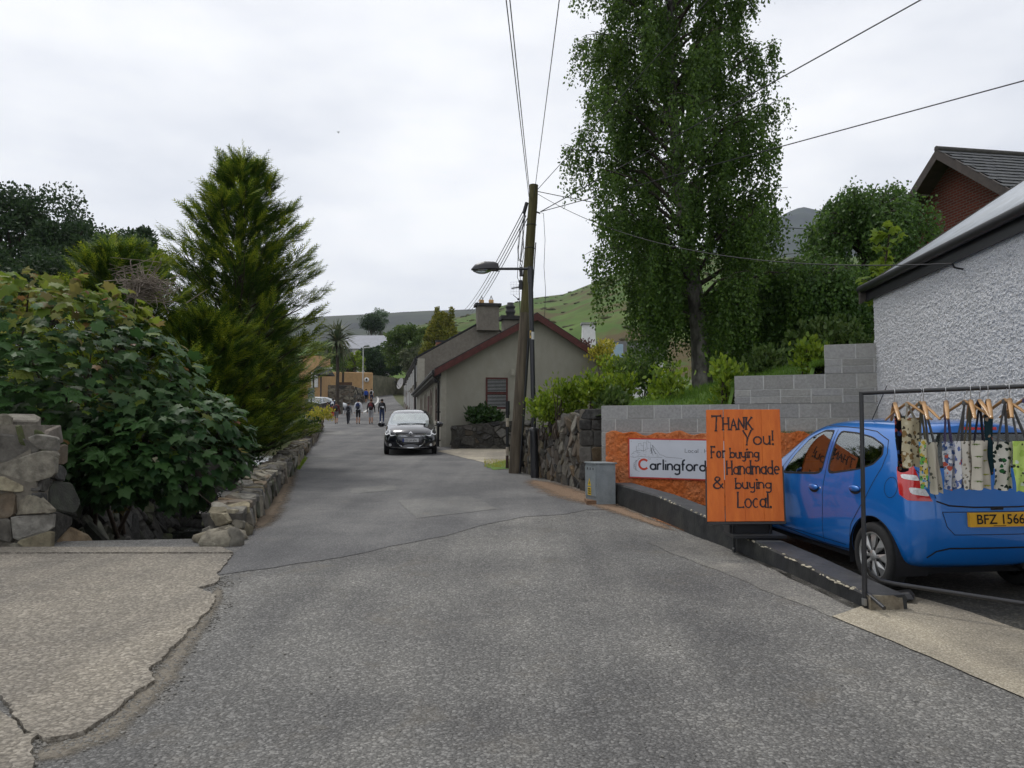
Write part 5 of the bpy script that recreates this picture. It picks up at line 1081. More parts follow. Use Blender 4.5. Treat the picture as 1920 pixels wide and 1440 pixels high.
# ------------------------------------------------------------------ conifers on the left
def spray_template():
    v = []; f = []
    def tri(a, b, w):
        a, b = np.array(a), np.array(b); d = b - a; nn = np.array([-d[1], d[0], 0]); nn = nn / np.linalg.norm(nn) * w; o = len(v)
        v.extend([a - nn, a + nn, b]); f.append((o, o + 1, o + 2))
    tri((0, 0, 0), (0, 1.05, .02), .022)
    for k in range(8):
        t = .10 + k * .105; L_ = .44 * (1 - t * .7) * (1.15 if k % 2 else .8)
        for s in (-1, 1): tri((0, t, .01 * k), (s * L_ * .52, t + L_ * .85, .06 * (1 if k % 2 else -1)), .026)
    return v, f
SP_V, SP_F = spray_template()
def conifer(name, label, base, H, rad, nb, m, seed, lean=(0, 0), h0=.0, spr=.36, top_open=1., per=56, pw=.8, tip=None):
    random.seed(seed); outer = []; tip = tip or L_TIP2; base = Vector(base); t = thing(name, label, 'tree', tuple(base)); mb = MB(); top = base + Vector((lean[0], lean[1], H))
    mb.tube([base, base.lerp(top, .5), top], [.2, .12, .015], 8); tk = mb.build('trunk', BARK, t); mb = MB(); pos = []; dr = []; ups = []
    for i in range(nb):
        h = h0 + (1 - h0) * (i + .5) / nb; a = i * 2.39996 + random.uniform(-.5, .5)
        L_ = rad * (1.03 - h) ** pw * random.uniform(.5, 1.12); s = base.lerp(top, h * .96); out = Vector((math.cos(a), math.sin(a), 0)); rise = random.uniform(.15, .5) + .5 * h
        lim = xL(s.y) + .1 + .28 * max(0, s.z - R(s.y) - .8) - s.x                      # keep clear of the road low down
        if out.x > .05: L_ = min(L_, max(.3, lim / out.x))
        e = s + out * L_ + Vector((0, 0, rise * L_)); limb(mb, s, e, .03 * (1.1 - h) + .008, .004, -.06, 4, 4, .1)
        lat = Vector((-out.y, out.x, 0)); br = (e - s).normalized()
        for k in range(int(per * (.5 + L_ / rad))):
            q = random.uniform(.18, 1) ** .8; p = s.lerp(e, q); sd_ = random.choice((-1, 1)); w = (1 - q) * .55 * L_ * random.random() + .05
            p2 = p + lat * sd_ * w + Vector((0, 0, random.uniform(-.12, .1))); d = br * random.uniform(.5, 1.1) + lat * sd_ * random.uniform(.1, .8) + Vector((0, 0, random.uniform(-.25, .35)))
            pos.append(tuple(p2)); dr.append(tuple(d)); ups.append((random.gauss(0, .35), random.gauss(0, .35), 1)); outer.append(q > .74 and random.random() < .55)
    mb.build('limbs', TWIG, tk); pos = np.array(pos)
    for k in range(26):                                 # leaders
        q = random.uniform(.9, 1.0); p = base.lerp(top, q) + Vector((random.gauss(0, .12), random.gauss(0, .12), 0)); pos = np.vstack([pos, [tuple(p)]]); dr.append((random.gauss(0, .35), random.gauss(0, .35), 1)); ups.append((random.gauss(0, 1), random.gauss(0, 1), 0)); outer.append(True)
    Rm = frames(np.array(dr), .25, np.array(ups)); sz = spr * RNG.uniform(.6, 1.35, len(pos)); outer = np.array(outer)
    for sel_, m_, nm_ in ((~outer, m, 'foliage'), (outer, tip, 'young_tips')):
        v, f = scatter(SP_V, SP_F, pos[sel_], Rm[sel_], sz[sel_]); mesh_np(nm_, v, f, m_, t)
    return t
def cz(x, y): return ground_h(x, y) - .1
conifer('conifer_tree', 'tall golden-green conifer with open feathery top', (-6.95, 19.2, cz(-8.5, 19.2)), 7.9, 3.2, 220, L_CON, 11, (.15, 0), .04, .38, pw=.74, tip=L_TIP)
conifer('conifer_tree', 'bushy green conifer overhanging the road beyond the tall one', (-8.75, 25.8, cz(-10, 25.5)), 6.4, 2.25, 150, L_CON2, 12, (.1, 0), .24, .38, pw=.7)
conifer('conifer_tree', 'narrow conifer skirt under the bushy overhanging conifer', (-9.3, 26.2, cz(-10.5, 25.5)), 4.2, 1.9, 110, L_CON2, 17, (0, 0), .05, .36, pw=.4)
conifer('conifer_tree', 'broad low golden conifer beside the dead twigs', (-8.3, 16.4, cz(-8.6, 16.2)), 4.9, 2.5, 120, L_CON, 13, (-.1, 0), .05, .36, pw=.6, tip=L_TIP)
conifer('conifer_tree', 'low spreading green conifer hanging over the stream', (-6.7, 16.6, cz(-8, 16.6)), 3.4, 2.0, 110, L_CON2, 14, (.1, 0), .12, .35, pw=.5, tip=L_TIP)
conifer('conifer_tree', 'small conifer between the bushy conifer and the brown wall', (-10.9, 31.5, cz(-12.5, 31.5)), 4.6, 1.7, 90, L_CON2, 15, (0, 0), .05, .38, pw=.6)
conifer('conifer_tree', 'dense young conifer growing low against the roadside wall', (-8.3, 22.2, cz(-9.7, 22.2)), 3.8, 1.75, 100, L_CON2, 16, (0, 0), .1, .35, pw=.5)
# ------------------------------------------------------------------ sycamore thicket over the stream
def sycamore_leaf():
    pol = [(.10, -90), (.42, -48), (.36, -30), (.62, -12), (.50, 6), (.58, 20), (.92, 40), (.70, 50), (.66, 62), (.80, 76), (1.05, 90)]
    pts = [(r_ * math.cos(math.radians(a)), r_ * math.sin(math.radians(a))) for r_, a in pol]
    out = pts + [(-x, y) for x, y in pts[-2:0:-1]]
    v = [(0, .22, .06)] + [(x, y + .08, -.16 * x * x - .12 * max(0, y) ** 2 + .07 * (1 if i % 2 else -1) * .4) for i, (x, y) in enumerate(out)]
    n_ = len(out); return v, [(0, 1 + i, 1 + (i + 1) % n_) for i in range(n_)]
SY_V, SY_F = sycamore_leaf()
def sycamore():
    random.seed(3); t = thing('sycamore_thicket', 'broad-leaved young sycamore hanging over the stream beside the stone pier', 'tree', (-6.2, 11.3, R(11) - .3))
    mb = MB(); stems = []
    for k in range(10):
        a = Vector((random.uniform(-8.0, -6.2), random.uniform(12.0, 13.0), R(11) - .5)); b = Vector((a.x + random.gauss(0, .5), a.y - random.uniform(-.3, .8), random.uniform(2.2, 3.9))); limb(mb, a, b, .035, .008, .05, 6, 6, .15)
    for k in range(20):
        a = Vector((random.uniform(-6.5, -5.6), 11.6, random.uniform(.8, 1.8))); b = Vector((random.uniform(-5.3, -3.9), random.uniform(10.2, 12), random.uniform(.5, 1.9))); limb(mb, a, b, .025, .006, .12, 5, 5, .15)
    mb.build('stems', TWIG, t)
    N = []
    def lobe(c, r, n, shell):
        p = ell_points(c, r, n, shell); o = unit((p - np.array(c)) / np.array(r)); keep = o[:, 1] < .55; N.append((p[keep], o[keep]))
    lobe((-6.75, 11.5, 1.95), (2.15, 1.7, 1.8), 2600, .78); lobe((-7.2, 11.3, 2.5), (1.7, 1.5, 1.33), 900, .75); lobe((-5.0, 11.3, 1.28), (1.22, 1.15, .98), 1300, .72); lobe((-5.4, 11.0, 1.15), (1.0, 1.0, .7), 600, .7); lobe((-6.9, 11.5, 1.8), (1.8, 1.4, 1.5), 900, .2)
    p = np.concatenate([a for a, _ in N]); o = np.concatenate([b for _, b in N])
    ok = (p[:, 2] > np.interp(p[:, 0], [-7, -5.6, -4.6, -3.8], [.62, .5, .5, .72]) + .12 * np.sin(p[:, 0] * 7)) & ~((p[:, 0] < -5.3) & (p[:, 1] < 9.75)); p, o = p[ok], o[ok]
    p[:, 2] += .14 * (np.sin(p[:, 0] * 5.1 + 1) + np.sin(p[:, 0] * 9.7)) * (p[:, 2] > 3.0)
    d = o * np.array([.8, .8, .15]) + RNG.normal(size=p.shape) * .33; d[:, 2] -= .42
    upv = np.array([0, 0, 1.]) * .9 + o * .75
    Rm = frames(d, .28, upv); s = RNG.uniform(.095, .17, len(p))
    hi = p[:, 2] > 3.12 + RNG.normal(size=len(p)) * .22; young = hi | (RNG.random(len(p)) < .05); red = RNG.random(len(p)) < np.where(hi, .14, .012)
    # the leaves that show largest, one object each
    order = np.argsort(p[:, 1] - .6 * (-(o[:, 1])) * 1.0 - RNG.random(len(p)) * .3); pick = order[:300]; rest = order[300:]
    meshes = {}
    for key, m_ in (('g', L_SYC), ('y', L_SYCY), ('r', L_SYCR)):
        for k in range(3):
            q = MB(); j = random.uniform(.8, 1.25); q.add([(x * j, y, z * random.uniform(.6, 1.7)) for x, y, z in SY_V], SY_F); meshes[key, k] = q.mesh('leaf', m_)
    for i in pick:
        key = 'r' if red[i] else 'y' if young[i] else 'g'
        ob = bpy.data.objects.new('leaf', meshes[key, random.randrange(3)]); M = Matrix(Rm[i].tolist()).to_4x4(); M = Matrix.Translation(Vector(p[i])) @ M @ Matrix.Diagonal((s[i] * 1.1,) * 3 + (1,)); ob.matrix_basis = M; link(ob, t)
    for m_, selr in ((L_SYC, ~young & ~red), (L_SYCY, young & ~red), (L_SYCR, red)):
        ii_ = np.array([i for i in rest if selr[i]]); v, f = scatter(SY_V, SY_F, p[ii_], Rm[ii_], s[ii_] * (.6 if m_ is L_SYCR else 1)); ob = mesh_np('leaves', v, f, m_, t); ob['kind'] = 'stuff'
sycamore()
# nest of dead twigs between the sycamore and the conifer
dn_ = thing('dead_twig_tangle', 'tangle of bare grey dead twigs between the sycamore and golden conifer', 'twigs', tuple(P(270, 560, 14)))
mb = MB(); random.seed(9); c = P(272, 535, 13.6)
for k in range(190):
    p = c + Vector((random.gauss(0, .2), random.gauss(0, .25), random.gauss(-.05, .1))); d = Vector((random.gauss(0, 1), random.gauss(0, .6), random.gauss(0, .45))).normalized() * random.uniform(.1, .32)
    mb.tube([p - d, p + Vector((0, 0, random.uniform(-.06, .08))), p + d], [.009, .007, .003], 4, False)
for k in range(12):
    p = c + Vector((random.gauss(0, .15), 0, -.1)); mb.tube([p, p + Vector((random.gauss(0, .25), random.gauss(0, .2), random.uniform(.2, .5))), p + Vector((random.gauss(0, .45), random.gauss(0, .3), random.uniform(.3, .8)))], [.014, .009, .003], 4, False)
o = mb.build('twigs', DEADTW, dn_); o['kind'] = 'stuff'
# ------------------------------------------------------------------ generic broad-leaved tree
def tree(name, label, c, r, zb, m, n, per, cr, leaf, seed, group=None, cat='tree', shell=.55, trunk=.25, tv=LEAF_V, tf=LEAF_F, squash=.7, stems=1):
    random.seed(seed); c = Vector(c); t = thing(name, label, cat, (c.x, c.y, zb), group=group); mb = MB(); mb.tube([(c.x, c.y, zb), (c.x + .1, c.y, (zb + c.z) / 2), (c.x, c.y, c.z)], [trunk, trunk * .7, trunk * .3], 8)
    pts = ell_points(tuple(c), tuple(r), n, shell, -.75); pts += RNG.normal(size=pts.shape) * np.array(r) * .10
    for k in range(0, len(pts), max(1, len(pts) // 14)): limb(mb, c.lerp(Vector((c.x, c.y, zb)), .4), Vector(pts[k]), trunk * .3, trunk * .06, .1, 5, 4, .15)
    mb.build('trunk', BARK, t); clump_leaves(pts, cr * RNG.uniform(.6, 1.35, len(pts)), per, leaf, m, 'crown', t, tv=tv, tf=tf, squash=squash); return t
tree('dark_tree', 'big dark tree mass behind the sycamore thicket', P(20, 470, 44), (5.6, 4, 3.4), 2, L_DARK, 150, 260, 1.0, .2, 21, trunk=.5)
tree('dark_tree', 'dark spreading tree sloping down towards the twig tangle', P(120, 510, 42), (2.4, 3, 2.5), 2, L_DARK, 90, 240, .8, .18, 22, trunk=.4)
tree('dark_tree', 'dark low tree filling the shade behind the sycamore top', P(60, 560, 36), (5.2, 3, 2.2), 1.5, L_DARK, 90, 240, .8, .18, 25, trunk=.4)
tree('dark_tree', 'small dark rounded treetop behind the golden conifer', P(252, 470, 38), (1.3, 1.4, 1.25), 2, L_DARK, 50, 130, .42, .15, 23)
tree('broadleaf_tree', 'mid green leafy tree behind the golden conifer and twig tangle', P(240, 510, 30), (1.4, 1.5, 1.2), 1.2, L_SHRUB, 60, 130, .42, .15, 24)
tree('hedge', 'dense green hedge behind the outer end of the stone pier', (-11.6, 12.2, 1.3), (2.9, 1.4, 1.5), 0, L_SHRUB, 110, 110, .4, .12, 26, cat='hedge')
tree('hedge', 'tall green hedge continuing away behind the sycamore thicket', (-13.5, 18, 1.6), (3.0, 4.0, 1.9), 0, L_SHRUB, 120, 110, .5, .15, 27, cat='hedge')
# far trees at the bend
tree('round_tree', 'dark round tree behind the grey-roofed house', P(697, 611, 190), (2.6, 3, 2.8), 10, L_DARK, 60, 90, .9, .35, 31)
tree('pale_tree', 'pale airy tree rising behind the dark round tree', P(713, 596, 215), (2.6, 3, 2.2), 12, leafmat('pale_leaf', [(.06, .10, .055), (.10, .15, .08)], .3), 34, 60, .9, .35, 32)
tree('big_shrub', 'large mixed green shrub beside the terrace roof', P(768, 655, 88), (2.7, 2.5, 3.1), 4, L_SHRUB, 90, 130, .65, .24, 33)
tree('big_shrub', 'pale grey-green shrub below the large shrub', P(778, 690, 84), (1.7, 2, 2.2), 4, leafmat('grey_leaf', [(.07, .09, .045), (.12, .14, .075)], .3), 45, 120, .55, .2, 34)
tree('dark_hedge', 'dark evergreen hedge above the mossy wall', P(718, 685, 112), (3.2, 2.5, 2.1), 7, L_DARK, 90, 130, .7, .26, 35)
tree('dark_hedge', 'dark evergreen bush at the left of the mossy wall', P(700, 668, 113), (2.3, 2, 1.4), 7, L_DARK, 50, 120, .6, .24, 36)
tree('bright_shrub', 'bright green shrub above the ochre wall', P(664, 678, 106), (1.3, 1.2, 1.5), 8, L_LAUR, 36, 100, .4, .18, 37)
tree('leafy_shrub', 'leafy green bush behind the far lamp post', P(652, 690, 109), (1.5, 1.2, 1.1), 8, L_SHRUB, 36, 100, .4, .18, 38)
tree('leafy_shrub', 'dull green bush over the porch house', P(612, 672, 95), (2.4, 1.5, 2.0), 6, L_SHRUB, 70, 120, .5, .2, 39)
# gold conifer by the terrace roof
def gold():
    t = thing('gold_conifer', 'golden conical conifer with two tips behind the terrace roof', 'tree', tuple(P(828, 660, 82))); c = P(828, 660, 82); mb = MB(); mb.tube([(c.x, c.y, 4), (c.x, c.y, P(828, 590, 82).z)], [.3, .05], 6); mb.build('trunk', BARK, t); pts = []; rad = []
    for k in range(230):
        h = random.random() ** 1.2; a = random.uniform(0, 6.28); rr_ = 2.1 * (1 - h) ** .6 + .25; z0, z1 = P(828, 690, 82).z, P(828, 592, 82).z; pts.append((c.x + math.cos(a) * rr_, c.y + math.sin(a) * rr_, z0 + (z1 - z0) * h)); rad.append(.42)
    for px, py in ((820, 580), (847, 580), (820, 586), (847, 587), (820, 592), (847, 594)): p = P(px, py, 82); pts.append(tuple(p)); rad.append(.25)
    clump_leaves(pts, rad, 90, .2, L_GOLD, 'foliage', t)
gold()
# cabbage palms
def palm(label, px, py0, py1, d, L_=1.5):
    b, c = P(px, py0, d), P(px, py1, d); t = thing('cabbage_palm', label, 'palm', tuple(b)); mb = MB(); mb.tube([b, b.lerp(c, .5) + Vector((.05, 0, 0)), c], [.16, .13, .12], 8); mb.build('trunk', BARK, t)
    q = unit(RNG.normal(size=(150, 3)) + np.array([0, 0, .35])); V = [(-.03, 0, 0), (.03, 0, 0), (.045, .55, .06), (-.045, .55, .06), (0, 1, -.18)]; v, f = scatter(V[:4], [(0, 1, 2, 3)], np.repeat([tuple(c)], 150, 0), frames(q, .2, np.tile([0, 0, 1.], (150, 1))), L_ * RNG.uniform(.7, 1.1, 150)); o1 = mesh_np('fronds', v, f, L_PALM, t)
    v, f = scatter([V[3], V[2], V[4]], [(0, 1, 2)], np.repeat([tuple(c)], 150, 0), frames(q, .2, np.tile([0, 0, 1.], (150, 1))), L_); mesh_np('frond_tips', v, f, L_PALM, t)
palm('cabbage palm with drooping fronds beside the bushy conifer', 632, 760, 640, 62, 1.9)
palm('thin cabbage palm standing behind the ochre wall', 643, 718, 662, 99, 1.4)
# ------------------------------------------------------------------ laurels and shrubs on the right
def shrub(name, label, c, r, zb, m, n, per, leaf, seed, group=None, stems=7, tv=LEAF6_V, cr=.22):
    random.seed(seed); c = Vector(c); t = thing(name, label, 'shrub', (c.x, c.y, zb), group=group); mb = MB()
    pts = ell_points(tuple(c), tuple(r), n, .25, -.9)
    for k in range(stems): p = Vector(pts[random.randrange(len(pts))]); limb(mb, (c.x + random.gauss(0, .08), c.y + random.gauss(0, .08), zb), p, .018, .005, .0, 5, 5, .2)
    mb.build('stems', TWIG, t); clump_leaves(pts, cr * RNG.uniform(.6, 1.3, len(pts)), per, leaf, m, 'leaves', t, up=.9, tv=tv, tf=LEAF6_F); return t
def lz(px, d): return garden_h(P(px, 760, d).x, d) - .1
def lau(label, px, py0, py1, w, d, n, seed, m=None, leaf=.10, name='laurel_shrub'):
    top, bot = P(px, py0, d), P(px, py1, d); c = (top + bot) / 2; return shrub(name, label, c, (w * d / F / 2, w * d / F / 2, (top.z - bot.z) / 2), min(bot.z - .1, lz(px, d)), m or L_LAUR, n, 26, leaf, seed)
lau('bushy bright laurel above the rubble wall by the lamp post', 1022, 742, 795, 66, 16.6, 34, 41)
lau('upright laurel next to the cottage gable end', 1080, 715, 790, 58, 16.2, 34, 42)
lau('tallest slim laurel above the dressed stone pier', 1114, 695, 775, 46, 15.6, 36, 43)
lau('thin leggy sapling rising from the laurel hedge', 1046, 712, 760, 26, 16.2, 7, 44)
lau('golden-leaved shrub at the low end of the cottage roof', 1165, 700, 770, 52, 16.0, 26, 45)
lau('small laurel on the lawn edge left of the birch', 1250, 690, 770, 74, 13.9, 26, 46)
lau('slender laurel beside the step in the block wall', 1362, 672, 760, 58, 12.9, 24, 47)
lau('feathery green shrub behind the middle block tier', 1445, 655, 712, 84, 14.6, 34, 48, L_SHRUB)
lau('young laurel beside the top block tier', 1522, 640, 705, 56, 12.8, 24, 49)
lau('dark mixed shrubs under the birch at the cottage side', 1205, 655, 745, 90, 22, 60, 50, L_SHRUB, .13, 'garden_shrub')
lau('yellow-green shrub in front of the bungalow chimney', 1130, 640, 690, 60, 30, 34, 51, L_YEL, .13, 'garden_shrub')
lau('green shrub between the bungalow and the birch', 1160, 665, 720, 70, 26, 40, 52, L_LAUR, .13, 'garden_shrub')
lau('dusky red-leaved shrub against the white chimney', 1098, 640, 665, 34, 36, 12, 53, leafmat('red_leaf', [(.07, .03, .025), (.10, .05, .03)], .3), .13, 'garden_shrub')
lau('dense shrubs behind the birch trunk', 1400, 600, 720, 150, 24, 90, 54, L_SHRUB, .16, 'garden_shrub')
lau('shaded shrub behind the white shed corner', 1560, 600, 700, 150, 15.5, 70, 55, L_SHRUB, .11, 'garden_shrub')
lau('green climber over the low wall under the cottage window', 908, 766, 800, 76, 29.6, 50, 56, L_IVY, .17, 'garden_shrub')
lau('dark garden bed shrub behind the dressed stone pier', 1150, 735, 775, 60, 15.2, 22, 57, L_SHRUB)
# sycamore sapling behind the shed roof
ss = thing('sycamore_sapling', 'bright green sycamore sapling poking above the shed gutter', 'sapling', tuple(P(1655, 700, 13.2)))
mb = MB(); a, b = P(1648, 620, 13), P(1668, 422, 13); limb(mb, a, b, .03, .008, .03, 6, 6, .1); pp = []
for k in range(11):
    q = .25 + .7 * k / 10; s = a.lerp(b, q); e = s + Vector((random.uniform(-.55, .35) * (1.3 - q), random.uniform(-.3, .3), random.uniform(.02, .2))); limb(mb, s, e, .012, .004, .1, 4, 4, .1)
    for j in range(9): pp.append(tuple(s.lerp(e, random.uniform(.3, 1)) + Vector((random.gauss(0, .06), random.gauss(0, .06), random.gauss(0, .04)))))
mb.build('stems', TWIG, ss); pp = np.array(pp); d = RNG.normal(size=pp.shape) * .6; d[:, 2] -= .3
L_SAP = leafmat('sapling_leaf', [(.12, .2, .02), (.2, .28, .035)], .45, .4)
for i in range(len(pp)):
    q = MB(); q.add(SY_V, SY_F); 
    if i == 0: SAPM = q.mesh('leaf', L_SAP)
    ob = bpy.data.objects.new('leaf', SAPM); ob.matrix_basis = Matrix.Translation(Vector(pp[i])) @ Matrix(frames(d[i:i + 1], .3, np.array([[0, 0, 1.]]))[0].tolist()).to_4x4() @ Matrix.Diagonal((.12 * random.uniform(.7, 1.3),) * 3 + (1,)); link(ob, ss)
# small plants along the roadside wall
lau('ivy trailing over the roadside wall into the stream', 470, 800, 870, 110, 25, 60, 61, L_IVY, .10, 'ivy')
lau('yellow-flowered plants on top of the brown wall', 598, 765, 792, 60, 42, 40, 62, L_YEL, .12, 'flower_bed')
lau('dark creeper hanging beside the brown wall', 565, 782, 815, 60, 33, 40, 63, L_IVY, .13, 'creeper')
lau('dark ivy under the hanging conifer by the weir', 440, 800, 880, 90, 19, 50, 64, L_IVY, .09, 'ivy')
# ------------------------------------------------------------------ grass (uncountable)
def grass(name, label, pts, h, m):
    pts = np.array(pts); N = len(pts); d = np.zeros((N, 3)); d[:, 2] = 1; d[:, :2] += RNG.normal(size=(N, 2)) * .35
    v, f = scatter([(-.06, 0, 0), (.06, 0, 0), (0, 1, .15)], [(0, 1, 2)], pts, frames(d), h * RNG.uniform(.5, 1.3, N)); o = mesh_np(name, v, f, m); return tag(o, label, 'grass', kind='stuff')
gpts = []
random.seed(77)
while len(gpts) < 26000:
    u, w = random.random(), random.random() ** 1.6 * .55; q = garden(.35 + u * .5, w); gpts.append((q[0], q[1], q[2] - .01))
grass('lawn_grass', 'short green lawn grass on the bank above the block wall', gpts, .11, L_GRASS)
gpts = [(lambda p: (p.x, p.y, R(p.y) + .06))(G(random.uniform(908, 955), random.uniform(866, 881))) for _ in range(900)]
grass('verge_grass', 'tuft of yellowish grass at the foot of the utility pole', gpts, .06, L_YEL)
gpts = [tuple(b3(random.uniform(1.9, Lb), zo + random.uniform(-.01, .015), .02 + random.random() * .08)) for _ in range(1100)]
grass('wall_top_grass', 'dry yellow grass growing along the top of the orange wall', gpts, .05, leafmat('dry_grass', [(.3, .24, .08), (.2, .2, .05), (.12, .15, .03)], .3))
gpts = []
for _ in range(700): y = random.uniform(19.5, 24); gpts.append((xL(y) + random.uniform(.0, .12), y, R(y)))
grass('kerb_weeds', 'green weeds along the foot of the roadside wall', gpts, .09, L_LAUR)
# ------------------------------------------------------------------ lettering made of strokes
def arc(cx, cy, rx, ry, a0, a1, n=14): return [(cx + rx * math.cos(math.radians(a0 + (a1 - a0) * i / n)), cy + ry * math.sin(math.radians(a0 + (a1 - a0) * i / n))) for i in range(n + 1)]
def bowl(cx, cy, r): return arc(cx, cy, r, r, 90, 450, 22)
GL = {
 'T': (.7, [[(0, 1), (.7, 1.02)], [(.36, 1), (.3, 0)]]), 'H': (.55, [[(0, 1), (0, 0)], [(.52, 1), (.55, 0)], [(0, .48), (.54, .5)]]),
 'A': (.55, [[(0, 0), (.28, .92), (.55, 0)], [(.1, .36), (.46, .36)]]), 'N': (.55, [[(0, 0), (.04, .95), (.52, .05), (.55, 1)]]), 'K': (.55, [[(.03, 1), (0, 0)], [(.52, 1), (.03, .45)], [(.16, .56), (.58, 0)]]),
 'Y': (.58, [[(0, 1), (.3, .45), (.58, 1)], [(.3, .45), (.22, -.05)]]), 'o': (.56, [bowl(.28, .3, .28)]), 'u': (.48, [[(0, .6), (0, .22)] + arc(.22, .22, .22, .22, 180, 360) + [(.44, .6)], [(.44, .6), (.46, 0)]]),
 '!': (.1, [[(.05, 1), (.03, .32)], [(.03, .06), (.03, .0)]]), 'F': (.5, [[(0, 1), (0, 0)], [(0, 1), (.5, 1)], [(0, .52), (.38, .52)]]), 'r': (.36, [[(.02, .6), (0, 0)], [(0, .36)] + arc(.22, .36, .2, .22, 160, 50)]),
 'b': (.5, [[(.0, 1), (0, 0)], bowl(.26, .28, .26)]), 'y': (.5, [[(0, .6), (.02, .3)] + arc(.24, .26, .22, .2, 170, 350) + [(.46, .6)], [(.46, .6), (.46, -.2)] + arc(.26, -.2, .2, .16, 0, -150)]),
 'i': (.06, [[(.03, .58), (.03, 0)], [(.03, .82), (.03, .88)]]), 'n': (.46, [[(0, .6), (0, 0)], [(0, .34)] + arc(.22, .34, .22, .24, 170, 0) + [(.44, 0)]]),
 'g': (.52, [bowl(.25, .3, .25), [(.5, .58), (.5, -.18)] + arc(.26, -.18, .24, .18, 0, -150)]), 'a': (.52, [bowl(.25, .28, .25), [(.5, .58), (.5, 0)]]), 'd': (.52, [bowl(.25, .28, .25), [(.5, 1), (.5, 0)]]),
 'm': (.76, [[(0, .6), (0, 0)], [(0, .36)] + arc(.19, .36, .19, .22, 170, 0) + [(.38, 0)], [(.38, .36)] + arc(.57, .36, .19, .22, 170, 0) + [(.76, 0)]]),
 'e': (.5, [[(.02, .32), (.48, .32)] + arc(.25, .3, .24, .28, 5, 310, 18)]), 'L': (.5, [[(.03, 1), (0, 0), (.52, .03)]]), 'c': (.46, [arc(.25, .28, .25, .28, 50, 310, 16)]), 'l': (.06, [[(.03, 1), (.03, 0)]]), '.': (.1, [[(.04, .0), (.04, .07)]]),
 '&': (.66, [[(.66, .0), (.14, .68)] + arc(.26, .78, .16, .18, 205, -20, 10) + [(.1, .42)] + arc(.26, .24, .24, .24, 140, 330, 12) + [(.62, .42)]]),
 'C': (.8, [arc(.45, .5, .45, .47, 42, 318, 22)]), 'f': (.3, [arc(.3, .78, .18, .2, 80, 180, 8) + [(.12, 0)], [(0, .58), (.3, .58)]]), ' ': (.25, []),
}
def ribbon(mb, pts, w, to3, h, jw=0, r=random):
    n_ = len(pts); L_ = []; R_ = []; w0 = w
    for i, p in enumerate(pts):
        w = w0 * (1 + r.uniform(-jw, jw))
        a = pts[max(0, i - 1)]; b = pts[min(n_ - 1, i + 1)]; dx, dy = b[0] - a[0], b[1] - a[1]; q = math.hypot(dx, dy) or 1; nx_, ny_ = -dy / q * w / 2, dx / q * w / 2
        L_.append((p[0] + nx_, p[1] + ny_)); R_.append((p[0] - nx_, p[1] - ny_))
    v = [to3(*p, h) for p in L_] + [to3(*p, h) for p in R_]; mb.add(v, [(i, i + 1, n_ + i + 1, n_ + i) for i in range(n_ - 1)])
def write(mb, txt, x, y, size, w, to3, h, serif=0, sp=.16, jit=0, wx=1., r=random):
    for ch in txt:
        wd_, st = GL[ch]; oy = r.uniform(-jit, jit) * size; sk = r.uniform(-jit, jit)
        for s in st:
            if serif:                                   # brush strokes: wobble and uneven width
                d_ = []
                for a, b in zip(s, s[1:]):
                    k = 4 if len(s) < 7 else 1; d_ += [(a[0] + (b[0] - a[0]) * q / k + (r.uniform(-.012, .012) if q else 0), a[1] + (b[1] - a[1]) * q / k) for q in range(k)]
                s = d_ + [s[-1]]
            pts = [(x + (p[0] * wx + sk * p[1] * .6) * size, y + oy + p[1] * size) for p in s]
            if serif and len(pts) <= 12 and len(pts) > 1:      # extend ends so that corners close
                pass
            ribbon(mb, pts, w, to3, h, jw=.28 if serif else 0, r=r)
            if serif:
                for e_, q in ((pts[0], pts[1]), (pts[-1], pts[-2])):
                    if len(pts) > 14 and len(s) not in (9, 13): continue
                    dx, dy = e_[0] - q[0], e_[1] - q[1]; L_ = math.hypot(dx, dy) or 1; nx_, ny_ = -dy / L_, dx / L_; ribbon(mb, [(e_[0] - nx_ * serif, e_[1] - ny_ * serif), (e_[0] + nx_ * serif, e_[1] + ny_ * serif)], w * .8, to3, h + .0004)
        x += (wd_ * wx + sp) * size
    return x
def text_obj(name, txt, w, hgt, o, u, v_, m, parent, bold=.0):
    cu = bpy.data.curves.new(name, 'FONT'); cu.body = txt; cu.size = 1; cu.offset = bold; cu.fill_mode = 'FRONT' if hasattr(cu, 'fill_mode') else cu.fill_mode
    ob = bpy.data.objects.new(name, cu); COL.objects.link(ob); dg = bpy.context.evaluated_depsgraph_get(); me = bpy.data.meshes.new_from_object(ob.evaluated_get(dg)); bpy.data.objects.remove(ob); bpy.data.curves.remove(cu)
    co = np.array([q.co for q in me.vertices]); mn, mx_ = co.min(0), co.max(0); o = Vector(o); u = Vector(u); v_ = Vector(v_)
    for q in me.vertices: q.co = o + u * ((q.co.x - mn[0]) / (mx_[0] - mn[0]) * w) + v_ * ((q.co.y - mn[1]) / (mx_[1] - mn[1]) * hgt)
    me.materials.clear(); me.materials.append(m); me.name = name
    return me
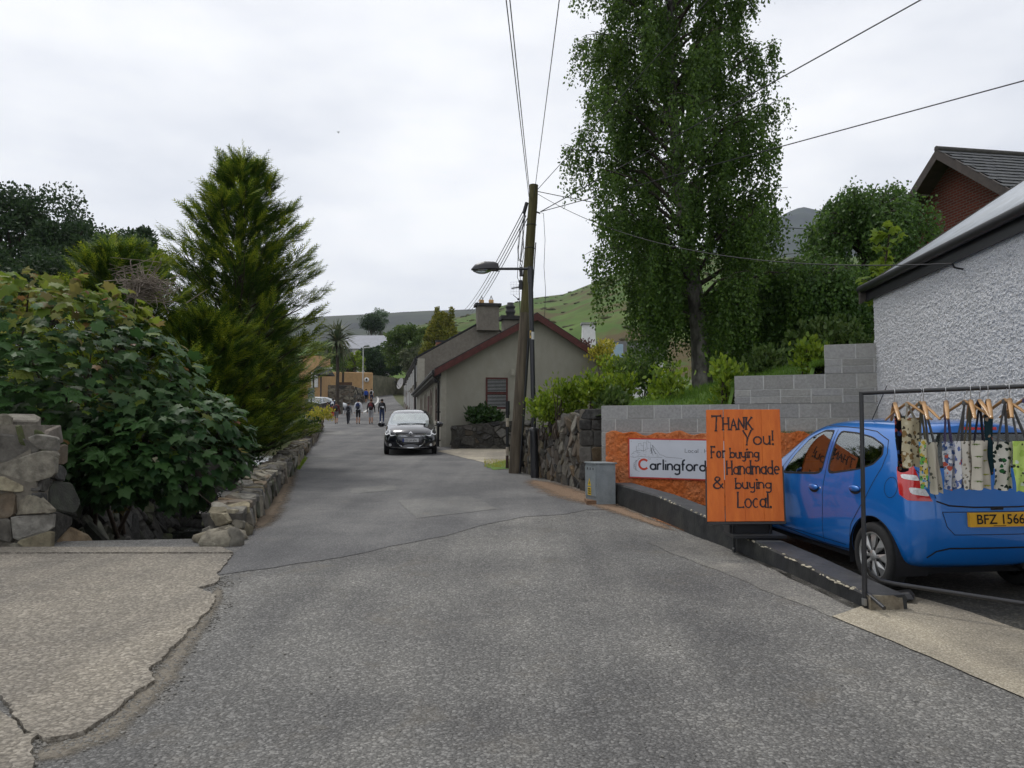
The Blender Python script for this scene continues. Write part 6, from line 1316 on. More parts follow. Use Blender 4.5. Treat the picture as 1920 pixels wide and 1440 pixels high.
# ------------------------------------------------------------------ street lamp
LAMPB = mat('lamp_black', (.018, .018, .022), .45, .2, 4, spec=.5, coat=.2)
p0, p1 = P(1003, 893, 17.3), P(994.5, 502, 17.3); p0.z = R(17.3) - .05; ax = (p1 - p0)
la = thing('street_lamp', 'black street lamp with a single arm in front of the utility pole', 'street lamp', tuple(p0))
at = lambda t: p0 + ax * t
mb = MB(); mb.lathe([(.075, 0)], (0, 0, 0)); mb = MB(); mb.tube([at(0), at(.225)], .094, 14); mb.tube([at(.225), at(.24), at(.245)], [.1, .095, .06], 14); mb.build('base_section', LAMPB, la)
mb = MB(); mb.tube([at(.24), at(.94)], .054, 12); mb.build('pole', LAMPB, la)
mb = MB(); mb.tube([at(.93), at(1.005)], .066, 12); mb.build('collar', LAMPB, la)
e0, e1 = P(990, 504, 17.3), P(931, 504, 17.3); mb = MB(); mb.tube([e0, e1], .03, 10); mb.build('arm', LAMPB, la)
hc = P(909, 503, 17.3); hl = .62; mb = MB(); mb.smooth = True
def head(u, v_):
    x = (u - .5) * hl; w = float(np.interp(u, [0, .08, .3, .7, .9, 1], [.01, .075, .14, .15, .12, .10])); hh = float(np.interp(u, [0, .15, .5, .85, 1], [.02, .13, .19, .175, .13])); a = math.pi * v_
    return (hc.x + x, hc.y + math.cos(a) * w, hc.z - .04 + math.sin(a) * hh + .02 * u)
mb.grid(head, 18, 10); mb.box((hc.x + .29, hc.y, hc.z + .0), (.05, .18, .12)); mb.build('shell', LAMPB, la)
mb = MB(); mb.smooth = True
mb.grid(lambda u, v_: (hc.x - .29 + .45 * u, hc.y + math.cos(math.pi * v_) * .115 * math.sin(math.pi * min(1, .08 + u * .92)) ** .5, hc.z - .038 - math.sin(math.pi * v_) * .095 * math.sin(math.pi * u) ** .6), 12, 8); mb.build('glass_bowl', glassmat('lamp_glass', alpha=.35), la)
mb = MB(); mb.box((hc.x + .02, hc.y, hc.z - .042), (.56, .24, .01)); mb.build('rim', BLACKP, la)
for t_, col, nm in ((.676, (.62, .62, .6), 'white_label'), (.679, (.6, .4, .1), 'yellow_label')):
    a0 = at(t_ + (.0 if nm[0] == 'w' else .003)); mb = MB(); v = []
    aa0 = math.radians(-100 if nm[0] == 'w' else -150); aa1 = math.radians(-20 if nm[0] == 'w' else -105)
    mb.grid(lambda u, w_: tuple(a0 + Vector((math.cos(aa0 + (aa1 - aa0) * u) * .057, math.sin(aa0 + (aa1 - aa0) * u) * .057, (w_ - .5) * .17))), 6, 1); mb.build(nm, mat(nm + '_paint', col, .5, .05, 5), la)
q = at(.683); mb = MB(); mb.box((q.x - .03, q.y - .052, q.z), (.02, .006, .07)); mb.build('label_mark', BLACKP, la)
mb = MB(); mb.box(at(.1) + Vector((-.03, -.09, 0)), (.07, .02, .5)); mb.build('access_door', LAMPB, la)
# ------------------------------------------------------------------ utility pole with wires
POLEW = mat('pole_wood', (.12, .098, .07), .95, .4, 5, bump=.9, bscale=20, stretch=(3, 3, .2), big=.7, bigscale=3, bigcol=(.04, .032, .025))
POLEM = mat('pole_wood_mossy', (.105, .095, .04), .95, .35, 5, bump=.8, bscale=20, stretch=(3, 3, .25), big=.6, bigscale=3, bigcol=(.05, .038, .02))
u0, u1 = P(964, 889, 18.5), P(1001, 347, 18.7); u0.z = R(18.5) - .2
ut = thing('utility_pole', 'leaning weathered wooden utility pole carrying the wires', 'utility pole', tuple(u0)); ua = lambda t: u0.lerp(u1, t)
mb = MB(); mb.tube([ua(t) + Vector((random.gauss(0, .006), 0, 0)) for t in np.linspace(0, .56, 9)], [.155 - .045 * t for t in np.linspace(0, .56, 9)], 14); mb.build('lower_shaft', POLEW, ut)
mb = MB(); mb.tube([ua(t) + Vector((random.gauss(0, .005), 0, 0)) for t in np.linspace(.56, 1, 8)], [.155 - .045 * t for t in np.linspace(.56, 1, 8)], 14); mb.build('upper_shaft', POLEM, ut)
mb = MB(); mb.tube([ua(t) + Vector((.11, -.08, 0)) for t in (0, .2, .5)], .035, 6); mb.tube([ua(t) + Vector((.14, -.03, 0)) for t in (.0, .35, .62, .8)], .016, 6); mb.build('cable_guard', BLACKP, ut)
for t_, dx in ((.70, -.17), (.655, -.16)): mb = MB(); mb.box(ua(t_) + Vector((dx, -.05, 0)), (.08, .1, .22)); mb.build('junction_box', BLACKP, ut)
mb = MB(); mb.tube([ua(.93) + Vector((-.14, -.04, .05)), ua(.90) + Vector((-.2, -.05, 0))], .05, 6); mb.build('insulator_bracket', BLACKP, ut)
mb = MB(); mb.tube([ua(.905) + Vector((.1, -.05, 0)), ua(.9) + Vector((.2, -.05, 0))], .02, 6); mb.build('wire_hook', BLACKP, ut)
mb = MB()
for t_ in (.78, .86): mb.tube([ua(t_) + Vector((math.cos(a) * .122, math.sin(a) * .122, .01)) for a in np.linspace(0, 6.28, 13)], .012, 5, False)
mb.build('strap', BLACKP, ut)
mb = MB(); random.seed(6)
for k in range(7):
    s = ua(random.uniform(.84, .92)) + Vector((-.16, -.06, 0)); e = ua(random.uniform(.62, .76)) + Vector((-.16, -.06, 0)); m_ = s.lerp(e, .6) + Vector((random.uniform(-.3, .05), -.05, random.uniform(-.2, .2))); mb.tube([s, s.lerp(m_, .5) + Vector((random.uniform(-.05, .02), 0, 0)), m_, m_.lerp(e, .6) + Vector((-.05, 0, -.1)), e], .007, 4, False)
o = mb.build('loose_cables', BLACKP, ut); o['kind'] = 'stuff'
WIRE = mat('wire', (.03, .03, .033), .6, .1, 3)
def wire(label, a, b, sag, r=.008, ext=0., n=22, name='overhead_wire'):
    a, b = Vector(a), Vector(b); pts = []
    for i in range(n + 1):
        t = i / n * (1 + ext); p = a.lerp(b, t); q = min(t, 1.) if not ext else t / (1 + ext); p.z -= sag * 4 * q * (1 - q) if not ext else 0; pts.append(p)
    mb = MB(); mb.tube(pts, r, 5); tag(mb.build(name, WIRE), label, 'wire', 'wires from the utility pole')
T1 = ua(.955) + Vector((-.1, -.08, 0)); T2 = ua(.90) + Vector((-.2, -.06, 0)); T3 = ua(.905) + Vector((.2, -.05, 0))
for k, (px, d) in enumerate(((948, 9.3), (955, 9.2))): wire('one of a pair of wires passing overhead from the pole top', T1 + Vector((.03 * k, 0, -.03 * k)), P(px, -10, d), 0, .008, 1.2)
wire('single wire passing overhead just right of the overhead pair', T1 + Vector((.12, 0, 0)), P(1050, -10, 9.3), 0, .007, 1.2)
for k, (px, py) in enumerate(((868, 580), (872, 583), (877, 584), (881, 586))): wire('one of four wires running down to the terrace chimney', T2 + Vector((-.03 + .04 * k, 0, .03 - .05 * k)), P(px + 4, py, 50.2), .25, .012)
wire('wire rising steeply from the pole across the birch', ua(.985) + Vector((.1, 0, 0)), P(1332, -5, 11), 0, .008, .4)
wire('upper long wire crossing in front of the birch', T3, P(1735, -5, 10.8), .0, .011, .6)
wire('lower long wire sagging in front of the birch towards the shed side', T3, P(1925, 150, 10.2), .0, .010, .8)
wire('wire sagging from the pole to the hook on the white shed', ua(.97) + Vector((.1, 0, 0)), K0 + kd * 2.6 - rd * .16 + Vector((0, 0, 3.5)), .55, .007, 0, 30)
wire('thin wire running behind the birch to the brick gable', ua(.98) + Vector((.1, .05, 0)), bp_(1.0, -1.2, OV - .02), .3, .01, 0, 30)
pts = [T3 + Vector((.02, 0, -.02))] + [P(x, y, 18.4) for x, y in ((1019, 400), (1022, 450), (1020, 500), (1023, 545), (1021, 598))]; mb = MB(); mb.tube(pts, .006, 4); tag(mb.build('hanging_cable', WIRE), 'loose cable hanging straight down beside the utility pole', 'cable')
# ------------------------------------------------------------------ black and white marker post
mp0 = P(951, 872, 19.4); zb_ = R(19.4) - .05; zT = P(952, 752, 19.4).z; mk = thing('marker_post', 'thin black and white banded marker post beside the utility pole', 'post', (mp0.x, 19.4, zb_))
WP = mat('worn_white_paint', (.46, .41, .33), .8, .3, 12, big=.5, bigscale=9, bigcol=(.25, .16, .09)); BR = mat('rusty_black', (.05, .03, .022), .8, .4, 9)
zf = lambda py: P(952, py, 19.4).z
for a, b, m_, nm, r_ in ((752, 778, BLACKP, 'cap_band', .055), (778, 784, BLACKP, 'black_band', .04), (784, 800, WP, 'white_band', .042), (800, 838, BLACKP, 'black_band', .04), (838, 854, WP, 'white_band', .042), (854, 878, BR, 'rusty_foot', .04)):
    mb = MB(); mb.tube([(mp0.x + (870 - b) * .0001, 19.4, max(zb_, zf(b))), (mp0.x + (870 - a) * .0001, 19.4, zf(a))], r_, 10); mb.build(nm, m_, mk)
# ------------------------------------------------------------------ electricity cabinet
CAB = mat('cabinet_grey', (.20, .225, .235), .6, .15, 8, big=.3, bigscale=6, bigcol=(.27, .29, .29), speck=.25, speckscale=60, speckcol=(.32, .33, .33))
c0 = G(1119, 947); zc_ = R(c0.y) - .03; cu, cv = Vector((.31, .04, 0)), Vector((-.14, .42, 0)); hcab = .68
cb_ = thing('electricity_cabinet', 'small grey metal electricity cabinet at the end of the low black wall', 'cabinet', (c0.x, c0.y, zc_)); O = Vector((c0.x, c0.y, zc_))
mb = MB(); mb.hexa([O, O + cu, O + cu + cv, O + cv] + [q + Vector((0, 0, hcab)) for q in (O, O + cu, O + cu + cv, O + cv)]); mb.build('body', CAB, cb_, bevel=.008)
mb = MB(); g_ = -cu.normalized() * .02 ; f_ = -cv.normalized() * .015; mb.hexa([q + Vector((0, 0, hcab)) for q in (O + g_ + f_, O + cu + f_ - g_, O + cu + cv - g_, O + cv + g_)] + [q + Vector((0, 0, hcab + .025)) for q in (O + g_ + f_, O + cu + f_ - g_, O + cu + cv - g_, O + cv + g_)]); mb.build('lid', CAB, cb_, bevel=.004)
sn = -cu.normalized(); YEL = mat('hazard_yellow', (.62, .42, .02), .6, .1, 6)
cl3 = lambda a, z, h=.004: O + cv * a + sn * h + Vector((0, 0, z))
mb = MB(); mb.hexa([cl3(.04, .16, .002), cl3(.96, .16, .002), cl3(.96, .16, .012), cl3(.04, .16, .012), cl3(.04, .64, .002), cl3(.96, .64, .002), cl3(.96, .64, .012), cl3(.04, .64, .012)]); dr_ = mb.build('door', CAB, cb_)
mb = MB(); mb.add([cl3(.72, .32, .014), cl3(.42, .32, .014), cl3(.57, .45, .014)], [(0, 1, 2)]); mb.build('warning_triangle', YEL, dr_)
mb = MB(); mb.add([cl3(.72, .17, .014), cl3(.42, .17, .014), cl3(.42, .30, .014), cl3(.72, .30, .014)], [(0, 1, 2, 3)]); mb.build('warning_plate', YEL, dr_)
mb = MB(); mb.add([cl3(.60, .345, .015), cl3(.55, .345, .015), cl3(.53, .39, .015), cl3(.58, .39, .015)], [(0, 1, 2, 3)]); mb.build('bolt_symbol', BLACKP, dr_)
for zz_ in (.19, .225, .26): mb = MB(); mb.add([cl3(.68, zz_, .015), cl3(.46, zz_, .015), cl3(.46, zz_ + .018, .015), cl3(.68, zz_ + .018, .015)], [(0, 1, 2, 3)]); mb.build('text_line', BLACKP, dr_)
for a in (.25, .5, .75): mb = MB(); mb.box(cl3(a, .6, .013), (.01, .03, .035)); mb.build('vent', BLACKP, dr_)
mb = MB(); mb.box(O + cv * .5 + sn * .02 + cu * .1 + Vector((0, 0, .05)), (.2, .4, .1)); mb.build('plinth', mat('rusty_plinth', (.16, .09, .05), .9, .3, 9), cb_)
# ------------------------------------------------------------------ printed sign on the orange wall
sg = thing('shop_sign', 'white shop sign with red border and castle drawing on the orange wall', 'sign', tuple(b3(.36, .7, .13)))
a0 = .37; SW, SH = 1.62, .655; zs0 = .735; s3 = lambda u, v_, h: b3(a0 + u, zs0 + v_ - u * .012, .135 + h)
RED = mat('sign_red', (.52, .05, .035), .5, .06, 4); SWH = mat('sign_white', (.62, .64, .69), .45, .04, 3); INK = mat('sign_ink', (.016, .02, .03), .6, .1, 6); INKR = mat('sign_ink_red', (.58, .06, .03), .6, .06, 6)
mb = MB(); mb.hexa([s3(0, 0, -.03), s3(SW, 0, -.03), s3(SW, 0, 0), s3(0, 0, 0), s3(0, SH, -.03), s3(SW, SH, -.03), s3(SW, SH, 0), s3(0, SH, 0)]); mb.build('border', RED, sg)
B_w = .022; mb = MB(); mb.add([s3(B_w, B_w, .0025), s3(SW - B_w, B_w, .0025), s3(SW - B_w, SH - B_w, .0025), s3(B_w, SH - B_w, .0025)], [(0, 1, 2, 3)]); mb.build('face', SWH, sg)
k_ = .00905 * 1.0                                       # metres per photo pixel on the sign
def spx(px, py): return ((px - 1178) * .00895, (895.5 - py) * .0088)
x, y = spx(1198, 879); mb = MB(); write(mb, 'C', x, y, .168, .034, s3, .0045, wx=1.0); mb.build('lettering', INKR, sg)
x, y = spx(1218.5, 879); mb = MB(); x_ = write(mb, 'arlingford', x, y, .172, .027, s3, .0045, sp=.155, wx=1.0); mb.build('lettering', INK, sg)
x, y = spx(1281, 846); mb = MB(); write(mb, 'Local . Ha', x, y, .065, .006, s3, .0045, sp=.22, wx=1.1); mb.build('lettering', INK, sg)
mb = MB(); rs = random.Random(12)                      # castle on its rock, drawn in thin lines
def sk(pts, w=.0035): ribbon(mb, [spx(*p) for p in pts], w, s3, .0042)
sk([(1193, 845), (1193, 836), (1197, 836), (1197, 831), (1202, 831), (1202, 835), (1206, 835), (1206, 829), (1212, 830), (1212, 826), (1215, 826), (1215, 829), (1219, 829), (1219, 833), (1223, 834), (1228, 840), (1232, 845), (1236, 851), (1242, 852), (1246, 855), (1262, 856), (1276, 857)])
sk([(1184, 852), (1188, 847), (1193, 845), (1200, 843), (1206, 845), (1212, 841)]); sk([(1206, 835), (1206, 845)]); sk([(1212, 830), (1213, 842)]); sk([(1219, 833), (1220, 846), (1224, 853)]); sk([(1182, 856), (1190, 857), (1200, 855), (1215, 856), (1240, 856)])
sk([(1223, 834), (1224, 842), (1229, 850)], .008); sk([(1220, 838), (1222, 848)], .009)
for k in range(70):
    a, b = rs.uniform(1185, 1232), rs.uniform(837, 860); d, e_ = rs.uniform(-5, 5), rs.uniform(-3, 3)
    if b < 845 and not (1194 < a < 1226): continue
    sk([(a, b), (a + d, b + e_ * .3)] if rs.random() < .6 else [(a, b), (a + d * .2, b + e_)], .0025)
for k in range(9): a = 196 + k; sk([(1190 + 2 * math.sin(k), 862 + k * 2.0), (1194 - k * .2, 863 + k * 2.2)], .003)
sk([(1197, 860), (1191, 866), (1189, 873), (1192, 880), (1198, 883)], .003); sk([(1194, 862), (1187, 869), (1188, 877), (1193, 882)], .0025)
mb.build('castle_drawing', INK, sg)
for u, v_ in ((.05, .05), (.05, SH - .05), (SW * .42, SH - .035), (SW * .42, .035)): mb = MB(); mb.ball(s3(u, v_, .004), .007, 8, 5); mb.build('screw', MATS['galv_bolt'], sg)
# ------------------------------------------------------------------ hand-painted orange board
OB = mat('orange_board', (.54, .11, .010), .55, .10, 9, bump=.4, bscale=30, stretch=(1.6, 1, .12), col2=(.68, .165, .018), big=.35, bigscale=4, bigcol=(.48, .085, .012), spec=.35); PAINT = mat('black_brush_paint', (.02, .010, .012), .6, .15, 9)
tl, tr_, br_, bl_ = P(1324, 768, 8.42), P(1462, 767, 8.30), P(1471, 977, 7.98), P(1326.5, 978, 8.08)
ob_ = thing('painted_board', 'orange hand-painted wooden board on a black stand by the low wall', 'sign', (tl.x, tl.y, bl_.z))
bn_ = (br_ - bl_).cross(tl - bl_).normalized(); bn_ = bn_ if bn_.y < 0 else -bn_
def ob3(u, v_, h): return bl_.lerp(br_, u).lerp(tl.lerp(tr_, u), v_) + bn_ * h        # u, v in 0..1
seams = [0, .235, .5, .745, 1.]; gapw = [0, .011, .0006, .0006, 0]
for k in range(4):
    a, b = seams[k] + gapw[k] / 2, seams[k + 1] - gapw[k + 1] / 2; j = random.uniform(-.001, .001); mb = MB()
    mb.hexa([ob3(a, 0, -.022), ob3(b, 0, -.022), ob3(b, 0, j), ob3(a, 0, j), ob3(a, 1 + j * 2, -.022), ob3(b, 1 + j, -.022), ob3(b, 1 + j, j), ob3(a, 1 + j * 2, j)]); mb.build('plank', OB, ob_, bevel=.003)
mb = MB(); w_ = .02
for a, b, c, d in ((-.015, .012, -.02, .48), (.99, 1.022, -.02, .48), (-.015, 1.022, -.022, -.002)): mb = MB(); mb.hexa([ob3(a, c, -.05), ob3(b, c, -.05), ob3(b, c, -.012), ob3(a, c, -.012), ob3(a, d, -.05), ob3(b, d, -.05), ob3(b, d, -.012), ob3(a, d, -.012)]); mb.build('frame_bar', BLACKP, ob_)
for v0, v1 in ((.06, .16), (.84, .94)): mb = MB(); mb.hexa([ob3(.26, v0, -.05), ob3(.97, v0, -.05), ob3(.97, v0, -.023), ob3(.26, v0, -.023), ob3(.26, v1, -.05), ob3(.97, v1, -.05), ob3(.97, v1, -.023), ob3(.26, v1, -.023)]); mb.build('back_batten', BLACKP, ob_)
BWm, BHm = (br_ - bl_).length, (tl - bl_).length; t3 = lambda u, v_, h: ob3(u / BWm, v_ / BHm, h)
def opx(px, py): return ((px - 1326) / 142 * BWm, (977.5 - py) / 210 * BHm)
for txt, px, py, hpx, wpx in (('THANK', 1337, 807, 27, 83), ('You!', 1397, 836, 26, 57), ('For', 1335, 860, 21, 23), ('buying', 1371, 861, 18, 54), ('Handmade', 1364, 892, 25, 98), ('&', 1338, 918, 22, 19), ('buying', 1380, 918, 19, 66), ('Local.', 1383, 953, 28, 62)):
    x, y = opx(px, py); size = hpx / 210 * BHm; nat = sum(GL[c][0] + .16 for c in txt) - .16; mb = MB(); wx = (wpx / 142 * BWm / size) / nat
    if txt == 'THANK':
        write(mb, 'T', x, y - .012, size * 1.05, .017, t3, .0022, serif=.015, wx=wx); write(mb, 'HANK', x + .115, y, size * .86, .017, t3, .0022, serif=.014, sp=.14, wx=wx * 1.02, jit=.03, r=rs)
    else: write(mb, txt, x, y, size, (.0155 if hpx > 20 else .0145), t3, .0022, serif=.011, sp=(.3 if txt == 'For' else .16) * wx, wx=wx, jit=.03, r=rs)
    mb.build('lettering', PAINT, ob_)
st0 = G(1395, 1035); zst = R(8.3) + .2
mb = MB(); mb.box((2.5, 8.33, zst + .09), (.42, .22, .13)); mb.build('stand_box', BLACKP, ob_)
for dx in (-.18, .22): mb = MB(); mb.tube([(2.5 + dx, 8.2, zst - .0), (2.5 + dx, 8.17, bl_.z + .35)], .014, 6); mb.build('stand_leg', BLACKP, ob_)
mb = MB(); mb.box((2.56, 8.25, zst + .015), (.55, .4, .03)); mb.build('stand_foot', BLACKP, ob_)
# ------------------------------------------------------------------ bits: slate pieces, bird, far lamp post, small notice
SLT = mat('broken_slate', (.02, .02, .022), .35, .35, 8, bump=.5, bscale=30, spec=.5)
for k, (px, py, a, w_, h_) in enumerate(((1672, 1128, .3, .34, .09), (1700, 1130, -.5, .16, .1))):
    p = G(px, py); mb = MB(); r_ = Matrix.Rotation(a, 3, 'Z') @ Matrix.Rotation(.22 * (1 - 2 * k), 3, 'Y'); mb.box((p.x, p.y + .05, R(p.y) + .05), (w_, .2, h_ * .6), r_, .7); tag(mb.build('slate_piece', SLT, bevel=.012), ['wide broken black slate lying by the rack foot', 'small broken black slate end beside the pale slab'][k], 'slate')
bd_ = P(634, 248, 70); bt = thing('bird', 'tiny dark bird flying in the grey sky', 'bird', tuple(bd_)); mb = MB(); mb.ball(bd_, (.05, .16, .045), 8, 6); mb.build('body', BLACKP, bt)
for s in (-1, 1): mb = MB(); mb.add([bd_ + Vector((0, -.06, .01)), bd_ + Vector((s * .2, -.02, .1)), bd_ + Vector((s * .02, .08, .01))], [(0, 1, 2)]); mb.build('wing', BLACKP, bt)
fl0 = P(680, 750, 93); fl1 = P(681, 653, 93); fl = thing('far_lamp_post', 'pale grey lamp post beside the ochre wall', 'street lamp', (fl0.x, 93, R(93))); LG = MATS['lamp_grey']
mb = MB(); mb.tube([(fl0.x, 93, R(93) - .1), fl1], [.08, .05], 8); mb.build('pole', LG, fl); mb = MB(); mb.tube([fl1, P(692, 651.5, 92.6)], [.05, .03], 6); mb.box(P(688, 651.5, 92.8), (.7, .22, .12)); mb.build('lantern', LG, fl)
mb = MB(); mb.box((fl0.x - .02, 92.9, R(93) + .35), (.3, .3, .75)); tag(mb.build('litter_bin', mat('bin_maroon', (.05, .015, .015), .6), bevel=.05), 'small dark litter bin at the foot of the pale lamp post', 'bin')
nb = P(584, 735, 58); nt_ = thing('notice_board', 'small grey-green notice board on a black post beside the conifers', 'sign', (nb.x, 58, R(58))); mb = MB(); mb.tube([(nb.x, 58, R(58) - .1), (nb.x, 58, nb.z)], .05, 6); mb.build('post', BLACKP, nt_); mb = MB(); mb.box((nb.x, 57.93, nb.z - .05), (.5, .05, .75)); mb.build('panel', mat('notice_grey', (.17, .21, .19), .7), nt_, bevel=.02)
mb = MB(); a, b = P(556, 755, 48), P(562, 690, 48); mb.tube([(b.x, 48, R(48)), (b.x, 48, b.z)], .13, 8)
# ------------------------------------------------------------------ cars: a subdivided cage, then glass, doors and lamps cut out of it
from mathutils.bvhtree import BVHTree
CAGE = [  # stations from rear to front; nine points (x, y, z) from the sill centre over the side to the roof centre
 [(0, .10, .27), (.60, .11, .27), (.68, .06, .33), (.71, .00, .50), (.695, .02, .74), (.655, .05, .99), (.54, .20, 1.33), (.40, .20, 1.40), (0, .17, 1.425)],
 [(0, .22, .22), (.66, .22, .22), (.755, .16, .30), (.785, .12, .50), (.775, .13, .76), (.735, .15, 1.02), (.60, .31, 1.355), (.43, .31, 1.425), (0, .28, 1.45)],
 [(0, .50, .20), (.68, .50, .20), (.775, .50, .29), (.80, .50, .50), (.79, .50, .78), (.75, .50, 1.01), (.615, .58, 1.37), (.45, .58, 1.44), (0, .56, 1.463)],
 [(0, 1.0, .19), (.69, 1.0, .19), (.765, 1.0, .27), (.785, 1.0, .48), (.79, 1.0, .74), (.755, 1.0, .95), (.62, 1.0, 1.375), (.46, 1.0, 1.445), (0, 1.0, 1.47)],
 [(0, 1.5, .19), (.69, 1.5, .19), (.765, 1.5, .27), (.785, 1.5, .48), (.79, 1.5, .72), (.755, 1.5, .90), (.62, 1.5, 1.365), (.46, 1.5, 1.435), (0, 1.5, 1.46)],
 [(0, 2.0, .19), (.69, 2.0, .19), (.765, 2.0, .27), (.785, 2.0, .48), (.79, 2.0, .70), (.755, 2.0, .86), (.635, 1.85, 1.31), (.46, 1.9, 1.375), (0, 1.93, 1.40)],
 [(0, 2.45, .19), (.69, 2.45, .19), (.77, 2.45, .27), (.795, 2.45, .48), (.79, 2.45, .70), (.75, 2.45, .83), (.69, 2.28, 1.04), (.46, 2.33, 1.12), (0, 2.37, 1.16)],
 [(0, 2.80, .19), (.69, 2.80, .19), (.775, 2.80, .28), (.80, 2.80, .48), (.785, 2.80, .70), (.735, 2.78, .83), (.62, 2.66, .93), (.42, 2.70, .97), (0, 2.74, .99)],
 [(0, 3.12, .20), (.66, 3.12, .20), (.755, 3.12, .29), (.78, 3.12, .48), (.765, 3.12, .66), (.705, 3.10, .78), (.58, 3.08, .865), (.38, 3.10, .90), (0, 3.14, .915)],
 [(0, 3.36, .21), (.58, 3.34, .22), (.69, 3.30, .30), (.715, 3.30, .46), (.70, 3.28, .60), (.645, 3.26, .69), (.53, 3.32, .755), (.35, 3.36, .785), (0, 3.40, .80)],
 [(0, 3.46, .23), (.45, 3.44, .23), (.56, 3.42, .31), (.59, 3.42, .45), (.58, 3.41, .57), (.53, 3.40, .64), (.44, 3.42, .68), (.30, 3.44, .70), (0, 3.47, .71)],
]
def car_mesh(sx, sy, sz, levels=4):
    v = []; f = []; idx = {}
    def add(p):
        v.append((p[0] * sx, p[1] * sy, p[2] * sz)); return len(v) - 1
    nS = len(CAGE); A = [[None] * 9 for _ in range(nS)]; B = [[None] * 9 for _ in range(nS)]
    for i, st in enumerate(CAGE):
        for j, p in enumerate(st):
            A[i][j] = add(p); B[i][j] = A[i][j] if j in (0, 8) else add((-p[0], p[1], p[2]))
    for i in range(nS - 1):
        for j in range(8): f.append((A[i][j], A[i + 1][j], A[i + 1][j + 1], A[i][j + 1])); f.append((B[i][j + 1], B[i + 1][j + 1], B[i + 1][j], B[i][j]))
    for i, sg_ in ((0, -1), (nS - 1, 1)):
        M = [A[i][0]] + [add((0, CAGE[i][j][1] + sg_ * .045, CAGE[i][j][2])) for j in range(1, 8)] + [A[i][8]]
        for j in range(8):
            fa = [A[i][j], A[i][j + 1], M[j + 1], M[j]]; fb = [M[j], M[j + 1], B[i][j + 1], B[i][j]]
            for q in (fa, fb):
                u = list(dict.fromkeys(q)); u = u if sg_ < 0 else u[::-1]
                if len(u) > 2: f.append(tuple(u))
    me = bpy.data.meshes.new('cage'); me.from_pydata(v, [], f); ob = bpy.data.objects.new('cage', me); COL.objects.link(ob); md = ob.modifiers.new('s', 'SUBSURF'); md.levels = levels; md.render_levels = levels
    dg = bpy.context.evaluated_depsgraph_get(); out = bpy.data.meshes.new_from_object(ob.evaluated_get(dg)); bpy.data.objects.remove(ob); bpy.data.meshes.remove(me)
    bm = bmesh.new(); bm.from_mesh(out); bpy.data.meshes.remove(out); bmesh.ops.recalc_face_normals(bm, faces=bm.faces[:]); return bm
def inpoly(p, poly):
    c = False; n_ = len(poly)
    for i in range(n_):
        a, b = poly[i], poly[i - 1]
        if (a[1] > p[1]) != (b[1] > p[1]) and p[0] < (b[0] - a[0]) * (p[1] - a[1]) / (b[1] - a[1]) + a[0]: c = not c
    return c
def smooth_poly(poly, r=.22, n_=4):                     # rounded corners
    out = []
    for i in range(len(poly)):
        a, b, c = poly[i - 1], poly[i], poly[(i + 1) % len(poly)]; p = (b[0] + (a[0] - b[0]) * r, b[1] + (a[1] - b[1]) * r); q = (b[0] + (c[0] - b[0]) * r, b[1] + (c[1] - b[1]) * r)
        for k in range(n_ + 1): t = k / n_; out.append(((1 - t) ** 2 * p[0] + 2 * t * (1 - t) * b[0] + t * t * q[0], (1 - t) ** 2 * p[1] + 2 * t * (1 - t) * b[1] + t * t * q[1]))
    return out
def cut(bm, poly, axis, ok):                            # cut along a polygon seen along an axis; returns the faces inside
    pr_ = (lambda c: (c.y, c.z)) if axis == 'x' else (lambda c: (c.x, c.z))
    X0, X1 = min(p[0] for p in poly) - .004, max(p[0] for p in poly) + .004; Z0, Z1 = min(p[1] for p in poly) - .004, max(p[1] for p in poly) + .004
    def box(f):
        q = [pr_(v_.co) for v_ in f.verts]; return min(x for x, _ in q), max(x for x, _ in q), min(y for _, y in q), max(y for _, y in q)
    cand = {}
    for f in bm.faces:
        if ok(f.calc_center_median()):
            q = box(f)
            if q[1] > X0 and q[0] < X1 and q[3] > Z0 and q[2] < Z1: cand[f] = q
    for i in range(len(poly)):
        a, b = poly[i - 1], poly[i]; dx, dz = b[0] - a[0], b[1] - a[1]; L_ = math.hypot(dx, dz)
        if L_ < 1e-5: continue
        lo = (min(a[0], b[0]) - .003, min(a[1], b[1]) - .003); hi = (max(a[0], b[0]) + .003, max(a[1], b[1]) + .003)
        fs = [f for f, q in cand.items() if f.is_valid and not (q[1] < lo[0] or q[0] > hi[0] or q[3] < lo[1] or q[2] > hi[1])]
        if not fs: continue
        no = Vector((0, -dz, dx)) if axis == 'x' else Vector((-dz, 0, dx)); co = Vector((0, a[0], a[1])) if axis == 'x' else Vector((a[0], 0, a[1]))
        es = {e_ for f in fs for e_ in f.edges}; vs_ = {v_ for f in fs for v_ in f.verts}
        rs_ = bmesh.ops.bisect_plane(bm, geom=fs + list(es) + list(vs_), plane_co=co, plane_no=no.normalized(), dist=1e-5)
        for g_ in rs_['geom']:
            if isinstance(g_, bmesh.types.BMFace): cand[g_] = box(g_)
        cand = {f: q for f, q in cand.items() if f.is_valid}
    return [f for f in cand if ok(f.calc_center_median()) and inpoly(pr_(f.calc_center_median()), poly)]
def take(bm, faces, name, m, parent, keep=False, offset=0., smooth=True):
    vm = {}; v = []; fs = []
    for f in faces:
        q = []
        for x in f.verts:
            if x not in vm: vm[x] = len(v); v.append(tuple(x.co + x.normal * offset))
            q.append(vm[x])
        fs.append(tuple(q))
    if not fs: return None
    me = bpy.data.meshes.new(name); me.from_pydata(v, [], fs); me.materials.append(m); me.polygons.foreach_set('use_smooth', [smooth] * len(fs)); me.update()
    if not keep: bmesh.ops.delete(bm, geom=faces, context='FACES')
    return link(bpy.data.objects.new(name, me), parent, False)
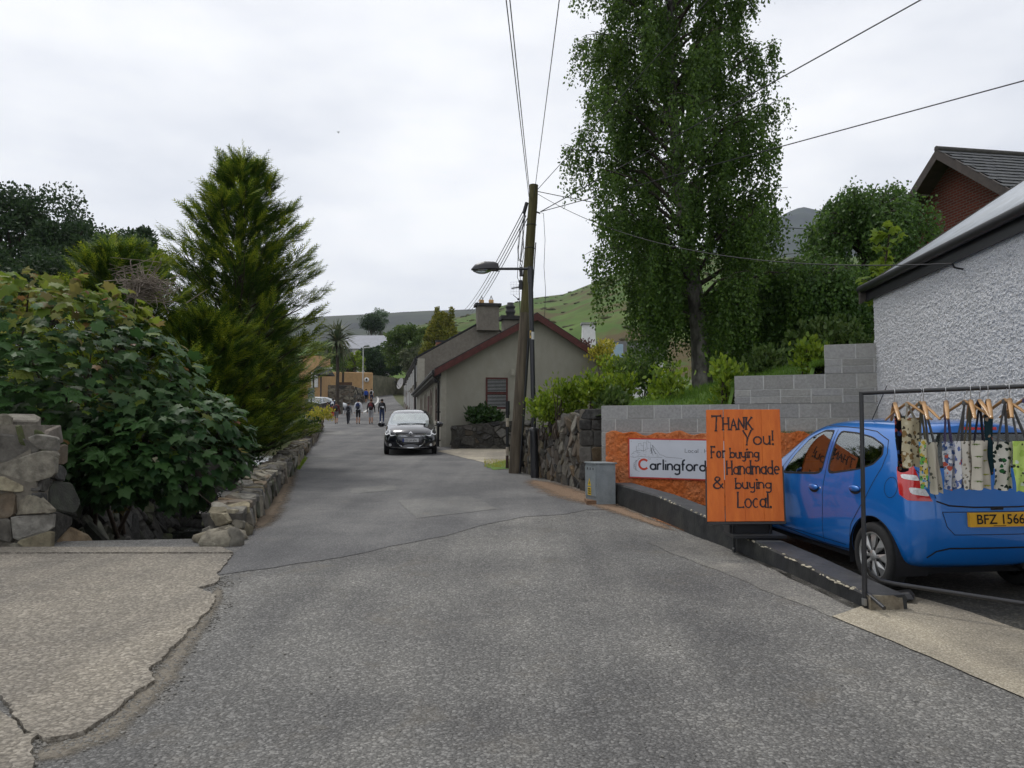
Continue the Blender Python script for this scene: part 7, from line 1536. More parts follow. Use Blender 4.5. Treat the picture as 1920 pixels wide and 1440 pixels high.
def bvh_of(bm): return BVHTree.FromBMesh(bm)
def onto(bvh, a, b, axis, side, off):                   # project (a, b) along an axis on to the body
    if axis == 'x': o, d = Vector((side * 3, a, b)), Vector((-side, 0, 0))
    else: o, d = Vector((a, 20 if side > 0 else -20, b)), Vector((0, -side, 0))
    h = bvh.ray_cast(o, d); return (h[0] + h[1] * (off if h[1].dot(d) < 0 else -off)) if h[0] else None
def body_ribbon(bvh, pts, axis, side, w, off, name, m, parent, closed=False, sub=.03):
    dense = []
    for a, b in zip(pts, pts[1:] + ([pts[0]] if closed else [])):
        k = max(1, int(math.hypot(b[0] - a[0], b[1] - a[1]) / sub)); dense += [(a[0] + (b[0] - a[0]) * i / k, a[1] + (b[1] - a[1]) * i / k) for i in range(k)]
    dense.append(pts[0] if closed else pts[-1]); P3 = [onto(bvh, a, b, axis, side, off) for a, b in dense]; nn = len(dense); mb = MB(); mb.smooth = True; L_ = []
    for i in range(nn):
        a, b = dense[max(0, i - 1)], dense[min(nn - 1, i + 1)]; dx, dz = b[0] - a[0], b[1] - a[1]; q = math.hypot(dx, dz) or 1; ox, oz = -dz / q * w / 2, dx / q * w / 2
        L_.append((onto(bvh, dense[i][0] + ox, dense[i][1] + oz, axis, side, off), onto(bvh, dense[i][0] - ox, dense[i][1] - oz, axis, side, off)))
    for (a, b), (c, d) in zip(L_, L_[1:]):
        if a and b and c and d: mb.add([a, b, d, c], [(0, 1, 2, 3)])
    return mb.build(name, m, parent, world=False) if mb.f else None
def body_patch(bvh, poly, axis, side, off, name, m, parent, thick=0):
    pts = [onto(bvh, a, b, axis, side, off) for a, b in poly]; c = onto(bvh, sum(p[0] for p in poly) / len(poly), sum(p[1] for p in poly) / len(poly), axis, side, off)
    pts = [p for p in pts if p]; mb = MB(); mb.smooth = True; mb.add([c] + pts, [(0, 1 + i, 1 + (i + 1) % len(pts)) for i in range(len(pts))]); return mb.build(name, m, parent, world=False)
TYRE = mat('tyre_rubber', (.018, .018, .018), .85, .2, 20, bump=.3, bscale=60); ALLOY = mat('alloy_wheel', (.42, .42, .41), .35, .1, 6, metal=.7); DARKIN = mat('dark_interior', (.02, .02, .022), .9, .2, 6); SEAT = mat('seat_fabric', (.045, .046, .05), .95, .2, 10)
CGLASS = glassmat('car_glass', alpha=.16); CHROME = mat('chrome', (.62, .62, .63), .18, .05, 4, metal=1.); REDL = mat('red_lens', (.52, .012, .014), .12, .08, 8, spec=.7, coat=.6); CLEARL = mat('clear_lens', (.68, .69, .7), .15, .25, 40, spec=.8, coat=.6); SEAL = mat('shut_line', (.008, .008, .01), .7, .1, 4)
def wheel(car, x, y, r, spokes=8, front=False):
    s = -1 if x < 0 else 1; w = MB(); wd_ = .165
    pr_ = [(r * .70, -wd_ / 2), (r * .93, -wd_ / 2), (r * .985, -wd_ * .4), (r, -wd_ * .25), (r, wd_ * .25), (r * .985, wd_ * .4), (r * .93, wd_ / 2), (r * .72, wd_ / 2 + .004), (r * .69, wd_ / 2 - .01)]
    wh = bpy.data.objects.new('wheel', None); wh.empty_display_size = .05; wh.matrix_basis = Matrix.Translation((x, y, r)); link(wh, car, False)
    if s < 0: pr_ = [(a, -b) for a, b in pr_]
    w.lathe(pr_, axis='x', n=40); w.build('tyre', TYRE, wh, world=False)
    o_ = s * (wd_ / 2 - .004); rm = MB(); rm.lathe([(r * .70, o_), (r * .67, o_ + s * .004), (r * .64, o_ - s * .008), (r * .62, o_ - s * .06)], axis='x', n=36)
    for k in range(spokes):
        a = 2 * math.pi * k / spokes
        def sp(rr_, da, dx): an = a + da; return (o_ + s * dx, rr_ * math.cos(an), rr_ * math.sin(an))
        rm.add([sp(r * .13, -.30, -.004), sp(r * .13, .30, -.004), sp(r * .66, .235, -.012), sp(r * .66, -.235, -.012), sp(r * .4, .05, .006), sp(r * .4, -.05, .006)], [(0, 1, 4, 5), (1, 2, 4), (3, 0, 5), (2, 3, 5, 4)])
        rm.add([sp(r * .13, -.30, -.004), sp(r * .66, -.235, -.012), sp(r * .64, -.235, -.03), sp(r * .13, -.3, -.03)], [(0, 1, 2, 3)]); rm.add([sp(r * .13, .30, -.004), sp(r * .66, .235, -.012), sp(r * .64, .235, -.03), sp(r * .13, .3, -.03)], [(0, 1, 2, 3)])
    rm.lathe([(r * .16, o_ - s * .004), (r * .13, o_ + s * .004), (r * .0, o_ + s * .006)], axis='x', n=20); rm.build('rim', ALLOY, wh, world=False)
    h = MB(); h.lathe([(r * .66, o_ - s * .045), (.0, o_ - s * .045)], axis='x', n=24)
    for k in range(4): a = k * math.pi / 2 + .4; h.ball((o_ + s * .0, r * .235 * math.cos(a), r * .235 * math.sin(a)), (.008, .014, .014), 8, 5)
    h.build('hub', SEAL, wh, world=False); return wh
def interior(car, bm, L_, W_, H_, yseats):
    fs = [f for f in bm.faces]; o = take(bm, fs, 'lining', DARKIN, car, keep=True, offset=-.022)
    def seat(x, y):
        t = MB(); t.smooth = True; rot = Matrix.Rotation(-.22, 3, 'X')
        t.ball((x, y + .25, .48), (.24, .26, .11), 14, 8); t.ball(Vector((x, y - .04, .78)), (.23, .10, .34), 14, 10); t.ball((x, y - .10, 1.13), (.13, .06, .1), 12, 8); t.build('seat', SEAT, car, world=False)
    for y in yseats:
        for x in (-.36, .36): seat(x * W_ / .8, y)
    mb = MB(); mb.box((0, L_ * .64, .72 * H_ / 1.46), (W_ * 1.62, .4, .26)); mb.box((0, L_ * .40, .30), (W_ * 1.5, L_ * .55, .05)); mb.build('dashboard', DARKIN, car, world=False)
    mb = MB(); c = Vector((.36, L_ * .565, .86)); mb.tube([c + Vector((math.cos(a) * .18, math.sin(a) * .07, math.sin(a) * .165)) for a in np.linspace(0, 2 * math.pi, 21)], .014, 6, False); mb.tube([c + Vector((-.17, 0, 0)), c, c + Vector((.17, 0, 0))], .012, 5); mb.build('steering_wheel', DARKIN, car, world=False)
    return o
def side_ok(s, xmin=.3): return lambda c: c.x * s > xmin
def arches(bm, car, ys_, zc_, r, sx):
    for s in (-1, 1):
        for y in ys_:
            poly = [(y + math.cos(a) * r, zc_ + math.sin(a) * r) for a in np.linspace(0, 2 * math.pi, 33)[:-1]]; fs = cut(bm, poly, 'x', side_ok(s, .28)); bmesh.ops.delete(bm, geom=fs, context='FACES')
            mb = MB(); mb.smooth = True; X1, X0 = s * .745 * sx, s * .45 * sx; N_ = 24; an = np.linspace(-.35, math.pi + .35, N_ + 1)
            mb.add([(x, y + math.cos(a) * r * 1.01, zc_ + math.sin(a) * r * 1.01) for x in (X1, X0) for a in an], [(i, i + 1, N_ + 2 + i, N_ + 1 + i) for i in range(N_)]); mb.add([(X0, y, zc_)] + [(X0, y + math.cos(a) * r * 1.01, zc_ + math.sin(a) * r * 1.01) for a in an], [(0, i + 1, i + 2) for i in range(N_)]); mb.build('wheel_arch_liner', SEAL, car, world=False)
# ------------------------------------------------------------------ the blue hatchback
BLUE = mat('blue_paint', (.003, .14, .50), .28, .04, 3, metal=.2, spec=.5, coat=1.)
def blue_car():
    loc = Vector((3.888, 6.28, R(6.6) - .005 + .0)); car = thing('blue_hatchback', 'bright blue hatchback parked in the yard behind the clothes rail', 'car', tuple(loc), (math.radians(1.3), 0, math.radians(7.8)))
    bm = car_mesh(.93, 1, 1, 4)
    arches(bm, car, (.53, 2.86), .285, .335, 1)
    fw_ = smooth_poly([(2.20, .85), (1.40, .905), (1.385, 1.335), (1.58, 1.335), (1.80, 1.25), (2.02, 1.06)], .16, 3); rw_ = smooth_poly([(1.315, .91), (.82, .99), (.60, 1.05), (.50, 1.14), (.53, 1.23), (.74, 1.295), (1.0, 1.325), (1.305, 1.335)], .2, 3)
    ctr = lambda p: (sum(a for a, _ in p) / len(p), sum(b for _, b in p) / len(p))
    def inset(p, k, kz=None): c = ctr(p); kz = kz or k; return [(c[0] + (a - c[0]) * k, c[1] + (b - c[1]) * kz) for a, b in p]
    glass = []
    for s in (-1, 1):
        for nm, poly, dpoly in (('front', fw_, [(2.32, .30), (1.36, .25), (1.335, .60), (1.35, 1.37), (1.6, 1.375), (1.86, 1.27), (2.25, .88), (2.36, .6)]), ('rear', rw_, [(1.33, .25), (.92, .27), (.86, .52), (.62, .78), (.46, 1.05), (.46, 1.22), (.74, 1.34), (1.0, 1.365), (1.33, 1.375), (1.32, .60)])):
            ins = inset(poly, .94, .905); g_ = cut(bm, ins, 'x', side_ok(s, .45)); go = take(bm, g_, 'glass', CGLASS, car)
            r_ = cut(bm, poly, 'x', side_ok(s, .45)); take(bm, r_, 'window_seal', SEAL, car, offset=.0005)
            d_ = cut(bm, dpoly, 'x', side_ok(s, .45)); take(bm, d_, nm + '_door', BLUE, car)
    # rear screen
    rp = smooth_poly([(-.60, 1.06), (.60, 1.06), (.52, 1.345), (-.52, 1.345)], .12, 3); bk_ = lambda c: c.y < .42 and abs(c.x) < .68
    take(bm, cut(bm, inset(rp, .95, .90), 'y', bk_), 'rear_glass', CGLASS, car); take(bm, cut(bm, rp, 'y', bk_), 'rear_screen_seal', SEAL, car)
    wp = smooth_poly([(-.66, .95), (.66, .95), (.55, 1.32), (-.55, 1.32)], .12, 3); fr_ = lambda c: 1.7 < c.y < 2.85 and c.z > .9
    take(bm, cut(bm, inset(wp, .95, .93), 'y', fr_), 'windscreen', CGLASS, car)
    # tail lamps wrap round the corners
    for s in (-1, 1):
        tp = [(-.2, .80), (.12, .80), (.20, .84), (.285, 1.055), (.25, 1.08), (.10, 1.075), (-.2, 1.07)]; fs = cut(bm, tp, 'x', lambda c: c.x * s > .44)
        ip = [(s * .53, .80), (s * .9, .70), (s * .9, 1.2), (s * .62, 1.2), (s * .60, .95)]; cut(bm, ip, 'y', lambda c: c.y < .4 and c.x * s > .3)
        fs = [f for f in bm.faces if (lambda c: c.x * s > .44 and inpoly((c.y, c.z), tp) and inpoly((c.x, c.z), ip))(f.calc_center_median())]
        for lp in ([(s * .60, .955), (s * .675, .965), (s * .67, 1.005), (s * .61, 1.0)], [(s * .545, .835), (s * .665, .85), (s * .67, .905), (s * .57, .895)]):
            cut(bm, smooth_poly(lp, .25, 2), 'y', lambda c: c.y < .3 and c.x * s > .44)
        lens = []; red = []
        for f in bm.faces:
            c = f.calc_center_median()
            if c.x * s > .44 and inpoly((c.y, c.z), tp) and inpoly((c.x, c.z), ip):
                (lens if any(inpoly((c.x, c.z), smooth_poly(lp, .25, 2)) for lp in ([(s * .60, .955), (s * .675, .965), (s * .67, 1.005), (s * .61, 1.0)], [(s * .545, .835), (s * .665, .85), (s * .67, .905), (s * .57, .895)])) and c.y < .3 else red).append(f)
        ro = take(bm, red, 'tail_lamp', REDL, car, keep=True, offset=.004)
        if ro and lens: take(bm, lens, 'clear_lens', CLEARL, ro, keep=True, offset=.005)
        bmesh.ops.delete(bm, geom=red + lens, context='FACES')
    interior(car, bm, 3.5, .8, 1.46, (.62, 1.55))
    bvh = bvh_of(bm); full = car_mesh(.93, 1, 1, 4); fb = bvh_of(full)
    bo = take(bm, bm.faces[:], 'body', BLUE, car, keep=True)
    # shut lines
    for s in (-1, 1):
        for pts in ([(1.345, 1.34), (1.335, .60), (1.365, .25)], [(2.32, .30), (2.36, .6), (2.27, .85)], [(2.32, .30), (1.36, .245), (.92, .265)], [(.92, .265), (.86, .50), (.63, .77), (.47, 1.04), (.45, 1.16), (.50, 1.27), (.72, 1.34), (1.0, 1.362), (1.35, 1.372), (1.62, 1.372), (1.88, 1.262), (2.27, .87)]): body_ribbon(fb, pts, 'x', s, .007, .0015, 'shut_line', SEAL, car)
        body_ribbon(fb, [(.30 + math.cos(a) * .078 + .01, .885 + math.sin(a) * .085) for a in np.linspace(0, 2 * math.pi, 20)], 'x', s, .005, .0015, 'fuel_flap_line', SEAL, car, sub=.02) if s < 0 else None
        body_ribbon(fb, [(.86, .50), (.90, .36), (.9, .27)], 'x', s, .004, .001, 'shut_line', SEAL, car)
        for y, z in ((1.50, .775), (.80, .83)):
            h = onto(fb, y, z, 'x', s, .0); mb = MB(); mb.ball((0, 0, 0), (.02, .085, .028), 14, 8); hd_ = mb.build('door_handle', BLUE, car, world=False); hd_.matrix_basis = Matrix.Translation(h + Vector((s * .012, 0, 0))); body_patch(fb, [(y + .09 * math.cos(a), z - .012 + .04 * math.sin(a)) for a in np.linspace(0, 6.28, 16)[:-1]], 'x', s, .002, 'handle_shade', SEAL, car)  # flat dark patch stands in for the shade behind each handle
            mb = MB(); mb.lathe([(.012, 0), (.012, s * .004), (0, s * .004)], (h.x, y - .11, z), 'x', 12); mb.build('lock', CHROME, car, world=False) if y > 1 else None
        mb = MB(); mb.smooth = True; mb.ball((s * .88, 2.12, .94), (.09, .06, .075), 14, 10); mb.box((s * .80, 2.14, .90), (.1, .05, .03)); mb.build('mirror', BLUE, car, world=False)
        for y in (.53, 2.86): wheel(car, s * .655, y, .285)
        body_ribbon(fb, [(y_, .30 + .0 * y_) for y_ in np.linspace(.98, 2.45, 12)], 'x', s, .006, .001, 'sill_line', SEAL, car)
        hlp = smooth_poly([(s * .40, .60), (s * .64, .60), (s * .66, .72), (s * .50, .74)], .2, 3); body_patch(fb, hlp, 'y', 1, .004, 'headlamp', CLEARL, car)
    # hatch, bumper and plate
    body_ribbon(fb, [(-.50, .80), (-.40, .765), (-.2, .752), (.2, .752), (.40, .765), (.50, .80)], 'y', -1, .012, .002, 'hatch_line', SEAL, car)
    body_ribbon(fb, [(-.62, 1.06), (-.54, .96), (-.50, .82)], 'y', -1, .006, .0015, 'hatch_line', SEAL, car); body_ribbon(fb, [(.62, 1.06), (.54, .96), (.50, .82)], 'y', -1, .006, .0015, 'hatch_line', SEAL, car)
    body_ribbon(fb, [(-.46, .715), (-.43, .60), (-.37, .535), (.37, .535), (.43, .60), (.46, .715), (-.46, .715)], 'y', -1, .006, .001, 'plate_recess_shade', SEAL, car)  # dark outline painted on the unrecessed panel to suggest a shaded plate recess
    body_ribbon(fb, [(-.56, .345), (-.50, .40), (-.40, .425), (.40, .425), (.50, .40), (.56, .345)], 'y', -1, .014, .001, 'bumper_groove', SEAL, car)
    body_patch(fb, [(-.06, .752), (.06, .752), (.055, .73), (-.055, .73)], 'y', -1, .004, 'hatch_release', SEAL, car)
    lo = onto(fb, 0, .62, 'y', -1, .012); hi = onto(fb, 0, .72, 'y', -1, .012); vz = (hi - lo).normalized(); yl = lambda x, z: Vector((x, lo.y - .012, 0)) + Vector((0, 0, .0)) + Vector((0, vz.y * (z - .6), z))
    mb = MB(); mb.hexa([yl(-.26, .60), yl(.26, .60), yl(.26, .60) + Vector((0, .03, 0)), yl(-.26, .60) + Vector((0, .03, 0)), yl(-.26, .711), yl(.26, .711), yl(.26, .711) + Vector((0, .03, 0)), yl(-.26, .711) + Vector((0, .03, 0))]); pl_ = mb.build('number_plate', mat('plate_yellow', (.68, .36, .02), .5, .05, 6), car, world=False)
    me = text_obj('lettering', 'BFZ 1566', .42, .078, yl(-.20, .622) + Vector((0, -.003, 0)), (1, 0, 0), vz, SEAL, None, .012); link(bpy.data.objects.new('lettering', me), pl_, False)
    mb = MB(); mb.add([yl(-.06, .606) + Vector((0, -.003, 0)), yl(.05, .606) + Vector((0, -.003, 0)), yl(.05, .611) + Vector((0, -.003, 0)), yl(-.06, .611) + Vector((0, -.003, 0))], [(0, 1, 2, 3)]); mb.build('maker_line', SEAL, pl_, world=False)
    body_patch(fb, [(-.16, 1.365), (.16, 1.365), (.16, 1.39), (-.16, 1.39)], 'y', -1, .006, 'brake_light', REDL, car)
    mb = MB(); mb.tube([(.0, .33, 1.05), (-.1, .10, 1.09), (-.38, .13, 1.13)], .010, 6); mb.build('rear_wiper', SEAL, car, world=False)
    mb = MB(); mb.tube([(-.42, 1.0, 1.44), (-.40, .80, 1.75)], .004, 5); mb.build('antenna', SEAL, car, world=False)
    mb = MB(); mb.tube([(.30, .25, .26), (.30, .06, .26)], .025, 10); mb.build('exhaust', SEAL, car, world=False)
    mb = MB(); mb.box((0, 1.6, .2), (1.2, 2.6, .06)); mb.build('underbody', SEAL, car, world=False)
    full.free(); bm.free()
blue_car()
# ------------------------------------------------------------------ the dark car facing down the road
NAVY = mat('black_blue_paint', (.010, .011, .017), .22, .05, 3, metal=.2, spec=.5, coat=1.)
def simple_car(name, label, loc, rotz, pitch, paint, sx, sy, sz, front=False, levels=3, glass=None):
    car = thing(name, label, 'car', tuple(loc), (pitch, 0, rotz)); bm = car_mesh(sx, sy, sz, levels); L_, W_, H_ = 3.5 * sy, .8 * sx, 1.46 * sz; r = .305
    S_ = lambda pl: [(a * sy, b * sz) for a, b in pl]; X_ = lambda pl: [(a * sx, b * sz) for a, b in pl]
    arches(bm, car, (.55 * sy, 2.82 * sy), r, .355, sx)
    for s in (-1, 1):
        for poly in (S_(smooth_poly([(2.20, .85), (1.40, .905), (1.385, 1.335), (1.58, 1.335), (1.80, 1.25), (2.02, 1.06)], .16, 2)), S_(smooth_poly([(1.315, .91), (.82, .97), (.60, 1.03), (.55, 1.14), (.74, 1.295), (1.0, 1.325), (1.305, 1.335)], .2, 2))):
            take(bm, cut(bm, poly, 'x', side_ok(s, .45)), 'glass', glass or CGLASS, car)
        for y in (.55, 2.82): wheel(car, s * .71 * sx, y * sy, r)
        mb = MB(); mb.smooth = True; mb.ball((s * (.90 * sx), 2.18 * sy, .965 * sz), (.12, .07, .085), 14, 10); mb.box((s * .8 * sx, 2.2 * sy, .92 * sz), (.14, .05, .03)); mo = mb.build('mirror', paint, car, world=False); mb = MB(); mb.ball((s * (.90 * sx), 2.15 * sy, .93 * sz), (.115, .066, .07), 12, 8); mb.build('mirror_housing', SEAL, mo, world=False)
    wp = X_(smooth_poly([(-.70, .955), (.70, .955), (.555, 1.325), (-.555, 1.325)], .10, 3)); fr_ = lambda c: 1.7 * sy < c.y < 2.85 * sy and c.z > .85 * sz
    take(bm, cut(bm, wp, 'y', fr_), 'windscreen', glassmat('windscreen_glass', alpha=.32) if 'windscreen_glass' not in MATS else MATS['windscreen_glass'], car)
    rp = X_(smooth_poly([(-.60, 1.04), (.60, 1.04), (.52, 1.345), (-.52, 1.345)], .12, 3)); take(bm, cut(bm, rp, 'y', lambda c: c.y < .5 * sy), 'rear_glass', CGLASS, car)
    full = car_mesh(sx, sy, sz, levels); fb = bvh_of(full); interior(car, bm, L_, W_, H_, (.75 * sy, 1.5 * sy)); take(bm, bm.faces[:], 'body', paint, car, keep=True)
    for s in (-1, 1):
        body_ribbon(fb, S_([(1.345, 1.34), (1.335, .60), (1.365, .25)]), 'x', s, .008, .002, 'shut_line', SEAL, car); body_patch(fb, X_([(s * .52, .80), (s * .70, .82), (s * .70, 1.0), (s * .58, 1.0)]), 'y', -1, .005, 'tail_lamp', REDL, car)
    mb = MB(); mb.box((0, 1.7 * sy, .2), (1.3, 2.8 * sy, .06)); mb.build('underbody', SEAL, car, world=False)
    if front:
        for s in (-1, 1):
            body_patch(fb, smooth_poly([(s * .45, .67), (s * .60, .62), (s * .83, .66), (s * .84, .83), (s * .72, .83)], .15, 3), 'y', 1, .012, 'headlamp', CLEARL, car)
            body_patch(fb, [(s * .66 + .045 * math.cos(a), .34 + .045 * math.sin(a)) for a in np.linspace(0, 6.28, 14)[:-1]], 'y', 1, .006, 'fog_lamp', CLEARL, car)
            body_ribbon(fb, [(s * .46, .50), (s * .44, .42), (s * .36, .335), (s * .28, .30)], 'y', 1, .022, .008, 'bumper_trim', CHROME, car)
            body_ribbon(fb, [(s * .58, .46), (s * .72, .47)], 'y', 1, .018, .006, 'bumper_slot', SEAL, car)
        body_patch(fb, [(-.50, .70), (.50, .70), (.44, .625), (-.44, .625)], 'y', 1, .003, 'grille', SEAL, car); body_patch(fb, [(-.42, .50), (.42, .50), (.30, .30), (-.30, .30)], 'y', 1, .003, 'lower_intake', SEAL, car)
        for dz in (0, -.055):
            body_ribbon(fb, [(-.50, .69 + dz), (-.14, .685 + dz), (-.06, .70 + dz), (0, .755 + dz), (.06, .70 + dz), (.14, .685 + dz), (.50, .69 + dz)], 'y', 1, .03, .014, 'chevron_bar', CHROME, car)
        body_ribbon(fb, [(-.60, .265), (-.3, .25), (0, .25), (.3, .25), (.60, .265)], 'y', 1, .022, .006, 'lower_trim', CHROME, car)
        p = onto(fb, 0, .49, 'y', 1, .02); yq = p.y + .025; mb = MB(); mb.box((0, yq, .495), (.52, .02, .115)); pl_ = mb.build('number_plate', mat('plate_white', (.62, .62, .64), .5, .04, 5), car, world=False)
        mb = MB(); mb.box((.236, yq + .003, .495), (.046, .02, .113)); mb.build('country_strip', mat('plate_blue', (.01, .03, .22), .5), pl_, world=False)
        me = text_obj('lettering', '132 LH 674', .39, .075, (.2, yq + .0135, .457), (-1, 0, 0), (0, 0, 1), SEAL, None, .012); link(bpy.data.objects.new('lettering', me), pl_, False)
        q = onto(fb, -.50 * sx, 1.0 * sz, 'y', 1, .01); mb = MB(); mb.box(q + Vector((0, .01, .03)), (.11, .012, .12)); mb.build('tax_disc', mat('paper_white', (.6, .62, .6), .8), car, world=False)
        mb = MB(); mb.tube([onto(fb, .45, .965 * sz, 'y', 1, .02), onto(fb, .0, .985 * sz, 'y', 1, .025), onto(fb, -.5, .97 * sz, 'y', 1, .02)], .012, 5); mb.build('wiper', SEAL, car, world=False)
    full.free(); bm.free(); return car
dx_ = P(769, 852, 25.2)
th_ = math.radians(180 + 7.5); fx = Vector((-math.sin(th_), math.cos(th_)))     # heading of the bonnet
rear = Vector((dx_.x, 25.3)) - fx * 4.3
simple_car('dark_car', 'dark blue-black car with chrome chevron grille parked against the cottage', (rear.x, rear.y, R(27.5) + .06), th_, -.030, NAVY, 1.115, 1.237, 1.02, True, 3)
sc_ = P(600, 757, 76); simple_car('silver_car', 'silver car parked below the stone terrace wall', (sc_.x - 1.4, 76, R(74) - .0), math.radians(-78), 0, mat('silver_paint', (.45, .47, .48), .3, .05, 3, metal=.4, coat=1.), 1.08, 1.17, 1.0)
rc_ = P(596, 757, 71.5); simple_car('red_car', 'red car mostly hidden behind the low stone wall', (rc_.x - 3.9, 71.6, R(69) - .35), math.radians(-80), 0, mat('red_paint', (.36, .035, .03), .3, .05, 3, coat=1.), 1.05, 1.1, .92)
# ------------------------------------------------------------------ clothes rail in front of the blue car
RAIL = mat('rail_black', (.02, .02, .022), .4, .2, 6, spec=.5, coat=.15)
r0 = G(1622, 1141); ra0 = Vector((r0.x, r0.y, R(r0.y))); rt0 = P(1615, 737, r0.y + .02); rt1 = P(1925, 724, r0.y - .62)
rk = thing('clothes_rail', 'black tubular clothes rail standing at the end of the low black wall', 'clothes rail', tuple(ra0))
ext = rt0.lerp(rt1, 1.15)
mb = MB(); mb.tube([rt0, ext], .0165, 12); mb.build('top_rail', RAIL, rk)
mb = MB(); lowj = ra0.lerp(rt0, .26); mb.tube([lowj, rt0 + Vector((0, 0, .01))], .0165, 12); mb.build('upright', RAIL, rk)
mb = MB(); mb.tube([ra0 + Vector((0, 0, .05)), ra0.lerp(rt0, .285)], .0195, 12); mb.build('lower_upright', RAIL, rk)
mb = MB(); e1 = ext + Vector((.0, 0, 0)); ef = Vector((ext.x + .02, ext.y - .02, R(ext.y))); mb.tube([ef + Vector((0, 0, .05)), ext + Vector((0, 0, .01))], .0165, 12); mb.build('upright', RAIL, rk)
bz = .20; q0 = ra0.lerp(rt0, .19); bpts = [q0 + Vector((.02, .0, .0)), ra0 + Vector((.05, .005, .26)), ra0 + Vector((.12, .0, .215)), ra0 + Vector((.22, -.03, .195)), Vector((ef.x, ef.y, R(ef.y) + .175))]
mb = MB(); mb.tube(bpts, .0165, 10); mb.build('bottom_rail', RAIL, rk)
for b_ in (ra0, ef):
    for s in (-1, 1): mb = MB(); mb.tube([b_ + Vector((.015, .0, .12)), b_ + Vector((.03, s * .25, .06))], .015, 8); mb.build('foot', RAIL, rk)
    mb = MB(); mb.lathe([(.0, -.012), (.026, -.012), (.03, 0), (.026, .012), (0, .012)], b_ + Vector((0, 0, .03)), 'x', 14); cs = mb.build('castor', MATS['black_plastic'], rk)
    mb = MB(); mb.box(b_ + Vector((-.012, -.018, .055)), (.02, .05, .05)); mb.build('castor_fork', MATS['galv_bolt'], cs)
# ------------------------------------------------------------------ hangers and printed bags
HWOOD = mat('hanger_wood', (.42, .23, .085), .5, .2, 12, stretch=(1, 1, 1), spec=.5, coat=.3); HWIRE = mat('hanger_hook', (.55, .55, .55), .3, .05, 4, metal=.9)
def fabric(name, base, spots, rough=.9, fill=.55):
    # printed cotton: motifs scattered in cells; spots = [(colour, scale, threshold), ...]
    m, n, l, b = newmat(name); tc = n.new('ShaderNodeTexCoord'); rgb = n.new('ShaderNodeRGB'); rgb.outputs[0].default_value = (*base, 1); out = rgb.outputs[0]
    for k, (c, sc_, thr) in enumerate(spots):
        mp = n.new('ShaderNodeMapping'); mp.inputs['Location'].default_value = (k * 3.7, k * 1.3, k * 2.1); l.new(tc.outputs['Object'], mp.inputs['Vector'])
        nz = n.new('ShaderNodeTexNoise'); nz.inputs['Scale'].default_value = sc_ * 2.2; nz.inputs['Detail'].default_value = 1; l.new(mp.outputs['Vector'], nz.inputs['Vector'])
        mxv = n.new('ShaderNodeVectorMath'); mxv.operation = 'MULTIPLY_ADD'; mxv.inputs[1].default_value = (.5 / sc_,) * 3; l.new(nz.outputs['Color'], mxv.inputs[0]); l.new(mp.outputs['Vector'], mxv.inputs[2])
        vo = n.new('ShaderNodeTexVoronoi'); vo.inputs['Scale'].default_value = sc_ * .72; l.new(mxv.outputs[0], vo.inputs['Vector'])
        lt = n.new('ShaderNodeMath'); lt.operation = 'LESS_THAN'; lt.inputs[1].default_value = thr * 1.45; l.new(vo.outputs['Distance'], lt.inputs[0])
        mx = n.new('ShaderNodeMix'); mx.data_type = 'RGBA'; l.new(lt.outputs[0], mx.inputs['Factor']); l.new(out, mx.inputs['A']); mx.inputs['B'].default_value = (*c, 1); out = mx.outputs['Result']
    l.new(out, b.inputs['Base Color']); b.inputs['Roughness'].default_value = rough; b.inputs['Specular IOR Level'].default_value = .15
    return m
CR = (.50, .46, .37); GRY = (.50, .48, .42)
FAB = {
 'black': fabric('black_floral', (.008, .008, .012), [((.32, .07, .05), 26, .2), ((.03, .07, .22), 22, .2), ((.05, .2, .14), 30, .13)]),
 'cream': fabric('cream_print', (.48, .42, .28), [((.06, .05, .035), 38, .25), ((.22, .14, .06), 20, .28), ((.2, .04, .03), 13, .16), ((.55, .5, .36), 30, .2)]),
 'stripe': fabric('stripe_print', (.5, .47, .32), [((.45, .32, .05), 30, .3), ((.12, .35, .07), 24, .24), ((.08, .25, .45), 20, .24), ((.05, .05, .06), 55, .18)]),
 'beige': fabric('beige_print', CR, [((.10, .10, .08), 26, .17), ((.2, .24, .3), 18, .17)]),
 'blocks': fabric('blue_block_print', (.42, .45, .52), [((.05, .09, .22), 24, .30), ((.55, .55, .55), 30, .25), ((.4, .08, .05), 13, .14), ((.16, .18, .22), 40, .2)]),
 'bluewhite': fabric('blue_white_print', (.55, .55, .56), [((.10, .14, .32), 28, .3), ((.45, .14, .16), 20, .16)]),
 'trees': fabric('small_tree_print', (.52, .49, .43), [((.12, .11, .09), 44, .2), ((.28, .24, .18), 28, .16)]),
 'croc': fabric('crocodile_cotton', (.53, .49, .41), [((.42, .38, .3), 12, .1)]),
 'teal': fabric('dark_teal_print', (.012, .035, .045), [((.35, .25, .17), 26, .17), ((.3, .08, .06), 18, .1)]),
 'clover': fabric('clover_print', GRY, [((.015, .025, .02), 34, .25), ((.02, .09, .03), 23, .17), ((.62, .6, .56), 30, .12)]),
 'lime': fabric('lime_sheep_print', (.46, .6, .16), [((.05, .07, .03), 28, .15), ((.6, .65, .55), 22, .16), ((.35, .5, .1), 16, .2)]),
}
STRAPS = {k: mat('strap_' + k, c, .9, .1, 8) for k, c in {'dark': (.02, .02, .03), 'grey': (.10, .10, .10), 'olive': (.11, .10, .07), 'purple': (.07, .06, .13), 'beige': (.35, .32, .26), 'green': (.02, .16, .04)}.items()}
rl = (rt1 - rt0); rln = rl.length; rdr = rl.normalized()
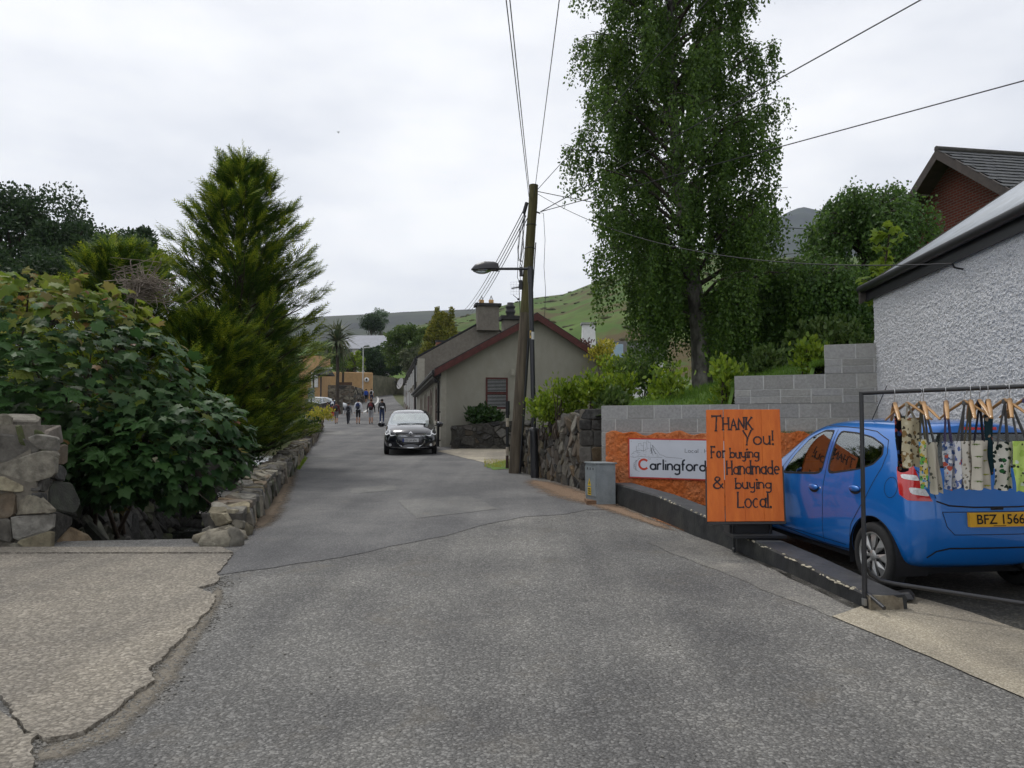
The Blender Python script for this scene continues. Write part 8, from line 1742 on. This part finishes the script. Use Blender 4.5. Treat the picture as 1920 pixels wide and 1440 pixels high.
def on_rail(px):                                        # point on the rail seen at pixel px
    lo, hi = 0., 1.2
    for _ in range(40):
        m_ = (lo + hi) / 2; q = rt0.lerp(rt1, m_)
        if 960 + F * q.x / (q.y * math.cos(TH) + (q.z - CZ) * math.sin(TH)) < px: lo = m_
        else: hi = m_
    return rt0.lerp(rt1, lo)
def hanger(px, ang, label):
    p = on_rail(px); t = thing('hanger', label, 'hanger', tuple(p), group='wooden hangers on the clothes rail'); d = Vector((math.cos(ang), math.sin(ang), 0)); top = p + Vector((0, 0, -.105))
    mb = MB(); mb.tube([p + d * .014 + Vector((0, 0, -.012)), p + d * .024 + Vector((0, 0, .006)), p + Vector((0, 0, .0225)), p - d * .021 + Vector((0, 0, .008)), p - d * .016 + Vector((0, 0, -.03)), p + Vector((0, 0, -.05)), top], .0022, 6); mb.build('hook', HWIRE, t)
    for s in (-1, 1):
        pts = [top + Vector((0, 0, .018)), top + d * s * .05 + Vector((0, 0, -.012)), top + d * s * .12 + Vector((0, 0, -.055)), top + d * s * .2 + Vector((0, 0, -.115))]
        mb = MB(); mb.tube(pts, [.016, .0165, .0155, .011], 8, True, .55); mb.build('shoulder', HWOOD, t)
    return top, d
def bag(px0, px1, py0, py1, d, key, label, name='tote_bag', fold=3, skew=0., strap=None, top=None, thick=.03, pleat=.012, hang=None):
    a, b = P(px0, py0, d), P(px1, py0, d); H = a.z - P(px0, py1, d).z; W_ = (b - a).length; ux = (b - a).normalized(); nrm = Vector((ux.y, -ux.x, 0)); nrm = nrm if nrm.y < 0 else -nrm
    t = thing(name, label, 'bag', tuple(a), group='printed bags hanging on the clothes rail'); ph = random.uniform(0, 6)
    def pt(u, v_, s):
        fl = pleat * math.sin(u * math.pi * fold + ph + v_ * 1.3) * (.4 + v_) + .006 * math.sin(v_ * 9 + u * 5 + ph); edge = (4 * u * (1 - u)) ** .5; x = (u - .5) * W_ * (1 + .05 * math.sin(v_ * 5 + ph)) + W_ * .5 + skew * v_ * W_
        return a + ux * x + nrm * (fl + s * thick * edge * (.35 + .65 * math.sin(min(1, v_ * 1.15) * math.pi) ** .5)) + Vector((0, 0, -v_ * H + .008 * math.sin(u * 7 + ph) * (v_ > .95)))
    mb = MB(); mb.smooth = True; mb.grid(lambda u, v_: tuple(pt(u, v_, 1)), 14, 22); mb.grid(lambda u, v_: tuple(pt(1 - u, v_, -1)), 14, 22); mb.build('cloth', FAB[key], t)
    if strap and top is not None:
        for (u0, sd_) in ((.22, 1), (.78, 1), (.25, -1), (.75, -1)):
            e = pt(u0, .0, sd_ * .6); w_ = .011; tp_ = top[0] + top[1] * (.012 * (u0 - .5)) + Vector((0, 0, .012)); md_ = tp_.lerp(e, .5) + Vector((0, 0, -.01)); mb = MB(); pts_ = [tp_, md_, e + Vector((0, 0, -.02))]
            vs_ = []
            for q in pts_: vs_ += [q - ux * w_ / 2 + nrm * .004 * sd_, q + ux * w_ / 2 + nrm * .004 * sd_]
            mb.add(vs_, [(0, 1, 3, 2), (2, 3, 5, 4)]); o = mb.build('strap', STRAPS[strap], t); sd = o.modifiers.new('s', 'SOLIDIFY'); sd.thickness = .002
        mb = MB(); q = top[0] + Vector((0, 0, .004)); mb.lathe([(.018, -.018), (.02, 0), (.018, .014)], q, 'z', 10); mb.build('strap_wrap', STRAPS[strap], t)
    return t, pt, ux, nrm
random.seed(21)
H_ = {}
for px, ang, lb_ in ((1677, 1.25, 'wooden hanger holding the black floral apron'), (1701, 2.0, 'wooden hanger above the cream printed apron'), (1725, 1.75, 'wooden hanger holding the striped bag'), (1731, 1.2, 'wooden hanger holding the beige animal-print bag'), (1773, 1.1, 'wooden hanger with purple strap wound round it'), (1808, 2.05, 'wooden hanger above the blue and white bag'), (1819, 1.15, 'wooden hanger above the small-tree bag'), (1836, 1.35, 'wooden hanger above the crocodile bag'), (1852, 1.1, 'wooden hanger holding the dark teal apron'), (1883, 1.85, 'wooden hanger with green band above the clover bag'), (1892, 1.05, 'wooden hanger above the lime green bag'), (1921, 1.9, 'wooden hanger at the far right end of the bags')):
    H_[px] = hanger(px, ang, lb_)
D0 = rt0.y
dd = lambda px: on_rail(px).y
bag(1676, 1697, 780, 884, dd(1680), 'black', 'narrow black floral apron hanging by the left upright', 'apron', 2, .1, 'dark', H_[1677], .012)
bag(1690, 1725, 783, 876, dd(1700) - .02, 'cream', 'cream apron with busy dark print', 'apron', 3, .05, 'beige', H_[1701], .014)
bag(1723, 1738, 824, 915, dd(1727) - .03, 'stripe', 'narrow bag with yellow, green and blue stripes', 'tote_bag', 2, .18, 'olive', H_[1725], .02)
bag(1737, 1757, 829, 925, dd(1738), 'beige', 'beige bag with dark animal print twisted sideways', 'tote_bag', 3, .35, 'grey', H_[1731], .02)
bag(1765, 1791, 828, 918, dd(1776), 'blocks', 'grey-blue bag with block pattern', 'tote_bag', 4, .1, 'purple', H_[1773], .02)
bag(1790, 1806, 827, 914, dd(1800), 'bluewhite', 'narrow blue and white patterned bag', 'tote_bag', 2, .05, 'grey', H_[1808], .02)
bag(1803, 1822, 827, 917, dd(1812) - .015, 'trees', 'pale bag with tiny brown tree print', 'tote_bag', 2, .1, 'olive', H_[1819], .02)
cr_, cpt, cux, cn = bag(1820, 1851, 826, 917, dd(1834) - .03, 'croc', 'cream bag printed with green crocodiles', 'tote_bag', 3, .06, 'dark', H_[1836], .02)
bag(1845, 1861, 778, 890, dd(1852) + .01, 'teal', 'long dark teal printed apron between pale bags', 'apron', 2, .0, 'dark', H_[1852], .012)
bag(1861, 1897, 828, 918, dd(1880) - .02, 'clover', 'pale grey bag with dark clover pattern', 'tote_bag', 3, -.03, 'grey', H_[1883], .022)
lm_, lpt, lux, ln_ = bag(1898, 1936, 827, 922, dd(1905) - .03, 'lime', 'lime green bag with sheep print', 'tote_bag', 3, .0, 'grey', H_[1892], .022)
bag(1936, 1962, 828, 918, dd(1930), 'beige', 'beige bag beyond the lime green bag', 'tote_bag', 2, .0, 'purple', H_[1921], .02)
GRN = [mat('print_green', (.10, .16, .03), .9, .1, 9), mat('print_yellow_green', (.30, .32, .03), .9, .1, 9)]
for k, (u, v_) in enumerate(((.25, .08), (.75, .2), (.3, .33), (.72, .42), (.2, .56), (.7, .7), (.3, .84), (.8, .93))):   # crocodile silhouettes
    mb = MB(); out = [(-.5, 0), (-.3, .06), (-.12, .12), (.1, .12), (.28, .08), (.5, .1), (.5, .03), (.3, -.02), (.2, -.02), (.18, -.14), (.1, -.14), (.1, -.03), (-.1, -.03), (-.12, -.14), (-.2, -.14), (-.18, -.02), (-.35, -.01)]
    s_ = .42; q = [cpt(min(.97, max(.03, u + x * s_)), min(.99, v_ - y * s_ * .33), 1) + cn * .003 for x, y in out]; c = cpt(u, v_ - .01, 1) + cn * .003; mb.add([c] + q, [(0, 1 + i, 1 + (i + 1) % len(q)) for i in range(len(q))]); mb.build('crocodile_motif', GRN[k % 2], cr_)
# ------------------------------------------------------------------ people walking up the road, seen from behind
SKIN = mat('skin', (.42, .24, .16), .6, .08, 8); HAIR = [mat('hair_dark', (.02, .014, .01), .7, .2, 20), mat('hair_brown', (.06, .032, .017), .7, .2, 20)]
CLO = {k: mat('cloth_' + k, c, .9, .12, 14) for k, c in {'maroon': (.12, .02, .025), 'grey': (.13, .13, .14), 'white': (.68, .69, .72), 'black': (.012, .012, .014), 'navy': (.018, .028, .09), 'charcoal': (.035, .036, .042), 'lightgrey': (.3, .3, .31), 'blue': (.03, .09, .42), 'red': (.42, .03, .035), 'jeans': (.03, .05, .12), 'shoe': (.03, .028, .028), 'greytop': (.17, .175, .2)}.items()}
def person(label, px, d, hgt, top, bottom, long_sl, trousers, hair=0, pack=None, packlabel=None, stride=.22, seed=1, px_feet=None, build=1., scarf=None):
    r = random.Random(seed); x = P(px, 780, d).x; z0 = R(d); k = hgt / 1.75; t = thing('person', label, 'person', (x, d, z0)); ph = r.choice((-1, 1))
    J = {}; E = []; RAD = {}; LAB = {}
    def j(nm, x_, y_, z_, rad, par=None, lab=None): J[nm] = Vector((x_, y_, z_)) * k; RAD[nm] = rad * k * build; E.append((par, nm)) if par else None; LAB[nm] = lab
    j('pelvis', 0, 0, .95, .145, None, 'bottom'); j('waist', 0, 0, 1.08, .13, 'pelvis', 'top'); j('chest', 0, .0, 1.28, .155, 'waist', 'top'); j('upper', 0, 0, 1.40, .13, 'chest', 'top'); j('neck', 0, 0, 1.50, .055, 'upper', 'skin'); j('head', 0, .01, 1.60, .088, 'neck', 'skin'); j('crown', 0, .015, 1.685, .075, 'head', 'skin'); j('nose', 0, .10, 1.60, .018, 'head', 'skin')
    for s, nm in ((-1, 'l'), (1, 'r')):
        sw = s * ph * stride; j('sh' + nm, s * .17, 0, 1.40, .065, 'upper', 'top'); j('el' + nm, s * .235, -.02 - sw * .35, 1.13, .048, 'sh' + nm, 'top'); j('wr' + nm, s * .25, .04 - sw * .6, .89, .032, 'el' + nm, 'top' if long_sl else 'skin'); j('pa' + nm, s * .25, .055 - sw * .65, .82, .036, 'wr' + nm, 'skin')
        for q in range(4): j('f%d%s' % (q, nm), s * (.25 + .0), .03 - sw * .65 + q * .019, .755 - (.012 if q in (0, 3) else .0), .0095, 'pa' + nm, 'skin'); j('g%d%s' % (q, nm), s * .242, .035 - sw * .65 + q * .018, .715 - (.0 if q in (0, 3) else .012), .008, 'f%d%s' % (q, nm), 'skin')
        j('th' + nm, s * .235, .095 - sw * .65, .79, .010, 'pa' + nm, 'skin')
        lift = max(0, -sw) * .25; j('hip' + nm, s * .085, 0, .90, .105, 'pelvis', 'bottom'); j('kn' + nm, s * .095, sw * .5 + .03, .50 + lift * .3, .068 if trousers else .058, 'hip' + nm, 'bottom'); j('sn' + nm, s * .095, sw * .75 + .01, .30 + lift * .6, .06 if trousers else .056, 'kn' + nm, 'bottom' if trousers else 'skin'); j('an' + nm, s * .095, sw - .03, .085 + lift, .042, 'sn' + nm, 'bottom' if trousers else 'skin'); j('to' + nm, s * .105, sw + .12, .035 + lift * .6, .036, 'an' + nm, 'shoe')
    nm = list(J); ix = {n_: i for i, n_ in enumerate(nm)}; me = bpy.data.meshes.new('body'); me.from_pydata([J[n_] for n_ in nm], [(ix[a], ix[b]) for a, b in E], []); ob = bpy.data.objects.new('body', me); COL.objects.link(ob)
    ob.modifiers.new('skin', 'SKIN'); sv = me.skin_vertices[0].data
    for n_ in nm: sv[ix[n_]].radius = (RAD[n_] * (1.18 if n_ in ('chest', 'upper', 'waist', 'pelvis') else 1), RAD[n_] * (.78 if n_ in ('chest', 'upper', 'waist', 'pelvis') else 1)); sv[ix[n_]].use_root = n_ == 'pelvis'
    sb = ob.modifiers.new('sub', 'SUBSURF'); sb.levels = 2; sb.render_levels = 2
    dg = bpy.context.evaluated_depsgraph_get(); out = bpy.data.meshes.new_from_object(ob.evaluated_get(dg)); bpy.data.objects.remove(ob)
    mats_ = {'top': CLO[top], 'bottom': CLO[bottom], 'skin': SKIN, 'shoe': CLO['shoe']}; keys = list(mats_)
    out.materials.clear()
    for q in keys: out.materials.append(mats_[q])
    segs = [(J[a], J[b], LAB[b]) for a, b in E]
    for f in out.polygons:
        c = f.center; best = None
        for a, b, lb in segs:
            ab = b - a; t_ = max(0, min(1, (c - a).dot(ab) / max(1e-9, ab.length_squared))); dd_ = (c - (a + ab * t_)).length - .03 * (lb in ('top', 'bottom'))
            if best is None or dd_ < best[0]: best = (dd_, lb, t_)
        lb = best[1]
        if not trousers and lb == 'bottom' and c.z < .47 * k: lb = 'skin'
        if lb == 'skin' and c.z < .07 * k: lb = 'shoe'
        if not long_sl and lb == 'top' and abs(c.x) > .2 * k and c.z < 1.22 * k: lb = 'skin'
        f.material_index = keys.index(lb); f.use_smooth = True
    bo = bpy.data.objects.new('body', out); link(bo, t, False)
    mb = MB(); mb.smooth = True; c = Vector((0, -.005, 1.645)) * k
    def cap(u, v_):
        a = u * 2 * math.pi; e_ = (v_ * 1.0 - .12) * math.pi / 2 * (1.2 if math.sin(a) < 0 else .9); return tuple(c + Vector((math.cos(a) * math.cos(e_) * .098, math.sin(a) * math.cos(e_) * .112, math.sin(e_) * .105 - (.05 if math.sin(a) < -.2 and v_ < .1 else 0))) * k)
    mb.grid(cap, 18, 9); mb.build('hair', HAIR[hair], t, world=False)
    for s in (-1, 1): mb = MB(); mb.ball(Vector((s * .088, .005, 1.595)) * k, Vector((.014, .02, .03)) * k, 8, 6); mb.build('ear', SKIN, t, world=False)
    if pack:
        bt_ = thing('backpack', packlabel, 'backpack', (x, d - .16 * k, z0 + 1.2 * k), group='backpacks of the walkers'); mb = MB(); mb.smooth = True; mb.ball((0, -.02 * k, .02), (.15 * k, .10 * k, .23 * k), 14, 10); mb.build('bag', CLO[pack], bt_, world=False)
        mb = MB(); mb.ball((0, -.10 * k, -.06 * k), (.11 * k, .045 * k, .11 * k), 12, 8); mb.build('pocket', CLO['charcoal'] if pack != 'charcoal' else CLO['black'], bt_, world=False)
        for s in (-1, 1): mb = MB(); mb.tube([(s * .09 * k, .04 * k, .2 * k), (s * .11 * k, .16 * k, .25 * k), (s * .12 * k, .26 * k, .1 * k), (s * .12 * k, .16 * k, -.12 * k)], .016 * k, 6); mb.build('strap', CLO[pack], bt_, world=False)
        mb = MB(); mb.tube([(-.04 * k, .0, .23 * k), (0, 0, .27 * k), (.04 * k, 0, .23 * k)], .01 * k, 5); mb.build('handle', CLO[pack], bt_, world=False)
    return t
person('walker in maroon top and grey shorts with grey backpack', 630.5, 52.3, 1.52, 'maroon', 'grey', True, False, 1, 'charcoal', 'charcoal backpack on the walker in the maroon top', .16, 1)
person('walker in grey hoodie and dark baggy trousers bending slightly', 653, 52, 1.48, 'greytop', 'charcoal', True, True, 0, 'black', 'black backpack on the walker in the grey hoodie', .24, 2, build=1.12)
person('walker in white shirt and black shorts', 671.5, 52, 1.74, 'white', 'black', True, False, 0, 'navy', 'navy backpack on the walker in the white shirt', .08, 3)
person('walker in black jacket and light grey shorts', 695.5, 52, 1.72, 'black', 'lightgrey', True, False, 1, 'maroon', 'dark maroon backpack on the walker in light grey shorts', .12, 4, build=1.08)
person('walker in black jacket and blue jeans next to the parked car', 716, 53, 1.70, 'black', 'jeans', True, True, 0, 'charcoal', 'small dark bag on the walker in blue jeans', .1, 5, build=1.05)
mb = MB(); q = P(716, 765, 52.6); mb.box((q.x, 52.72, R(53) + 1.12), (.24, .02, .12)); tag(mb.build('reflective_patch', CLO['white'], bevel=.01), 'pale reflective patch on the back of the walker in blue jeans', 'patch')
person('walker in navy top and red trousers by the low stone wall', 624, 62, 1.52, 'navy', 'red', True, True, 0, 'white', 'white bag on the walker in red trousers', .1, 6)
person('child in blue shorts beside the walker in red trousers', 613.5, 61, 1.25, 'charcoal', 'navy', False, False, 1, None, None, .12, 7)
person('distant walker in bright blue jacket and black shorts', 686, 91, 1.68, 'blue', 'black', True, False, 0, None, None, .2, 8)
person('distant walker in white top and navy shorts with black pack', 696, 91, 1.72, 'white', 'navy', False, False, 1, 'black', 'black pack on the distant walker in white', .1, 9)
# ------------------------------------------------------------------ thin haze over the valley
m, n, l, b = newmat('haze_air'); n.remove(b)
pv = n.new('ShaderNodeVolumePrincipled'); pv.inputs['Color'].default_value = (.78, .87, 1., 1); pv.inputs['Density'].default_value = 0.00011; pv.inputs['Anisotropy'].default_value = .2
l.new(pv.outputs['Volume'], n['Material Output'].inputs['Volume'])
mb = MB(); mb.box((0, 2600, 311), (16000, 14000, 626)); hz = mb.build('haze', m); tag(hz, 'thin pale haze over the whole valley', 'haze', kind='stuff')
